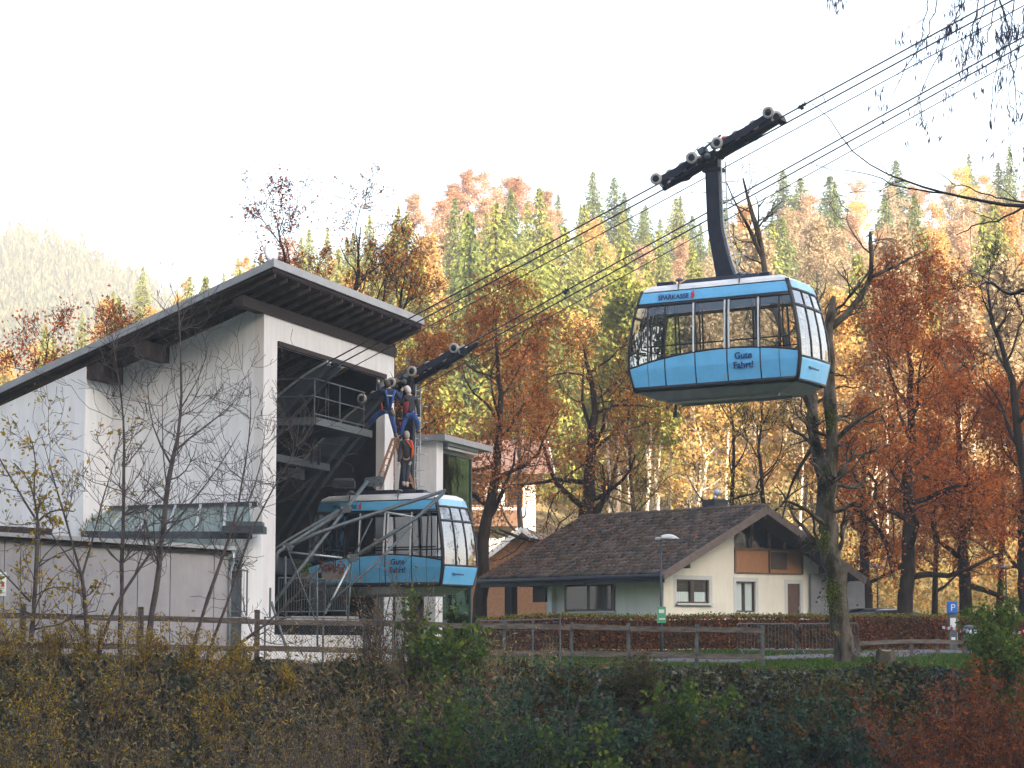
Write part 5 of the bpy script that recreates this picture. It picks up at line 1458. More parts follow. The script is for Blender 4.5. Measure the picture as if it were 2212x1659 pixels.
for p in placed:
    protos = {'spruce': sp, 'beech': bp, 'pale': ep}[p['kind']]
    pr = protos[p['k']]
    if id(pr) in first_used: o = copy_tree(pr)
    else: first_used.add(id(pr)); o = pr
    o.location = (p['x'], p['y'], p['z']); o.rotation_euler = (0, 0, p['rot'])
    o.scale = (p['s'] * p['w'], p['s'] * p['w'], p['s'])
    o['label'] = p['label']; o['group'] = {'spruce': 'spruces on the sunlit hillside', 'beech': 'autumn broadleaf trees on the hillside', 'pale': 'pale-stemmed trees at the foot of the hillside'}[p['kind']]
    for c in o.children: c.color = (*TINT[p['tint']], 1)
for lst in (sp, bp, ep):
    for pr in lst:
        if id(pr) not in first_used:
            for c in list(pr.children): bpy.data.objects.remove(c)
            bpy.data.objects.remove(pr)
# low brush between the trunks (nobody could count it)
rng = np.random.default_rng(21)
n = 60000
yb = 140 + 250 * rng.uniform(size=n) ** 1.4; ub = rng.uniform(-60, 2290, n); xb_ = (ub - 1106) / F * yb
ok = ~((yb < 175) & (ub > 900) & (ub < 1260)) & ~((yb < 190) & (ub < 850))
xb_, yb = xb_[ok], yb[ok]
C = np.stack([xb_, yb, gz(xb_, yb) + rng.uniform(0, 1.8, len(yb)) ** 1.3], 1)
V, Fq = leaf_quads(rng, C, .42)
tag(fast_mesh('hillside_undergrowth', V, Fq, leaf_mat('brush_leaves', [(.30, .19, .08), (.42, .32, .12), (.22, .22, .08), (.50, .27, .10)], transl=.35)), kind='stuff')
n = 26000
yb = 119 + 34 * rng.uniform(size=n); ub = rng.uniform(1150, 2300, n); xb_ = (ub - 1106) / F * yb
hgt = 2.6 * (.5 + .5 * np.sin(xb_ * 1.3 + 2 * np.sin(yb * .4))) * rng.uniform(0, 1, n) * smooth(1150, 1500, ub)
V, Fq = leaf_quads(rng, np.stack([xb_, yb, gz(xb_, yb) + hgt], 1), .24)
tag(fast_mesh('hill_foot_bushes', V, Fq, leaf_mat('golden_brush', [(.30, .16, .05), (.44, .28, .08), (.20, .20, .06), (.50, .24, .06)], transl=.35)), kind='stuff')
# far-off forest on the mountain: one mass
rng = np.random.default_rng(31)
n = 5200
ym = 760 + 560 * rng.uniform(size=n); um = rng.uniform(-150, 700, n); xm = (um - 1106) / F * ym; zm = mz(xm, ym) - 1
H = rng.uniform(11, 24, n); Vs = []; ns = 34
t = rng.uniform(.03, 1, size=(n, ns)) ** .8; a = rng.uniform(0, 6.28, size=(n, ns)); broad = rng.uniform(size=n) < .35
rr = np.where(broad[:, None], np.sqrt(np.clip(1 - (2 * t - 1) ** 2, .02, 1)) * .5, (1 - t) * .48 + .02) * (H[:, None] * .45) * rng.uniform(.5, 1.1, size=(n, ns))
C = np.stack([xm[:, None] + rr * np.cos(a), ym[:, None] + rr * np.sin(a), zm[:, None] + t * H[:, None]], -1).reshape(-1, 3)
V, Fq = leaf_quads(rng, C, 2.9, asp=.26, axis=(0, 0, 1), jit=.28)
tag(fast_mesh('mountain_forest', V, Fq, leaf_mat('far_forest', [(.06, .085, .045), (.11, .125, .06), (.20, .15, .08), (.08, .10, .06)], transl=.15)), kind='stuff')

# ================================================================= the old oaks behind station and hut
def per_of(per): return per * .30
def oak(label, u, Y, vtop, seed, tr=.34, nlimb=12, first=.3, limb=.42, per=6, size=.12, bark='bark_dark', tint=(1, 1, 1), leafm='oak', lean=None, zcut=None, keep=1.0, wig=.24, name='oak_tree', levels=4, top=.45, sprd=.28, limbs=None, group='old oaks behind the station and the hut', nch=(6, 5, 4), ang=(.95, .75, .7), up=(.10, .08, .02)):
    x, y = ux(u, Y); z = gzz(x, y) - .1; H = zv(vtop, Y) - z
    root = thing(name, label, 'tree', (x, y, z), 0, group)
    path = None
    if lean is not None: path = [(0, 0, 0)] + [((a - u) / F * Y, b, zv(v, Y) - z) for a, b, v in lean]
    sk = gen_tree(seed, H=H, tr=tr, path=path, nlimb=nlimb, first=first, limb_len=limb, wig=wig, levels=levels, nch=nch, ang=ang, up=up, lratio=(.55, .52, .5), limbs=limbs, top=top)
    tree_parts(root, sk, M[bark], L_[leafm] if leafm else None, np.random.default_rng(seed), per=per_of(per), size=size, lev_leaf=3, zcut=zcut, keep=keep, spreadr=sprd)
    for c in root.children: c.color = (*tint, 1)
    return root
oak('spreading oak with coppery leaves rising behind the left end of the tiled hut', 1232, 110, 745, 3, tr=.48, nlimb=15, first=.22, limb=.44, per=5, zcut=((.1, .35, .62, 1), (.5, 1, .7, .12)), tint=(1.0, 1.1, 1.1), up=(.04, .06, .0))
oak('leaning oak with coppery leaves between annex and tiled hut', 1030, 104, 690, 5, tr=.34, nlimb=13, first=.35, limb=.36, per=6, lean=[(1050, .2, 1130), (1075, .5, 1000), (1085, 0, 850), (1075, 0, 780), (1070, 0, 690)], tint=(1, 1, 1))
oak('oak with rust-brown leaves close behind the right edge of the station roof', 905, 103, 590, 8, tr=.30, nlimb=14, first=.30, limb=.34, per=6, zcut=((.3, .7, .85, 1), (1, .8, .3, .05)), tint=(1, 1, 1))
oak('tall oak with bare twiggy top behind the middle of the station roof', 790, 101, 490, 9, tr=.30, nlimb=17, first=.25, limb=.30, per=4, sprd=.11, size=.10, zcut=((.3, .6, .75, 1), (1, .8, .35, .08)), tint=(1, 1, 1), up=(.16, .10, .04))
oak('oak with thin crown behind the roof between the two taller oaks', 858, 108, 560, 10, tr=.26, nlimb=12, first=.3, limb=.30, per=4.5, sprd=.18, zcut=((.3, .65, .85, 1), (1, .8, .3, .05)), tint=(1, 1.05, 1), up=(.16, .10, .04))
oak('lone oak with sparse red top just right of the roof tip', 655, 98, 480, 12, tr=.30, nlimb=14, first=.3, limb=.26, per=4, sprd=.10, size=.10, zcut=((.3, .62, .75, 1), (1, .8, .5, .45)), tint=(1.05, .75, .8), up=(.18, .10, .04), lean=[(660, 0, 1000), (660, 0, 760), (640, 0, 640), (605, 0, 545), (590, 0, 470)])
oak('small reddish tree looking over the lower end of the station roof', 215, 96, 705, 14, tr=.18, nlimb=12, first=.4, limb=.30, per=3, zcut=((.3, .8, .9, 1), (1, .7, .35, .1)), tint=(1.15, .8, .9), levels=4)
oak('second small reddish tree at the lower left end of the station roof', 120, 97, 725, 15, tr=.18, nlimb=12, first=.4, limb=.30, per=3, zcut=((.3, .8, .9, 1), (1, .7, .35, .1)), tint=(1.15, .8, .9), levels=4)
oak('great russet oak right of the upper cabin with straight dark trunk', 1945, 100, 680, 17, tr=.36, nlimb=19, first=.20, limb=.40, per=6.5, tint=(1.12, .86, .68), top=.5, zcut=((.1, .3, 1), (.5, 1, .9)))
oak('russet oak farther right with slender trunk, beside the great oak', 2082, 106, 800, 18, tr=.32, nlimb=16, first=.22, limb=.36, per=6.5, tint=(1.12, .88, .68), top=.45, zcut=((.1, .3, 1), (.5, 1, .9)))
oak('dark oak trunk with low brown leaves between mossy tree and great oak', 1872, 104, 960, 19, tr=.30, nlimb=12, first=.3, limb=.42, per=5, tint=(1.05, .86, .68))
oak('brown-leaved oak at the far right edge of the park', 2215, 104, 900, 20, tr=.34, nlimb=14, first=.25, limb=.42, per=6, tint=(1.1, .92, .68))
oak('thin oak stem with brown leaves left of the blue parking sign', 2013, 112, 1010, 23, tr=.18, nlimb=10, first=.3, limb=.34, per=5, tint=(1, .75, .6))
oak('thin dark stem between the lamp and the right picture edge', 2145, 108, 900, 24, tr=.18, nlimb=9, first=.3, limb=.34, per=4, tint=(1, .75, .6))
oak('slim bare tree with yellow twigs under the left half of the upper cabin', 1400, 112, 800, 26, tr=.16, nlimb=12, first=.25, limb=.34, per=1, size=.12, leafm='yellow', bark='bark', name='bare_tree', group='bare trees behind the hut')
oak('slim bare tree under the middle of the upper cabin', 1560, 110, 830, 27, tr=.18, nlimb=12, first=.2, limb=.36, per=1, size=.12, leafm='yellow', bark='bark_dark', name='bare_tree', group='bare trees behind the hut')
oak('many-branched bare tree behind the gable of the hut', 1668, 109, 850, 28, tr=.2, nlimb=14, first=.15, limb=.36, per=1, size=.12, leafm='yellow', bark='bark_dark', name='bare_tree', group='bare trees behind the hut')
oak('tall pale trunked tree partly hidden by the lower cabin and oaks', 1130, 125, 800, 29, tr=.22, nlimb=13, first=.3, limb=.3, per=2, leafm='oak', bark='bark', tint=(1, 1.1, 1.2))
oak('bare leafless tree with forked limbs at the right edge, above the oaks', 2225, 90, 610, 31, tr=.30, nlimb=9, first=.45, limb=.34, leafm=None, bark='bark_dark', name='bare_tree', group=None, lean=[(2228, 0, 1100), (2205, 0, 950), (2190, 0, 800), (2150, 0, 690), (2140, 0, 610)])

# ---- the mossy tree in front of the hut
def px_tree(name, label, base_u, Y, limbs, mat, seed, sub_levels=3, leafm=None, per=2, size=.1, side=(8, 4), group=None, subn=(7, 5, 4), sublen=.55, wig=.2, cat='tree', keep=1.0, base_v=None, up=.02, thin=.006):
    """tree whose main limbs follow given outlines (u, v, depth offset, radius)"""
    rng = np.random.default_rng(seed)
    x, y = ux(base_u, Y); z = gzz(x, y) - .15
    root = thing(name, label, cat, (x, y, z), 0, group)
    org = np.array([x, y, z]); main = []; subs = []
    for L in limbs:
        pts = np.array([tuple(P(u, v, Y + dy)) for u, v, dy, r in L]) - org; rad = np.array([r for *_, r in L])
        if limbs.index(L) == 0: pts[0, 2] = min(pts[0, 2], -.05)
        s = np.concatenate([[0], np.cumsum(np.linalg.norm(np.diff(pts, axis=0), axis=1))])
        npc = max(2, int(s[-1] / .6)); npc = ((npc // (K - 1)) + 1) * (K - 1) + 1
        q = np.linspace(0, s[-1], npc)
        def cr(vals):     # smooth interpolation
            return np.interp(q, s, vals)
        Pq = np.stack([cr(pts[:, k]) for k in range(3)], 1); Rq = cr(rad)
        ker = np.array([.25, .5, .25])
        for _ in range(2):
            for k in range(3): Pq[1:-1, k] = np.convolve(Pq[:, k], ker, 'valid')
        Rq = Rq * .88 if name == 'mossy_tree' else Rq
        Pq[1:-1] += rng.normal(size=(len(Pq) - 2, 3)) * Rq[1:-1, None] * .18
        Rq = Rq * (1 + .10 * rng.normal(size=len(Rq)))
        for a in range(0, npc - 1, K - 1): main.append((Pq[a:a + K], Rq[a:a + K]))
        # side shoots
        def shoot(p, d, L_s, r, lev):
            if lev > sub_levels: return
            q_, rr, _ = limb(rng, p, d, L_s, r, max(r * .4, thin), wig, up); subs.append((lev, q_, rr))
            for _k in range(max(1, int(subn[min(lev, len(subn) - 1)] * rng.uniform(.7, 1.2)))):
                i = rng.integers(1, K); dd = perp_rot(rng, unit(q_[i] - q_[i-1]), rng.uniform(.4, 1.0)); shoot(q_[i], dd, L_s * sublen * rng.uniform(.6, 1.2), max(r * .5, thin), lev + 1)
        tot = s[-1]; nsh = max(1, int(subn[0] * tot / 3.0))
        for _k in range(nsh):
            i = rng.integers(int(npc * .35), npc) if limbs.index(L) == 0 else rng.integers(int(npc * .15), npc)
            i = min(i, npc - 2); d = perp_rot(rng, unit(Pq[i + 1] - Pq[i]), rng.uniform(.7, 1.3))
            shoot(Pq[i], d, min(tot, 4.0) * rng.uniform(.2, .5), max(Rq[i] * .35, thin * 1.5), 1)
    tubes_obj('trunk', main, 10, mat, root)
    if subs: tubes_obj('branches', [(a, b) for _, a, b in subs], 4, mat, root)
    if leafm is not None:
        A = np.concatenate([a[2:] for lv, a, b in subs if lv >= 2] or [np.zeros((0, 3))]); A = np.repeat(A, per, 0) + rng.normal(size=(len(A) * per, 3)) * size * .9
        A = A[rng.uniform(size=len(A)) < keep]
        V, Fq = leaf_quads(rng, A, size); fast_mesh('crown', V, Fq, leafm, root)
    return root
M['mossbark'] = pm('mossy_bark', (.13, .11, .09), (.022, .020, .012), scale=3.2, rough=.95, bump=1.0, bscale=11, stretch=(1, 1, .4), contrast=(.40, .60), spec=.06)
mt = px_tree('mossy_tree', 'thick leaning tree with mossy forked trunk standing on the grass before the hut', 1826, 72.5, [
    [(1830, 1432, 0, .42), (1822, 1380, 0, .31), (1808, 1300, 0, .31), (1796, 1210, .1, .35), (1786, 1120, .2, .30), (1773, 1010, .3, .21), (1756, 930, .5, .20), (1748, 860, .8, .17), (1758, 780, 1, .13)],
    [(1785, 1150, .2, .27), (1794, 1050, 0, .24), (1797, 960, -.1, .23), (1794, 880, -.2, .21), (1790, 760, -.2, .19), (1786, 690, -.1, .17), (1800, 640, 0, .06)],
    [(1788, 715, -.1, .13), (1815, 690, -.2, .11), (1845, 665, -.3, .10), (1870, 625, -.4, .09), (1885, 595, -.5, .09), (1882, 550, -.5, .08), (1880, 500, -.5, .05)],
    [(1885, 597, -.5, .07), (1925, 583, -.6, .05), (1960, 560, -.6, .04), (2000, 540, -.7, .02)],
    [(1750, 880, .8, .13), (1715, 780, 2, .12), (1685, 700, 3, .12), (1655, 620, 3.5, .12), (1650, 560, 3.6, .11), (1640, 500, 3.7, .09), (1612, 420, 3.8, .05), (1605, 385, 3.8, .03)],
    [(1648, 560, 3.6, .08), (1625, 500, 3.6, .06), (1595, 455, 3.7, .04), (1570, 395, 3.8, .02)],
    [(1797, 960, -.1, .10), (1835, 920, -.5, .07), (1872, 895, -.8, .05), (1905, 880, -1, .025)],
    [(1760, 960, .5, .10), (1730, 1000, 1, .06), (1700, 1060, 1.3, .04), (1690, 1120, 1.5, .02)],
], M['mossbark'], 4, sub_levels=3, leafm=None, subn=(6, 4, 3), sublen=.55)
rng = np.random.default_rng(9)    # moss cushions are part of the tree
mb = MB()
def moss(u, v, dy, ru, rv, nq):
    c = np.array(P(u, v, 72.5 + dy)); C = rng.normal(size=(nq, 3)) * np.array([ru, .08, rv]) * .5 + c
    return C
C = np.concatenate([moss(1800, 1290, -.38, .28, .55, 900), moss(1778, 1165, -.33, .22, .4, 420), moss(1790, 1030, -.25, .2, .6, 300), moss(1758, 905, .25, .2, .3, 250), moss(1795, 905, -.42, .2, .4, 300)]) - np.array(mt.location)
V, Fq = leaf_quads(rng, C, .055); fast_mesh('moss', V, Fq, leaf_mat('moss', [(.05, .07, .008), (.12, .14, .01), (.07, .10, .012)], transl=.1), mt)
# ================================================================= hedges, fences, lamps and small things of the park
def gp(u, Y, dz=0.0):
    x, y = ux(u, Y); return Vector((x, y, gzz(x, y) + dz))
def hedge(label, pts, h, wd, seed, name='hedge'):
    rng = np.random.default_rng(seed)
    P_ = np.array([tuple(gp(u, Y))[:2] for u, Y in pts]); s = np.concatenate([[0], np.cumsum(np.linalg.norm(np.diff(P_, axis=0), axis=1))])
    root = thing(name, label, 'hedge', (0, 0, 0)); L = s[-1]
    n = int(L * 1500); t = rng.uniform(0, L, n); x = np.interp(t, s, P_[:, 0]); y = np.interp(t, s, P_[:, 1])
    face = rng.uniform(size=n); zz = rng.uniform(0, h, n) ** 1.0; off = np.where(face < .72, -wd / 2, rng.uniform(-wd / 2, wd / 2, n)) + rng.normal(size=n) * .07
    topm = face >= .72; zz = np.where(topm, h + rng.normal(size=n) * .05, zz)
    C = np.stack([x + off * .1, y + off, gz(x, y) + zz], 1)
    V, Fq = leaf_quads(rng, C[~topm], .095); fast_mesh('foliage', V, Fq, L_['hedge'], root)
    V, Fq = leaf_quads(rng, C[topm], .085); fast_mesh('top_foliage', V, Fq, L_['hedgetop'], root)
    mb = MB(); n = int(L / 1.2)
    for a, b in zip(np.linspace(0, L, n)[:-1], np.linspace(0, L, n)[1:]):
        xa_, ya_, xb2, yb2 = np.interp(a, s, P_[:, 0]), np.interp(a, s, P_[:, 1]), np.interp(b, s, P_[:, 0]), np.interp(b, s, P_[:, 1])
        mb.hexa([(xa_, ya_ - .2, gzz(xa_, ya_) + .1), (xb2, yb2 - .2, gzz(xb2, yb2) + .1), (xb2, yb2 + .25, gzz(xb2, yb2) + .1), (xa_, ya_ + .25, gzz(xa_, ya_) + .1)],
                [(xa_, ya_ - .2, gzz(xa_, ya_) + h - .12), (xb2, yb2 - .2, gzz(xb2, yb2) + h - .12), (xb2, yb2 + .25, gzz(xb2, yb2) + h - .12), (xa_, ya_ + .25, gzz(xa_, ya_) + h - .12)])
    mb.build('stems', pm('dark_hedge_inside', (.03, .018, .012), (.06, .035, .02), scale=12, rough=.95), root)
hedge('long red-brown beech hedge with yellow-green top running before the hut', [(1030, 86.5), (1230, 87), (1640, 88.5), (2042, 91)], 1.24, .8, 1)
hedge('short beech hedge starting behind the blue parking sign at the right edge', [(2066, 96), (2240, 97)], 1.25, .8, 2)

# wooden bank fence
fe = thing('bank_fence', 'long weathered two-rail wooden fence along the top of the bank', 'fence')
fpts = [(-45, 60.6), (55, 61.0), (308, 62.2), (558, 63.3), (790, 64.2), (960, 64.9), (1090, 65.4), (1232, 65.8), (1357, 66.0), (1501, 66.2), (1645, 66.3)]
ftop = [(-45, 1320), (308, 1330), (560, 1336), (1090, 1346), (1357, 1351), (1645, 1356)]
for i, (u, Y) in enumerate(fpts):
    vt = np.interp(u, [a for a, b in ftop], [b for a, b in ftop]); zt_ = zv(vt, Y) + (.16 if u < 600 else .06)
    g = gp(u, Y); x = g.x; metal = i >= 4
    mb = MB()
    if metal: mb.bar((x, Y, g.z - .3), (x + (.03 if i % 2 else -.02), Y, zt_), .09, .09)
    else: mb.bar((x, Y, g.z - .3), (x, Y, zt_ + .06), .15, .13)
    mb.build('post', M['steel'] if metal else M['oldwood'], fe, bevel=.008)
for r_, (dz, hh) in enumerate(((0, .14), (-.70, .14))):
    for i in range(len(fpts) - 1):
        (u0, Y0), (u1, Y1) = fpts[i], fpts[i + 1]
        v0, v1 = [np.interp(u, [a for a, b in ftop], [b for a, b in ftop]) for u in (u0, u1)]
        a = Vector((ux(u0, Y0)[0] + .01, Y0 - .10, zv(v0, Y0) - .08 + dz)); b = Vector((ux(u1, Y1)[0] - .01, Y1 - .10, zv(v1, Y1) - .08 + dz))
        mb = MB(); sag = .012 * ((i * 7 + r_ * 3) % 5 - 2); mb.bar(a + Vector((0, 0, sag)), b, .05, hh); mb.build('rail', M['oldwood'], fe, bevel=.006)

def mesh_fence(name, label, pts, h, step, post=True, diag=False):
    root = thing(name, label, 'fence')
    for (u0, Y0), (u1, Y1) in zip(pts[:-1], pts[1:]):
        a, b = gp(u0, Y0), gp(u1, Y1); L = (b - a).length; up = Vector((0, 0, 1)); mb = MB()
        nx, nz = int(L / step), int(h / step)
        def wire(p, q): mb.tube([p, q], .0035, 3, False)
        if diag:
            for k in range(-nz, nx):
                for sg in (0, 1):
                    k0, k1 = max(0, k), min(nx, k + nz)
                    z0, z1 = (k0 - k) * step, (k1 - k) * step
                    if sg: z0, z1 = h - z0, h - z1
                    wire(a.lerp(b, k0 / nx) + up * z0, a.lerp(b, k1 / nx) + up * z1)
        else:
            for k in range(nx + 1): wire(a.lerp(b, k / nx) + up * .05, a.lerp(b, k / nx) + up * h)
            for k in range(0, int(h / (step * 2)) + 1): wire(a + up * (.05 + k * step * 2), b + up * (.05 + k * step * 2))
        mb.build('wire_mesh', M['steel'], root)
        mb = MB(); mb.cyl(a + up * h, b + up * h, .018, 6); mb.build('top_rail', M['steel'], root)
    for u, Y in pts:
        a = gp(u, Y); mb = MB(); mb.cyl(a + Vector((0, 0, -.1)), a + Vector((0, 0, h + .02)), .028, 8); mb.build('post', M['steel'], root)
    return root
mesh_fence('site_fence', 'wire mesh site fence with grey posts between annex and hedge', [(1030, 70.2), (1088, 70.4), (1150, 70.7), (1209, 71.0)], 1.35, .10)
mesh_fence('chain_link_fence', 'fine chain link fence at the foot of the station front', [(575, 66.6), (700, 67.4), (850, 68.2)], 1.25, .09, diag=True)
bs = thing('support_strut', 'thin grey slanted steel strut standing at the station corner', 'strut')
mb = MB(); mb.cyl(P(586, 1300, 68.0), P(625, 1420, 67.6), .04, 8); mb.build('tube', M['steel'], bs); mb = MB(); mb.cyl(P(584, 1270, 68.0), P(583, 1335, 67.9), .03, 8); mb.build('upright', M['steel'], bs)

# crowd barriers
def barrier(label, u0, u1, Y):
    a, b = gp(u0, Y), gp(u1, Y + .3); d = (b - a); L = d.length; d.normalize(); up = Vector((0, 0, 1)); h = 1.05; z0 = .18; r_ = .09
    root = thing('crowd_barrier', label, 'barrier', a, 0, 'steel crowd barriers in front of the hedge'); a = Vector((0, 0, 0)); b = d * L
    mb = MB(); loop = []
    for (s, z), (cs, cz) in (((0, z0), (1, 1)), ((0, h), (1, -1)), ((L, h), (-1, -1)), ((L, z0), (-1, 1))):
        cxy = (s + cs * r_, z + cz * r_)
        for q in range(5):
            f = q / 4 * math.pi / 2
            if (cs, cz) == (1, 1): an = math.pi * 1.5 - f
            elif (cs, cz) == (1, -1): an = math.pi - f
            elif (cs, cz) == (-1, -1): an = math.pi / 2 - f
            else: an = -f
            loop.append(d * (cxy[0] + r_ * math.cos(an)) + up * (cxy[1] + r_ * math.sin(an)))
    loop.append(loop[0]); mb.tube(loop, .021, 8, False); mb.build('frame', M['steel'], root, True)
    nb = int(L / .115)
    for k in range(1, nb):
        mb = MB(); p = d * (L * k / nb); mb.cyl(p + up * z0, p + up * h, .008, 5); mb.build('bar', M['steel'], root)
    pr = Vector((-d.y, d.x, 0))
    for s in (.12, L - .12):
        mb = MB(); p = d * s; mb.tube([p - pr * .28, p - pr * .24 + up * .10, p + up * .17, p + pr * .24 + up * .10, p + pr * .28], .017, 6); mb.build('foot', M['steel'], root)
barrier('steel crowd barrier with rounded corners before the hedge, left of the mossy tree', 1590, 1716, 82)
barrier('steel crowd barrier partly hidden behind the mossy tree trunk', 1722, 1850, 82.4)

# street lamps
def lamp(label, u, Y, vtop, hd=1, sign=False):
    g = gp(u, Y); H = zv(vtop, Y) - g.z
    root = thing('street_lamp', label, 'street lamp', g, 0, 'park street lamps')
    mb = MB(); mb.tube([(0, 0, -.1), (0, 0, 1.0), (0, 0, 1.02), (0, 0, H)], [.065, .065, .045, .036], 10); mb.build('pole', M['saddle'], root, True)
    mb = MB(); mb.box((hd * -.02, 0, H + .02), (.34, .16, .10)); mb.build('bracket', M['steel_light'], root, bevel=.02)
    mb = MB()
    G = []
    for i in range(9):
        f = i / 8; xx = hd * (.02 + .62 * f); r1 = .19 * math.sin(math.pi * min(1, .18 + f * .86)) ** .6
        G.append([(xx, r1 * math.cos(t), H + .02 + r1 * (.85 if math.sin(t) > 0 else .18) * math.sin(t)) for t in np.arange(12) * math.pi / 6])
    mb.grid(G, closed=True); mb.build('lamp_head', M['lightgrey'], root, True)
    return root, g, H
r_, g_, H_ = lamp('street lamp with white head and small green notice standing in front of the hut', 1427, 84, 1165)
lamp('street lamp behind the hedge just right of the mossy tree', 1893, 108, 1226, -1)
lamp('street lamp near the right edge of the photo among the oaks', 2170, 106, 1226, -1)
pn = thing('lamp_notice', 'small green and white poster strapped to the lamp pole by the hut', 'poster'); p = P(1429, 1328, 83.9)
mb = MB(); mb.box(p, (.30, .02, .55)); mb.build('sheet', pm('green_poster', (.06, .30, .16), (.10, .42, .24), scale=9), pn)
mb = MB(); mb.box(p + Vector((.0, -.013, .12)), (.18, .004, .12)); mb.box(p + Vector((.02, -.013, -.14)), (.2, .004, .05)); mb.build('print', M['white'], pn)
mb = MB(); mb.cyl(P(1428, 1354, 83.9), P(1428, 1364, 83.9), .085, 12); o = mb.build('red_band', M['red'], r_); o.location = -g_

# parking sign, litter bin, barrier tape, stump, low rail fence
ps = thing('parking_sign', 'tall grey parking ticket pillar with blue P head at the hedge gap', 'parking sign'); g = gp(2053, 89); zt_ = zv(1300, 89)
mb = MB(); mb.box((g.x, g.y, (g.z + zt_) / 2 - .2), (.30, .22, zt_ - g.z - .4)); mb.build('pillar', M['steel'], ps, bevel=.02)
mb = MB(); mb.box((g.x, g.y, zt_ - .2), (.36, .28, .44)); mb.build('head', pm('parking_blue', (.02, .16, .55), rough=.4), ps, bevel=.02)
text_obj('letter', 'P', .36, M['white'], Matrix.Translation((g.x - .09, g.y - .146, zt_ - .33)) @ Matrix.Rotation(R(90), 4, 'X'), ps)
mb = MB(); mb.box((g.x, g.y - .115, zt_ - .75), (.2, .02, .34)); mb.box((g.x, g.y - .115, zt_ - 1.35), (.14, .02, .16)); mb.build('ticket_panel', M['white'], ps)
lb_ = thing('litter_bin', 'pale grey round litter bin standing right of the parking sign', 'bin'); g = gp(2090, 83)
mb = MB(); mb.tube([g + Vector((0, 0, .1)), g + Vector((0, 0, .62)), g + Vector((0, 0, .63)), g + Vector((0, 0, .92))], [.14, .16, .22, .22], 14); mb.build('body', M['steel_light'], lb_, True)
mb = MB(); mb.lathe([(.24, 0), (.23, .05), (.12, .11), (0, .12)], g + Vector((0, 0, .92)), 14); mb.build('lid', M['steel'], lb_, True)
tp = thing('barrier_tape', 'red and white barrier tape stretched from hedge to right edge', 'tape')
mw, mr = MB(), MB(); ta, tb_ = P(2036, 1355, 86), P(2235, 1362, 82); N_ = 34
for k in range(N_):
    f0, f1 = k / N_, (k + 1) / N_; sg = lambda f: Vector((0, 0, -.10 * math.sin(f * math.pi * 2) ** 2 - .02 * math.sin(f * 40)))
    (mr if k % 2 else mw).bar(ta.lerp(tb_, f0) + sg(f0), ta.lerp(tb_, f1) + sg(f1), .01, .085)
mw.build('white_bands', M['white'], tp); mr.build('red_bands', M['red'], tp)
su = thing('tree_stump', 'short weathered tree stump standing in the lawn right of the mossy tree', 'tree stump'); g = gp(1907, 72.5, -.05)
rng = np.random.default_rng(3); mb = MB(); G = []
for i, (r_, z) in enumerate(((.36, 0), (.30, .12), (.26, .3), (.25, .44))):
    G.append([(g.x + r_ * (1 + .13 * math.sin(a * 5 + 1) + .06 * math.sin(a * 9)) * math.cos(a), g.y + r_ * (1 + .13 * math.sin(a * 5 + 1)) * math.sin(a), g.z + z + .03 * math.sin(a * 3 + i)) for a in np.arange(24) * math.pi / 12])
mb.grid(G, closed=True); mb.build('bark', M['bark'], su, True); mb = MB(); mb.add(G[-1], [tuple(range(24))]); mb.build('cut_face', pm('cut_wood', (.30, .20, .13), (.20, .13, .08), scale=9), su)
lf = thing('low_rail_fence', 'low dark wooden rail fence beside the path right of the mossy tree', 'fence')
pts = [(1850, 79.0), (1908, 79.6), (1964, 80.2), (2020, 80.8), (2076, 81.4), (2135, 82)]
for u, Y in pts: g = gp(u, Y); mb = MB(); mb.bar(g, g + Vector((0, 0, .62)), .11, .11); mb.build('post', M['oldwood'], lf)
for (u0, Y0), (u1, Y1) in zip(pts[:-1], pts[1:]): mb = MB(); mb.bar(gp(u0, Y0 - .08, .48), gp(u1, Y1 - .08, .48), .05, .13); mb.build('rail', M['oldwood'], lf)
for i_, (u0, u1, Y, h) in enumerate(((842, 882, 68.4, .42), (941, 966, 68.8, .42))):
    a, b = gp(u0, Y), gp(u1, Y); mb = MB(); mb.tube([a, a.lerp(b, .12) + Vector((0, 0, h * .75)), a.lerp(b, .25) + Vector((0, 0, h)), a.lerp(b, .75) + Vector((0, 0, h)), a.lerp(b, .88) + Vector((0, 0, h * .75)), b], .022, 8)
    o = mb.build('bike_stand', M['white'], None, True); tag(o, ('wider' if i_ == 0 else 'narrower') + ' white tubular bicycle stand on the path behind the green bush', 'bike stand', 'bicycle stands')
yf = thing('yellow_leaf', 'single yellow leaf clinging to the mossy tree trunk', 'leaf'); 
V, Fq = leaf_quads(np.random.default_rng(1), np.array([tuple(P(1799 + i * 3, 1366 + (i % 2) * 4, 72.0)) for i in range(6)]), .12, asp=.9); fast_mesh('blade', V, Fq, L_['yellow'], yf)

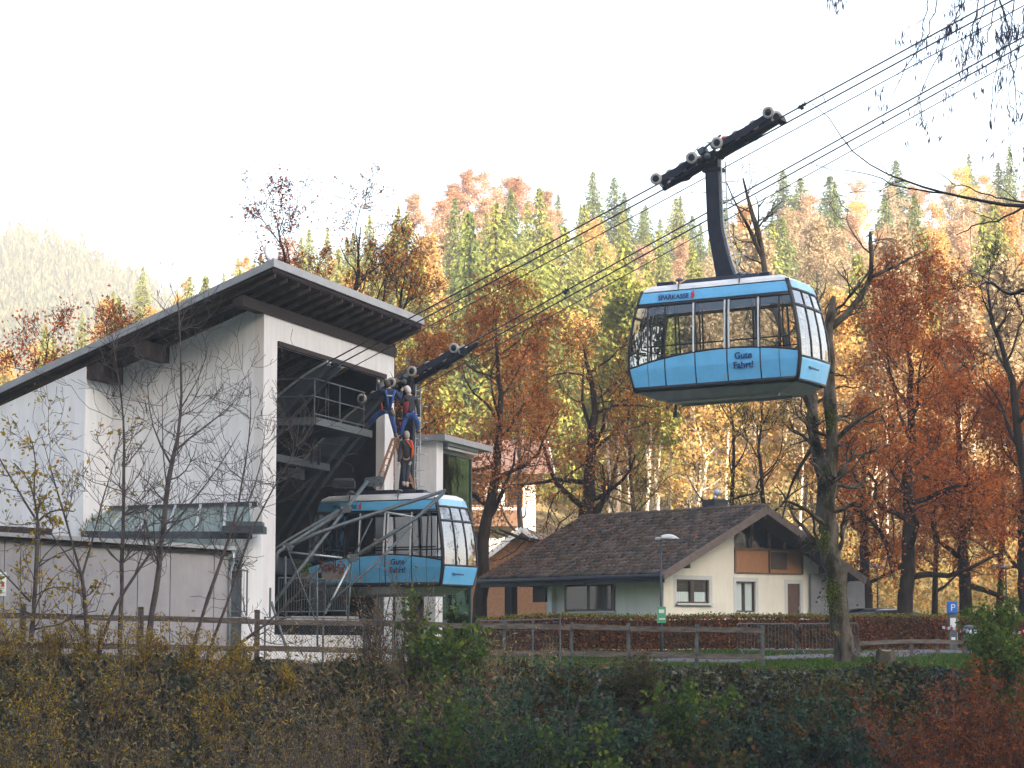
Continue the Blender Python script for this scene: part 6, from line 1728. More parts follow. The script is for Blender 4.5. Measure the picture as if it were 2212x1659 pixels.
# parked cars behind the hedge
def car_v(label, u, Y, yaw, paint, L=4.3, Wc=1.75, H=1.5):
    g = gp(u, Y); root = thing('parked_car', label, 'car', g, yaw, 'cars parked behind the hedge')
    x = L / 2
    low = [(-x, .55), (-x + .05, .85), (-x + .9, .98), (x - .8, 1.0), (x - .05, .92), (x, .5), (x - .1, .25), (-x + .1, .25)]
    cab = [(-x + .95, .96), (-x + 1.65, H - .12), (-x + 2.2, H), (x - 1.1, H - .03), (x - .5, H - .25), (x - .22, .98)]
    mb = MB(); mb.prism([(a, -Wc / 2, b) for a, b in low], (0, Wc, 0)); mb.build('body', paint, root, bevel=.05)
    mb = MB(); yc = .80
    n = len(cab); G0_ = [(a, -Wc / 2 * (.98 if b < 1.2 else yc), b) for a, b in cab]; G1 = [(a, -y, b) for a, y, b in G0_]
    mb.add(G0_ + G1, [tuple(range(n)), tuple(range(n, 2 * n))[::-1]] + [(i, (i + 1) % n, n + (i + 1) % n, n + i) for i in range(n)]); mb.build('glasshouse', M['dpane'], root, bevel=.04)
    mb = MB(); mb.add([(-x + 1.7, -.66, H + .0), (x - .95, -.66, H - .02), (x - .95, .66, H - .02), (-x + 1.7, .66, H + .0), (-x + 2.2, -.6, H + .045), (x - 1.3, -.6, H + .03), (x - 1.3, .6, H + .03), (-x + 2.2, .6, H + .045)],
        [(0, 3, 2, 1), (4, 5, 6, 7), (0, 1, 5, 4), (1, 2, 6, 5), (2, 3, 7, 6), (3, 0, 4, 7)]); mb.build('roof', paint, root, bevel=.02)
    for sx in (-x + .8, x - .8):
        for sy in (-1, 1):
            mb = MB(); mb.lathe([(0, -.1), (.2, -.1), (.31, -.09), (.32, 0), (.31, .09), (.2, .1), (0, .1)], (sx, sy * (Wc / 2 - .1), .32), 18, (0, 1, 0)); w_ = mb.build('wheel', M['dark'], root, True)
            mb = MB(); mb.lathe([(0, .0), (.19, .0), (.2, .02), (0, .03)], (sx, sy * (Wc / 2 + .005), .32), 14, (0, sy, 0)); mb.build('rim', M['steel_light'], w_)
    for sy in (-.6, .6): mb = MB(); mb.box((-x - .0, sy, .72), (.06, .32, .14)); mb.build('headlight', M['white'], root, bevel=.02)
    return root
car_v('white parked car showing its roof above the hedge beside the great oak', 1952, 101, R(170), pm('white_car_paint', (.75, .76, .78), rough=.2), H=1.58)
car_v('dark parked van with pale roof seen over the hedge left of the white car', 1872, 103, R(-20), pm('grey_car_paint', (.12, .13, .15), rough=.2), L=4.6, H=1.66)

# ================================================================= lawn, fallen leaves, bank cover
rng = np.random.default_rng(50)
def scatter(n, u0, u1, y0, y1): 
    u = rng.uniform(u0, u1, n); y = rng.uniform(y0, y1, n); return (u - 1106) / F * y, y
x, y = scatter(60000, 1060, 2300, 65, 84); ok = np.sin(x * .9) + np.sin(y * .8 + x * .3) + rng.normal(size=len(x)) * .7 > -.9
cy_ = np.interp((x / y) * F + 1106, [900, 1150, 1400, 1700, 2040, 2300], [68.5, 69.5, 73, 79, 84.5, 88]); ok &= (np.abs(y - cy_) > 2.8)
x, y = x[ok], y[ok]; C = np.stack([x, y, gz(x, y) + .05], 1)
V, Fq = leaf_quads(rng, C, .15, asp=.22, axis=(0, 0, 1), jit=.3); tag(fast_mesh('grass', V, Fq, L_['grass']), kind='stuff')
x, y = scatter(5200, -100, 2300, 62, 90); C = np.stack([x, y, gz(x, y) + .06], 1)
V, Fq = leaf_quads(rng, C, .09); tag(fast_mesh('fallen_leaves', V, Fq, L_['litter']), kind='stuff')
def bank_pts(n, u0, u1, d0=-.3, d1=6.2, hmax=.5, clump=1.0):
    u = rng.uniform(u0, u1, n); d = rng.uniform(d0, d1, n)
    y = 62.5 - d; x = (u - 1106) / F * y; y = bank_y(x) - d; x = (u - 1106) / F * y
    hh = (.5 + .28 * np.sin(x * 2.1 + 1.3 * np.sin(y * 1.7)) * np.sin(y * 2.3 + x * .8) + .24 * np.sin(x * .83 + 2) * np.cos(y * 1.1 + x * .4) + .16 * np.sin(x * 5.3) * np.sin(y * 4.7 + x)).clip(.02, 1) ** 1.8 * 1.3
    return x, y, gz(x, y) + hmax * hh * rng.uniform(.25, 1, n) ** .7 * clump * np.clip(.06 + (d - d0) * .42, 0, 1), hh
x, y, z, hh = bank_pts(120000, -80, 2300, d0=.1, d1=8.5, hmax=1.25)
V, Fq = leaf_quads(rng, np.stack([x, y, z], 1), .10, asp=.8); tag(fast_mesh('bank_ivy', V, Fq, leaf_mat('bank_ivy', [(.006, .013, .009), (.016, .038, .026), (.050, .085, .062), (.035, .036, .016), (.020, .045, .030), (.12, .085, .012), (.030, .060, .040)], transl=.1, rough=.40, clump=(.030, .034, .012), clump_scale=.35, spec=.5)), kind='stuff')
x, y, z, hh = bank_pts(50000, 700, 2000, d0=.1, hmax=1.3); k = rng.uniform(size=len(x)) < hh
V, Fq = leaf_quads(rng, np.stack([x, y, z], 1)[k], .10, asp=.7); tag(fast_mesh('bank_brambles', V, Fq, L_['bramble']), kind='stuff')
# dry stalks at the left, many thin upright stems
def stalk_mass(name, n, u0, u1, d0, d1, h0, h1, mat, leafm, lsize, per, r_=.006, seed=1):
    rng = np.random.default_rng(seed); br = []; A = []
    for _ in range(n):
        u = rng.uniform(u0, u1); d = rng.uniform(d0, d1); x = (u - 1106) / F * (62.5 - d); y = float(bank_y(x)) - d
        p = np.array([x, y, gzz(x, y) - .05]); q, rr, _ = limb(rng, p, (rng.normal() * .3, rng.normal() * .3, 1), rng.uniform(h0, h1), r_, r_ * .5, .16, .02); br.append((q, rr))
        if per: A.append(np.repeat(q[1:], per, 0))
    root = tag(tubes_obj(name, br, 3, mat), kind='stuff')
    if per:
        A = np.concatenate(A); A = A + rng.normal(size=A.shape) * .10; V, Fq = leaf_quads(rng, A, lsize, asp=.3, axis=(0, 0, .5), jit=.6)
        o = fast_mesh('leaves', V, Fq, leafm, root)
    return root
M['stalk'] = pm('dry_stalk', (.15, .11, .07), (.24, .18, .12), scale=3, rough=.9)
stalk_mass('dry_stalks', 3000, -60, 1120, .6, 8, .6, 1.6, M['stalk'], L_['drygrass'], .10, 2, seed=2)
stalk_mass('reed_stalks', 260, 700, 1200, -.3, 2, .5, 1.3, M['stalk'], L_['drygrass'], .09, 2, seed=3)

def shrub(label, u, Y, vtop, spread, seed, leafm, nst=16, size=.09, per=3, asp=.4, name='shrub', group=None, mat='twig', keep=1.0, v_base=None, tall=.9, up=.05, lev=3):
    rng = np.random.default_rng(seed); x, y = ux(u, Y); z = gzz(x, y); H = zv(vtop, Y) - z
    root = thing(name, label, 'shrub', (x, y, z), 0, group); br = []; A = []
    for k in range(nst):
        a = rng.uniform(0, 6.28); lean = rng.uniform(0, spread)
        d = np.array([math.cos(a) * lean, math.sin(a) * lean * .7, 1.0]); q, rr, dd = limb(rng, (rng.normal() * .12, rng.normal() * .1, -.1), d, H * rng.uniform(tall * .55, tall * 1.12) * 1.05, .017, .006, .10, up); br.append((q, rr)); A.append(q[2:])
        for _ in range(lev * 2):
            i = rng.integers(1, K); d2 = perp_rot(rng, unit(q[i] - q[i-1]), rng.uniform(.35, .9)); q2, r2, _d = limb(rng, q[i], d2, H * rng.uniform(.12, .32), .008, .004, .14, .06); br.append((q2, r2)); A.append(q2[1:]); 
            for _2 in range(2):
                i = rng.integers(2, K); d3 = perp_rot(rng, unit(q2[i] - q2[i-1]), .7); q3, r3, _d = limb(rng, q2[i], d3, H * rng.uniform(.05, .16), .005, .003, .14, .05); br.append((q3, r3)); A.append(q3[1:])
    tubes_obj('stems', br, 4, M[mat], root)
    A = np.concatenate(A); A = np.repeat(A, per, 0) + rng.normal(size=(len(A) * per, 3)) * size * .8; A = A[rng.uniform(size=len(A)) < keep]
    V, Fq = leaf_quads(rng, A, size, asp=asp); fast_mesh('foliage', V, Fq, leafm, root)
    return root
WG = 'yellow-leaved willow shrubs on the left bank'
wl = [(-10, 59.8, 1330, 'at the left picture edge'), (70, 58.6, 1400, 'below the notice poster'), (118, 60.6, 1338, 'around the foot of the crooked yellow-leaved sapling'), (196, 60.3, 1345, 'at the foot of the forked sapling'), (250, 59.0, 1380, 'between the forked and the straight sapling'),
      (335, 60.6, 1352, 'at the foot of the tallest bare sapling'), (420, 60.2, 1362, 'below the right part of the grey cladding wall'), (470, 58.8, 1420, 'low on the bank under the grey downpipe'), (505, 60.8, 1380, 'below the landing railing'), (150, 56.5, 1480, 'deep in the lower left corner'),
      (370, 56.6, 1500, 'low on the bank under the tallest sapling'), (620, 60.4, 1440, 'before the chain link fence'), (560, 57.5, 1500, 'low on the bank under the station corner'), (20, 55.8, 1500, 'in the lower left corner')]
for i, (u, Y, v, wh) in enumerate(wl):
    shrub('thin willow shrub with small yellow leaves ' + wh, u, Y, v, .55, 100 + i, L_['willow'], nst=11, size=.08, per=2, asp=.34, name='willow_shrub', group=WG, keep=.85)
shrub('wiry yellowish shrub in the bottom centre left of the green bush', 780, 57.0, 1545, .8, 130, L_['willow'], nst=26, size=.06, per=1, asp=.35)
shrub('wiry pale twig bush at the bottom, left of centre', 600, 56.0, 1560, .9, 131, L_['drygrass'], nst=30, size=.06, per=1, asp=.35)
shrub('leafy green bush with yellowing leaves growing before the annex', 935, 61.0, 1325, .38, 140, L_['green'], nst=12, size=.12, per=2, asp=.8, keep=.6)
shrub('second green bush with round leaves right below the annex glass', 1012, 61.4, 1350, .36, 141, L_['green'], nst=10, size=.12, per=2, asp=.8, keep=.6)
shrub('low green bush with yellow spots at the bottom below the annex', 985, 58.4, 1500, .8, 142, L_['green'], nst=18, size=.11, per=2, asp=.8, keep=.6)
shrub('bluish green bush at the bottom centre of the bank', 1120, 57.8, 1500, .7, 143, L_['teal'], nst=24, size=.11, per=3, asp=.5)
shrub('yellow-green wiry bush in the middle of the bank below the fence end', 1370, 61.2, 1432, .9, 144, L_['bramble'], nst=34, size=.06, per=3, asp=.5)
shrub('small dark bramble bush hanging over the bank top left of the fence end', 1240, 61.2, 1452, 1.0, 145, L_['bramble'], nst=20, size=.09, per=2, asp=.7)
shrub('dense yellow-green bush at the right edge before the litter bin', 2165, 62.0, 1335, .55, 146, L_['green'], nst=40, size=.10, per=4, asp=.6)
shrub('low yellow-green weeds right of the stump', 2005, 64.0, 1446, .9, 147, L_['green'], nst=16, size=.09, per=2, asp=.4)
shrub('rust-red bush filling the lower right corner', 2150, 58.0, 1480, .9, 148, L_['rust'], nst=60, size=.085, per=4, asp=.45)
shrub('second rust-red bush left of the corner bush', 2020, 57.5, 1535, .9, 149, L_['rust'], nst=46, size=.08, per=3, asp=.45)
shrub('slim shoots with dry seed pods standing before the tube frame', 800, 61.4, 1290, .25, 150, L_['drygrass'], nst=14, size=.07, per=1, asp=.3)
shrub('slim shoots with dry seed pods before the annex wall', 890, 61.2, 1265, .22, 151, L_['drygrass'], nst=12, size=.08, per=1, asp=.3)
shrub('pinkish maple shoots rising in front of the lower cabin', 815, 61.6, 1165, .22, 152, L_['pink'], nst=5, size=.11, per=1, asp=.6, keep=.16, lev=2)

for i, (u, Y, v, lf, wh) in enumerate(((1300, 59.6, 1520, 'teal', 'low on the bank below the lamp'), (1480, 60.2, 1490, 'green', 'on the bank below the fence end'), (1640, 59.4, 1530, 'teal', 'on the bank left of the mossy tree'), (1730, 60.4, 1480, 'bramble', 'on the bank just below the mossy tree'),
                         (1560, 58.6, 1575, 'bramble', 'at the bottom edge right of centre'), (1850, 59.4, 1520, 'teal', 'on the bank left of the rust-red bushes'), (1230, 58.2, 1585, 'green', 'at the bottom edge left of the lamp'), (1900, 61.0, 1462, 'bramble', 'on the bank edge below the stump'))):
    shrub({'teal': 'dark bluish ivy clump ', 'green': 'small fresh green plant ', 'bramble': 'tangled olive bramble clump '}[lf] + wh, u, Y, v, 1.1, 170 + i, L_[lf], nst=20, size=.11, per=2, asp=.8, name='bank_plant', group='plants on the steep bank', lev=2)
# ---- bare saplings on the left bank
SG = 'bare saplings on the left bank'
def sap(label, base, Y, limbs, seed, leafm=None, keep=1, size=.11, **k):
    return px_tree('sapling', label, base, Y, limbs, M['twig'], seed, leafm=leafm, keep=keep, size=size, group=SG, thin=.0055, **k)
sap('crooked sapling with yellow-green leaves at the far left before the grey wall', 66, 60.4, [
    [(66, 1460, 0, .07), (69, 1325, 0, .06), (75, 1278, 0, .058), (82, 1195, 0, .052), (82, 1129, 0, .045)],
    [(82, 1129, 0, .03), (47, 1074, 0, .026), (14, 1015, 0, .02), (-20, 960, 0, .01)],
    [(82, 1129, 0, .03), (70, 1040, 0, .022), (30, 1000, 0, .014)],
    [(84, 1125, 0, .03), (111, 1098, .1, .022), (160, 1105, .2, .015)],
    [(80, 1110, 0, .028), (62, 1060, 0, .022), (89, 993, 0, .015), (60, 930, 0, .008)],
    [(66, 1300, 0, .03), (14, 1245, 0, .02), (-20, 1210, 0, .015)],
    [(72, 1290, 0, .025), (110, 1265, .1, .018), (150, 1270, .2, .01)]], 61, L_['willow'], .30, .11, subn=(8, 4, 3), up=.06)
sap('forked dark sapling between crooked and straight sapling', 190, 60.7, [
    [(192, 1470, 0, .07), (188, 1323, 0, .055), (177, 1245, 0, .045)],
    [(177, 1245, 0, .035), (155, 1168, 0, .028), (119, 1046, 0, .018), (105, 996, 0, .012), (90, 940, 0, .007)],
    [(177, 1245, 0, .032), (194, 1190, 0, .026), (227, 1057, 0, .018), (249, 996, 0, .012), (260, 940, 0, .006)],
    [(177, 1245, 0, .026), (130, 1180, .1, .018), (95, 1130, .2, .010)]], 62, L_['willow'], .14, .11, subn=(8, 5, 3), up=.06)
sap('tall straight slim sapling rising before the recess of the station wall', 258, 61.0, [
    [(258, 1480, 0, .065), (260, 1289, 0, .052), (267, 1140, 0, .046), (267, 1002, 0, .036), (268, 891, 0, .026), (262, 830, 0, .018), (243, 760, 0, .012), (240, 705, 0, .006)],
    [(267, 1010, 0, .016), (310, 960, .1, .012), (330, 920, .1, .006)], [(268, 900, 0, .012), (225, 850, .1, .008), (200, 800, 0, .005)]], 63, None, subn=(14, 3, 2), up=.10, sublen=.5)
sap('tallest bare sapling whose crown spreads over the white station wall', 322, 61.1, [
    [(300, 1560, 0, .085), (318, 1400, 0, .075), (343, 1233, 0, .068), (360, 1072, 0, .058), (369, 999, 0, .05), (376, 970, 0, .044), (394, 910, 0, .036), (390, 760, 0, .022), (386, 669, 0, .014), (382, 620, 0, .006)],
    [(374, 978, 0, .03), (433, 923, .1, .022), (488, 897, .2, .014), (527, 845, .2, .007)],
    [(368, 1000, 0, .028), (330, 940, .2, .02), (315, 860, .3, .012), (320, 790, .3, .006)],
    [(392, 880, 0, .02), (440, 800, .1, .012), (450, 740, .1, .006)],
    [(362, 1060, 0, .024), (350, 1000, .2, .016), (352, 900, .3, .009), (350, 830, .3, .005)]], 64, None, subn=(10, 4, 2), up=.10)
sap('dark sapling leaning right across the glass canopy', 236, 60.5, [
    [(200, 1420, 0, .05), (234, 1327, 0, .042), (290, 1245, 0, .035), (346, 1163, 0, .03), (416, 1087, 0, .022), (480, 999, 0, .012), (520, 930, 0, .006)],
    [(290, 1245, 0, .022), (315, 1180, 0, .015), (318, 1100, .1, .008)]], 65, None, subn=(7, 4, 3), up=.06)
sap('sapling leaning right before the corner of the grey building', 419, 60.9, [
    [(405, 1450, 0, .055), (419, 1383, 0, .05), (469, 1233, 0, .04), (505, 1140, 0, .03), (521, 1058, 0, .024), (545, 900, 0, .013), (540, 816, 0, .006)],
    [(505, 1140, 0, .02), (560, 1050, 0, .014), (575, 900, 0, .007)]], 66, None, subn=(8, 5, 3), up=.08)
sap('long thin sapling reaching over the dark station opening', 457, 61.3, [
    [(440, 1440, 0, .045), (457, 1386, 0, .042), (498, 1286, 0, .036), (527, 1186, 0, .03), (556, 1116, 0, .024), (615, 1014, 0, .014), (640, 960, 0, .008), (662, 935, 0, .004)]], 67, None, subn=(9, 4, 3), up=.08)
sap('low bowed sapling bending right in front of the tube frame', 470, 60.9, [
    [(440, 1450, 0, .05), (512, 1388, 0, .04), (585, 1345, 0, .032), (648, 1277, 0, .022), (700, 1215, 0, .010)],
    [(560, 1355, 0, .022), (640, 1330, 0, .014), (700, 1290, 0, .007)]], 68, None, subn=(6, 4, 3), up=.04)

# ---- branches hanging in from the top right, close to the viewer
def twig_tree(name, label, limbs, seed, Y, mat, pods=0, r_scale=1.0, sub=(5, 3), sublen=.5, podm=None, up=-.02):
    rng = np.random.default_rng(seed); root = thing(name, label, 'branch', tuple(P(limbs[0][0][0], limbs[0][0][1], Y)), 0, 'branches hanging into the picture top right')
    org = np.array(root.location); main = []; subs = []; ends = []
    for L in limbs:
        pts = np.array([tuple(P(u, v, Y + rng.normal() * .03)) for u, v, r in L]) - org; rad = np.array([r for *_, r in L]) * r_scale
        s = np.concatenate([[0], np.cumsum(np.linalg.norm(np.diff(pts, axis=0), axis=1))]); npc = 3 * (K - 1) + 1; q = np.linspace(0, s[-1], npc)
        Pq = np.stack([np.interp(q, s, pts[:, k]) for k in range(3)], 1); Rq = np.interp(q, s, rad); Pq[1:-1] += rng.normal(size=(npc - 2, 3)) * .006
        for a in range(0, npc - 1, K - 1): main.append((Pq[a:a + K], Rq[a:a + K]))
        ends.append(Pq[-1])
        for _ in range(sub[0] + 1):
            i = rng.integers(2, npc - 1); d = perp_rot(rng, unit(Pq[i + 1] - Pq[i]), rng.uniform(.3, .9)); q2, r2, _d = limb(rng, Pq[i], d, s[-1] * rng.uniform(.12, .35), max(Rq[i] * .5, .0018), .0012, .15, up); subs.append((q2, r2)); ends.append(q2[-1])
            for _2 in range(sub[1]):
                j = rng.integers(2, K); d = perp_rot(rng, unit(q2[j] - q2[j-1]), .6); q3, r3, _d = limb(rng, q2[j], d, s[-1] * rng.uniform(.04, .14), .0015, .001, .15, up); subs.append((q3, r3)); ends.append(q3[-1])
    tubes_obj('limb', main, 6, mat, root); tubes_obj('twigs', subs, 4, mat, root)
    if pods:
        pods = min(1, pods)
        E = np.array(ends); E = E[rng.uniform(size=len(E)) < pods]; C = []
        for e in E:
            for _ in range(3): C.append(e + np.array([rng.normal() * .012, rng.normal() * .012, -.03 + rng.normal() * .01]))
        V, Fq = leaf_quads(rng, np.array(C), .058, asp=.15, axis=(0, 0, -1), jit=.22); fast_mesh('catkins', V, Fq, podm, root)
M['twig_near'] = pm('near_twig', (.035, .032, .045), (.06, .055, .07), scale=9, rough=.8)
podm = leaf_mat('catkin', [(.09, .09, .14), (.14, .14, .19)], transl=.4)
twig_tree('overhanging_branch', 'long dark branch entering from the right, forking left above the oaks', [
    [(2260, 450, .020), (2154, 440, .014), (2037, 417, .010), (1946, 387, .0075), (1890, 368, .006), (1832, 319, .0045), (1786, 247, .0035), (1744, 215, .002), (1690, 172, .0012)],
    [(2037, 417, .008), (1933, 404, .005), (1877, 374, .004), (1835, 368, .0035), (1793, 368, .003), (1744, 350, .002), (1724, 322, .0012)],
    [(2230, 440, .010), (2150, 425, .006), (2060, 395, .004), (2010, 365, .002)]], 1, 19, M['twig_near'], sub=(5, 2))
twig_tree('overhanging_branch', 'short dark branch below it, pointing down to the left', [
    [(2260, 430, .016), (2212, 448, .011), (2157, 475, .008), (2102, 488, .006), (2066, 508, .003)], [(2157, 475, .005), (2120, 465, .003), (2098, 452, .0015)]], 2, 19, M['twig_near'], sub=(2, 2))
twig_tree('overhanging_branch', 'thick gnarled dark branch at the right edge beside the russet crown', [
    [(2260, 650, .026), (2212, 625, .02), (2177, 638, .015), (2136, 606, .012), (2113, 622, .006), (2081, 616, .003)], [(2190, 635, .01), (2200, 660, .008), (2212, 690, .006)]], 3, 22, M['twig_near'], sub=(4, 2))
rg = random.Random(5)
hang = [[(2150, -30, .006), (2180, 62, .005), (2187, 146, .004), (2196, 199, .003), (2193, 280, .0015)]]
twig_tree('hanging_twig', 'dark drooping twig with catkins in the top right corner', hang, 7, 15, M['twig_near'], .9, podm=podm, sub=(9, 3))
for i, (u0, u1, v1, wh) in enumerate(((2010, 1975, 130, 'longest of the leftmost pair, ending over the upper rope'), (2040, 1906, 255, 'long one reaching down to the lower ropes on the left'), (2100, 1955, 300, 'ending in a catkin tuft right of it'), (2120, 2055, 230, 'crossing both ropes in the middle'),
                         (2160, 2105, 200, 'right of the middle, before the ropes'), (2200, 2140, 250, 'second from the right picture edge'), (2235, 2215, 330, 'hanging down the right picture edge'))):
    L = [[(u0, -40, .0045), (u0 + (u1 - u0) * .35 + rg.uniform(-10, 10), v1 * .3, .0036), (u0 + (u1 - u0) * .7 + rg.uniform(-10, 10), v1 * .62, .0028), (u1, v1, .0014)]]
    twig_tree('hanging_twig', 'thin drooping twig with catkins, ' + wh, L, 20 + i, 15 + rg.uniform(-.6, .8), M['twig_near'], .85, podm=podm, sub=(5, 2))
for i, (u0, u1, v1, wh) in enumerate(((2140, 2090, 160, 'fourth of the group, with tufts above the upper ropes'), (2215, 2178, 300, 'swinging below the lower ropes near the right edge'), (2080, 2030, 110, 'short one above the upper ropes in the middle'), (2250, 2160, 120, 'short one slanting in from the top right corner'))):
    L = [[(u0, -40, .004), (u0 + (u1 - u0) * .3 + rg.uniform(-10, 10), v1 * .3, .0032), (u0 + (u1 - u0) * .7 + rg.uniform(-10, 10), v1 * .62, .0024), (u1, v1, .0013)]]
    twig_tree('hanging_twig', 'thin drooping twig with catkins, ' + wh, L, 50 + i, 15 + rg.uniform(-.6, .8), M['twig_near'], .85, podm=podm, sub=(6, 2))
twig_tree('hanging_twig', 'tuft of narrow catkins at the top edge left of the other twigs', [[(1830, -60, .003), (1808, -10, .0025), (1800, 10, .0015)], [(1830, -40, .003), (1820, -10, .002), (1817, 5, .0015)]], 40, 15, M['twig_near'], 1.0, podm=podm, sub=(3, 1))
# ================================================================= the three workmen and their ladder
def c2(x, y): return (540 + .2441 * x, 675 + .2441 * y)
def skin_obj(name, joints, edges, mat, parent, root_i=0, sub=2):
    """one continuous tapering surface grown along connected edges; joints: (co, radius)"""
    me = bpy.data.meshes.new(name); me.from_pydata([tuple(j[0]) for j in joints], edges, []); me.update()
    o = bpy.data.objects.new(name, me); col.objects.link(o); o.parent = parent
    md = o.modifiers.new('skin', 'SKIN'); md.use_smooth_shade = True
    lay = me.skin_vertices[0].data
    for i, j in enumerate(joints):
        r_ = j[1]; lay[i].radius = (r_, r_) if np.isscalar(r_) else r_
        lay[i].use_root = (i == root_i)
    s = o.modifiers.new('sub', 'SUBSURF'); s.levels = sub; s.render_levels = sub
    me.materials.append(mat)
    return o
SKIN = pm('skin', (.50, .28, .20), (.56, .33, .24), scale=9, rough=.6)
def person(label, J, depth, look, mats, hair, extras=()):
    """J: joint -> (x, y in zoomed pixels, depth offset)"""
    def W(n): x, y, d = J[n]; u, v = c2(x, y); return P(u, v, depth + d)
    foot = W('ankL'); root = thing('person', label, 'person', tuple(foot)); o_ = foot
    J3 = {k: W(k) - o_ for k in J}
    shirt, trousers, boots, glove = mats
    neck = J3['neck']; head = J3['head']; hd = (head - neck).normalized(); look = Vector(look).normalized()
    # body: one continuous surface of skin, from head to ankles, with the five fingers of each hand
    jt = []; ed = []
    def add(co, r_, par=None):
        jt.append((co, r_)); i = len(jt) - 1
        if par is not None: ed.append((par, i))
        return i
    pel = add(J3['pel'], (.125, .10)); ch = add(J3['chest'], (.14, .10), pel); up_ = add(J3['chest'].lerp(neck, .6), (.12, .09), ch); nk = add(neck, .055, up_)
    h1 = add(head - hd * .075, .062, nk); h2 = add(head + look * .01, .088, h1); h3 = add(head + hd * .065, .082, h2); add(head + hd * .115, .045, h3)
    for s in 'LR':
        sh = add(J3['sh' + s], .058, up_); elb = add(J3['elb' + s], .043, sh); wr = add(J3['wr' + s], .028, elb)
        hp = add(J3['hip' + s], .085, pel); kn = add(J3['knee' + s], .058, hp); an = add(J3['ank' + s], .042, kn); add(J3['toe' + s], .036, an)
    body = skin_obj('body', jt, ed, SKIN, root)
    # face: nose, ears, eyes, mouth
    side = look.cross(hd).normalized(); f0 = head + look * .088
    mb = MB(); mb.tube([f0 + hd * .025, f0 + look * .018 - hd * .012, f0 - hd * .02], [.008, .014, .010], 6); mb.build('nose', SKIN, root, True)
    for sg in (-1, 1):
        mb = MB(); mb.lathe([(0, -.008), (.02, -.006), (.03, 0), (.02, .008), (0, .005)], head + side * sg * .085, 10, side); mb.build('ear', SKIN, root, True)
        mb = MB(); mb.lathe([(0, -.004), (.009, 0), (0, .006)], f0 + side * sg * .032 + hd * .02 - look * .004, 8, look); mb.build('eye', M['dark'], root, True)
    mb = MB(); mb.tube([f0 - hd * .045 + side * .022 - look * .008, f0 - hd * .047, f0 - hd * .045 - side * .022 - look * .008], .005, 5); mb.build('mouth', pm('lips', (.3, .1, .09)), root)
    # clothes follow the body
    jt, ed = [], []; a = add(J3['pel'] + (J3['chest'] - J3['pel']) * -.12, (.165, .13)); b = add(J3['chest'], (.185, .135), a); c = add(J3['chest'].lerp(neck, .62), (.155, .115), b); add(neck.lerp(J3['chest'], .08), (.075, .075), c)
    for s in 'LR':
        sh = add(J3['sh' + s], .084, c); el = add(J3['elb' + s], .066, sh); add(J3['wr' + s], .048, el)
    skin_obj('jacket', jt, ed, shirt, root)
    jt, ed = [], []; a = add(J3['pel'] + Vector((0, 0, .03)), (.15, .125))
    for s in 'LR':
        hp = add(J3['hip' + s], .108, a); kn = add(J3['knee' + s], .080, hp); add(J3['ank' + s].lerp(J3['knee' + s], .08), .062, kn)
    skin_obj('trousers', jt, ed, trousers, root)
    for s in 'LR':
        jt, ed = [], []; an = J3['ank' + s]; t = J3['toe' + s]; leg = (J3['knee' + s] - an).normalized()
        a = add(an + leg * .14, .055); b = add(an, .058, a); c = add(an.lerp(t, .6), .05, b); add(t, .038, c); add(an - (t - an).normalized() * .05, .045, b)
        skin_obj('boot', jt, ed, boots, root)
        # hand: palm, four unequal curled fingers, thumb from the side
        wr = J3['wr' + s]; fd = (wr - J3['elb' + s]).normalized(); sd = fd.cross(Vector((0, 1, 0))).normalized(); cu_ = fd.cross(sd).normalized()
        jt, ed = [], []; w0 = add(wr, .026); pm_ = add(wr + fd * .055, (.040, .018), w0)
        for k, ln in enumerate((.075, .085, .08, .06)):
            base = wr + fd * .09 + sd * (.030 - .020 * k); q = add(base, .0105, pm_); q2 = add(base + fd * ln * .45 + cu_ * .012, .0095, q); add(base + fd * ln * .75 + cu_ * .042, .0085, q2)
        q = add(wr + fd * .04 + sd * .045, .012, pm_); add(wr + fd * .075 + sd * .062 + cu_ * .02, .0105, q)
        skin_obj('hand', jt, ed, glove, root, sub=1)
    # head cover or hair
    kind, hm = hair
    jt, ed = [], []
    if kind == 'hood':
        a = add(neck - look * .02, .085); b = add(head - hd * .02 - look * .028, .112, a); c = add(head + hd * .055 - look * .02, .105, b); add(head + hd * .12 - look * .01, .055, c)
        skin_obj('hood', jt, ed, hm, root)
    elif kind == 'cap':
        a = add(head + hd * .03 - look * .01, .100); b = add(head + hd * .085, .085, a); add(head + hd * .125, .04, b); skin_obj('cap', jt, ed, hm, root)
        mb = MB(); mb.hexa([f0 + hd * .05 - side * .06, f0 + hd * .05 + side * .06, f0 + hd * .045 + look * .06 + side * .04, f0 + hd * .045 + look * .06 - side * .04], [f0 + hd * .06 - side * .06, f0 + hd * .06 + side * .06, f0 + hd * .052 + look * .06 + side * .04, f0 + hd * .052 + look * .06 - side * .04]); mb.build('peak', hm, root)
    for nm, pts, r_, mt_ in extras:
        mb = MB(); q = []
        for x, y, d in pts: u, v = c2(x, y); q.append(P(u, v, depth + d) - o_)
        mb.tube(q, r_, 8); mb.build(nm, mt_, root, True)
    return root
navy = pm('navy_workwear', (.012, .022, .065), (.02, .035, .10), scale=9, rough=.85); denim = pm('blue_denim', (.02, .055, .22), (.035, .09, .30), scale=12, rough=.9)
darkg = pm('charcoal_jacket', (.022, .026, .035), (.04, .045, .06), scale=9, rough=.85); redj = pm('dark_red_cloth', (.16, .012, .02), (.22, .02, .03), scale=9, rough=.9)
gl = pm('pale_work_glove', (.42, .38, .32), rough=.9); blk = pm('black_leather', (.02, .018, .016), rough=.6); brn = pm('brown_boot_leather', (.16, .09, .05), rough=.7)
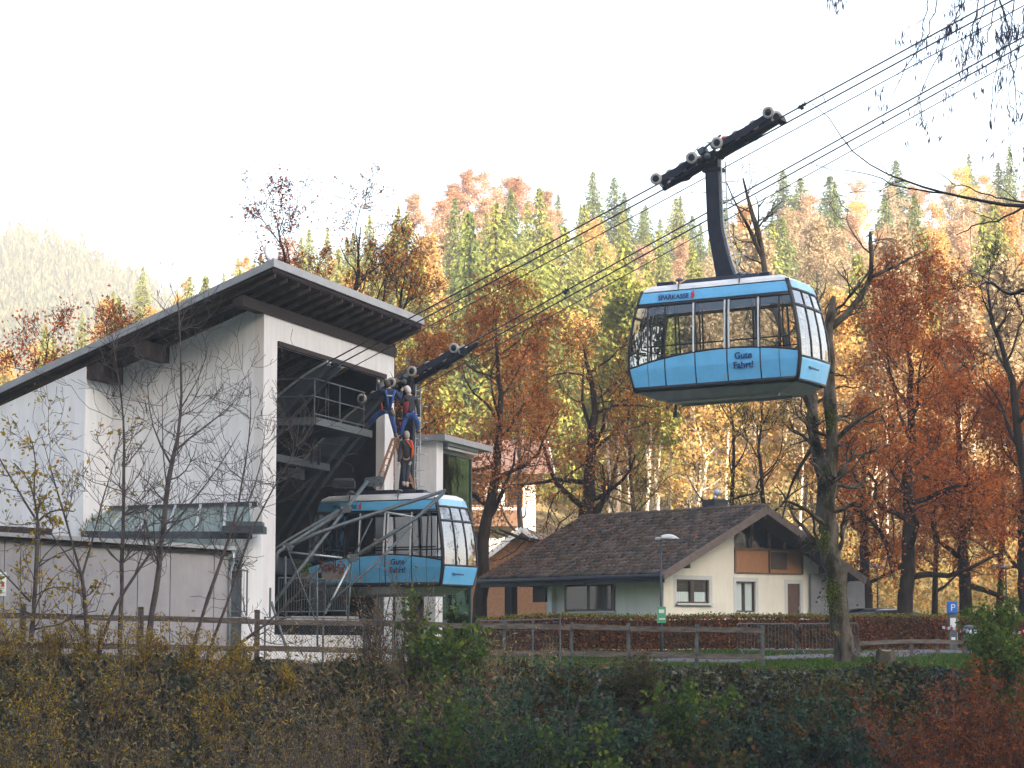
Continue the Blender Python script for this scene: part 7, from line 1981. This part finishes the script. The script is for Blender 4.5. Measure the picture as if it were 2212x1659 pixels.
greyk = pm('grey_wool', (.30, .28, .25), (.40, .38, .34), scale=30, rough=.95); hood_dk = pm('grey_green_cap', (.06, .065, .055), rough=.9); whitec = pm('white_hood_cloth', (.6, .58, .57), rough=.9)
orange = pm('orange_webbing', (.75, .10, .02), rough=.7); vest = pm('blue_vest', (.02, .07, .28), (.03, .10, .36), scale=10, rough=.8)
person('workman in navy overalls and dark cap striding from platform to ladder top', {
    'pel': (1212, 855, 0), 'chest': (1236, 755, 0), 'neck': (1226, 668, 0), 'head': (1213, 622, -.02), 'shL': (1185, 700, -.02), 'elbL': (1140, 690, .12), 'wrL': (1140, 625, .25), 'shR': (1292, 702, 0), 'elbR': (1325, 770, .05), 'wrR': (1345, 700, .2),
    'hipL': (1190, 868, 0), 'kneeL': (1102, 925, .1), 'ankL': (1040, 1000, .3), 'toeL': (1012, 992, .38), 'hipR': (1243, 872, 0), 'kneeR': (1268, 985, -.08), 'ankR': (1290, 1085, .05), 'toeR': (1302, 1104, .02)},
    76.85, (-.2, .9, .3), (navy, denim, brn, gl), ('hood', hood_dk), (
    ('vest_strap', [(1200, 690, -.16), (1215, 760, -.2), (1225, 850, -.16)], .035, vest), ('vest_strap', [(1285, 690, -.14), (1262, 760, -.2), (1240, 850, -.16)], .035, vest),
    ('reflective_patch', [(1205, 735, -.20), (1262, 738, -.20)], .022, whitec), ('tool_belt', [(1165, 842, -.1), (1210, 852, -.19), (1262, 850, -.1)], .03, blk),
    ('tool_pouch', [(1262, 865, -.12), (1270, 915, -.12)], .07, pm('khaki_pouch', (.22, .19, .13), rough=.9)), ('hammer', [(1165, 800, -.1), (1172, 850, -.14), (1168, 872, -.14)], .014, orange)))
person('workman in charcoal and dark red jacket with white hood leaning on the carriage arm', {
    'pel': (1416, 895, 0), 'chest': (1418, 795, 0), 'neck': (1408, 722, 0), 'head': (1388, 678, -.02), 'shL': (1372, 755, 0), 'elbL': (1338, 825, -.05), 'wrL': (1335, 745, .1), 'shR': (1468, 765, 0), 'elbR': (1490, 850, .05), 'wrR': (1498, 925, .05),
    'hipL': (1392, 905, 0), 'kneeL': (1352, 1000, -.06), 'ankL': (1338, 1098, 0), 'toeL': (1328, 1118, -.05), 'hipR': (1440, 905, 0), 'kneeR': (1478, 960, -.15), 'ankR': (1482, 1045, .05), 'toeR': (1474, 1060, -.06)},
    77.15, (-.85, -.1, .1), (darkg, denim, blk, whitec), ('hood', whitec), (('jacket_panel', [(1385, 790, -.15), (1378, 850, -.16), (1372, 895, -.12)], .085, redj),))
person('workman with grey knitted hood and orange safety harness standing on the cabin roof', {
    'pel': (1386, 1292, 0), 'chest': (1390, 1195, 0), 'neck': (1390, 1122, 0), 'head': (1383, 1078, 0), 'shL': (1346, 1150, 0), 'elbL': (1325, 1245, -.08), 'wrL': (1316, 1325, -.16), 'shR': (1432, 1152, 0), 'elbR': (1442, 1240, -.02), 'wrR': (1422, 1318, -.14),
    'hipL': (1366, 1305, 0), 'kneeL': (1358, 1412, -.05), 'ankL': (1362, 1516, 0), 'toeL': (1364, 1530, -.12), 'hipR': (1406, 1305, 0), 'kneeR': (1394, 1412, -.04), 'ankR': (1388, 1520, -.02), 'toeR': (1392, 1534, -.14)},
    77.12, (-.35, .8, .25), (darkg, pm('slate_trousers', (.03, .04, .06), (.045, .055, .08), scale=9, rough=.9), gl, gl), ('hood', greyk), (
    ('harness_strap', [(1425, 1130, -.10), (1440, 1190, -.13), (1428, 1290, -.12)], .03, orange), ('harness_strap', [(1385, 1130, -.12), (1408, 1165, -.15), (1430, 1200, -.14)], .024, orange), ('harness_strap', [(1440, 1190, -.12), (1446, 1240, -.10), (1432, 1292, -.10)], .026, orange)))
# wooden step ladder on the cabin roof
ld = thing('step_ladder', 'brown wooden folding ladder leaning against the hanger arm on the lower cabin', 'ladder')
def pc(x, y, D): u, v = c2(x, y); return P(u, v, D)
for nm, a, b, n_ in (('front_leg', (1282, 1118, 77.0), (1128, 1560, 76.95), 7), ('rear_leg', (1292, 1112, 77.25), (1425, 1548, 77.35), 6)):
    A1, B1 = pc(*a), pc(*b); sdv = Vector((.12, .26, 0))
    mb = MB(); mb.bar(A1 - sdv * .5, B1 - sdv * .7, .045, .075); mb.build(nm, pm('ladder_wood', (.22, .10, .05), (.32, .16, .08), scale=6, rough=.7), ld)
    mb = MB(); mb.bar(A1 + sdv * .5, B1 + sdv * .7, .045, .075); mb.build(nm, ld.children[-1].data.materials[0] if ld.children else M['larch'], ld)
    for k in range(1, n_ + 1):
        c = A1.lerp(B1, k / (n_ + .6)); mb = MB(); mb.bar(c - sdv * .6, c + sdv * .6, .05, .03); mb.build('rung', M['larch'], ld)
# cable loop and gear box on the cabin roof
gb2 = thing('gear_case', 'dark equipment case lying on the roof of the lower cabin', 'equipment case')
mb = MB(); a = pc(830, 1520, 77.2); mb.box(a, (.72, .5, .22)); mb.build('case', M['steel_dark'], gb2, bevel=.03)
mb = MB(); mb.box(a + Vector((0, -.0, .15)), (.6, .4, .05)); mb.build('lid', M['steel'], gb2, bevel=.01)

# ================================================================= air: haze over the whole valley
hz_ = MB(); hz_.box((0, 500, 155), (4600, 2500, 346))
hzm = bpy.data.materials.new('haze'); hzm.use_nodes = True
n = hzm.node_tree.nodes; l = hzm.node_tree.links
n.remove(n['Principled BSDF'])
pv = n.new('ShaderNodeVolumePrincipled'); pv.inputs['Color'].default_value = (.96, .96, .98, 1); pv.inputs['Density'].default_value = .00042; pv.inputs['Anisotropy'].default_value = .2
l.new(pv.outputs[0], n['Material Output'].inputs['Volume'])
o = hz_.build('haze', hzm); tag(o, kind='stuff')
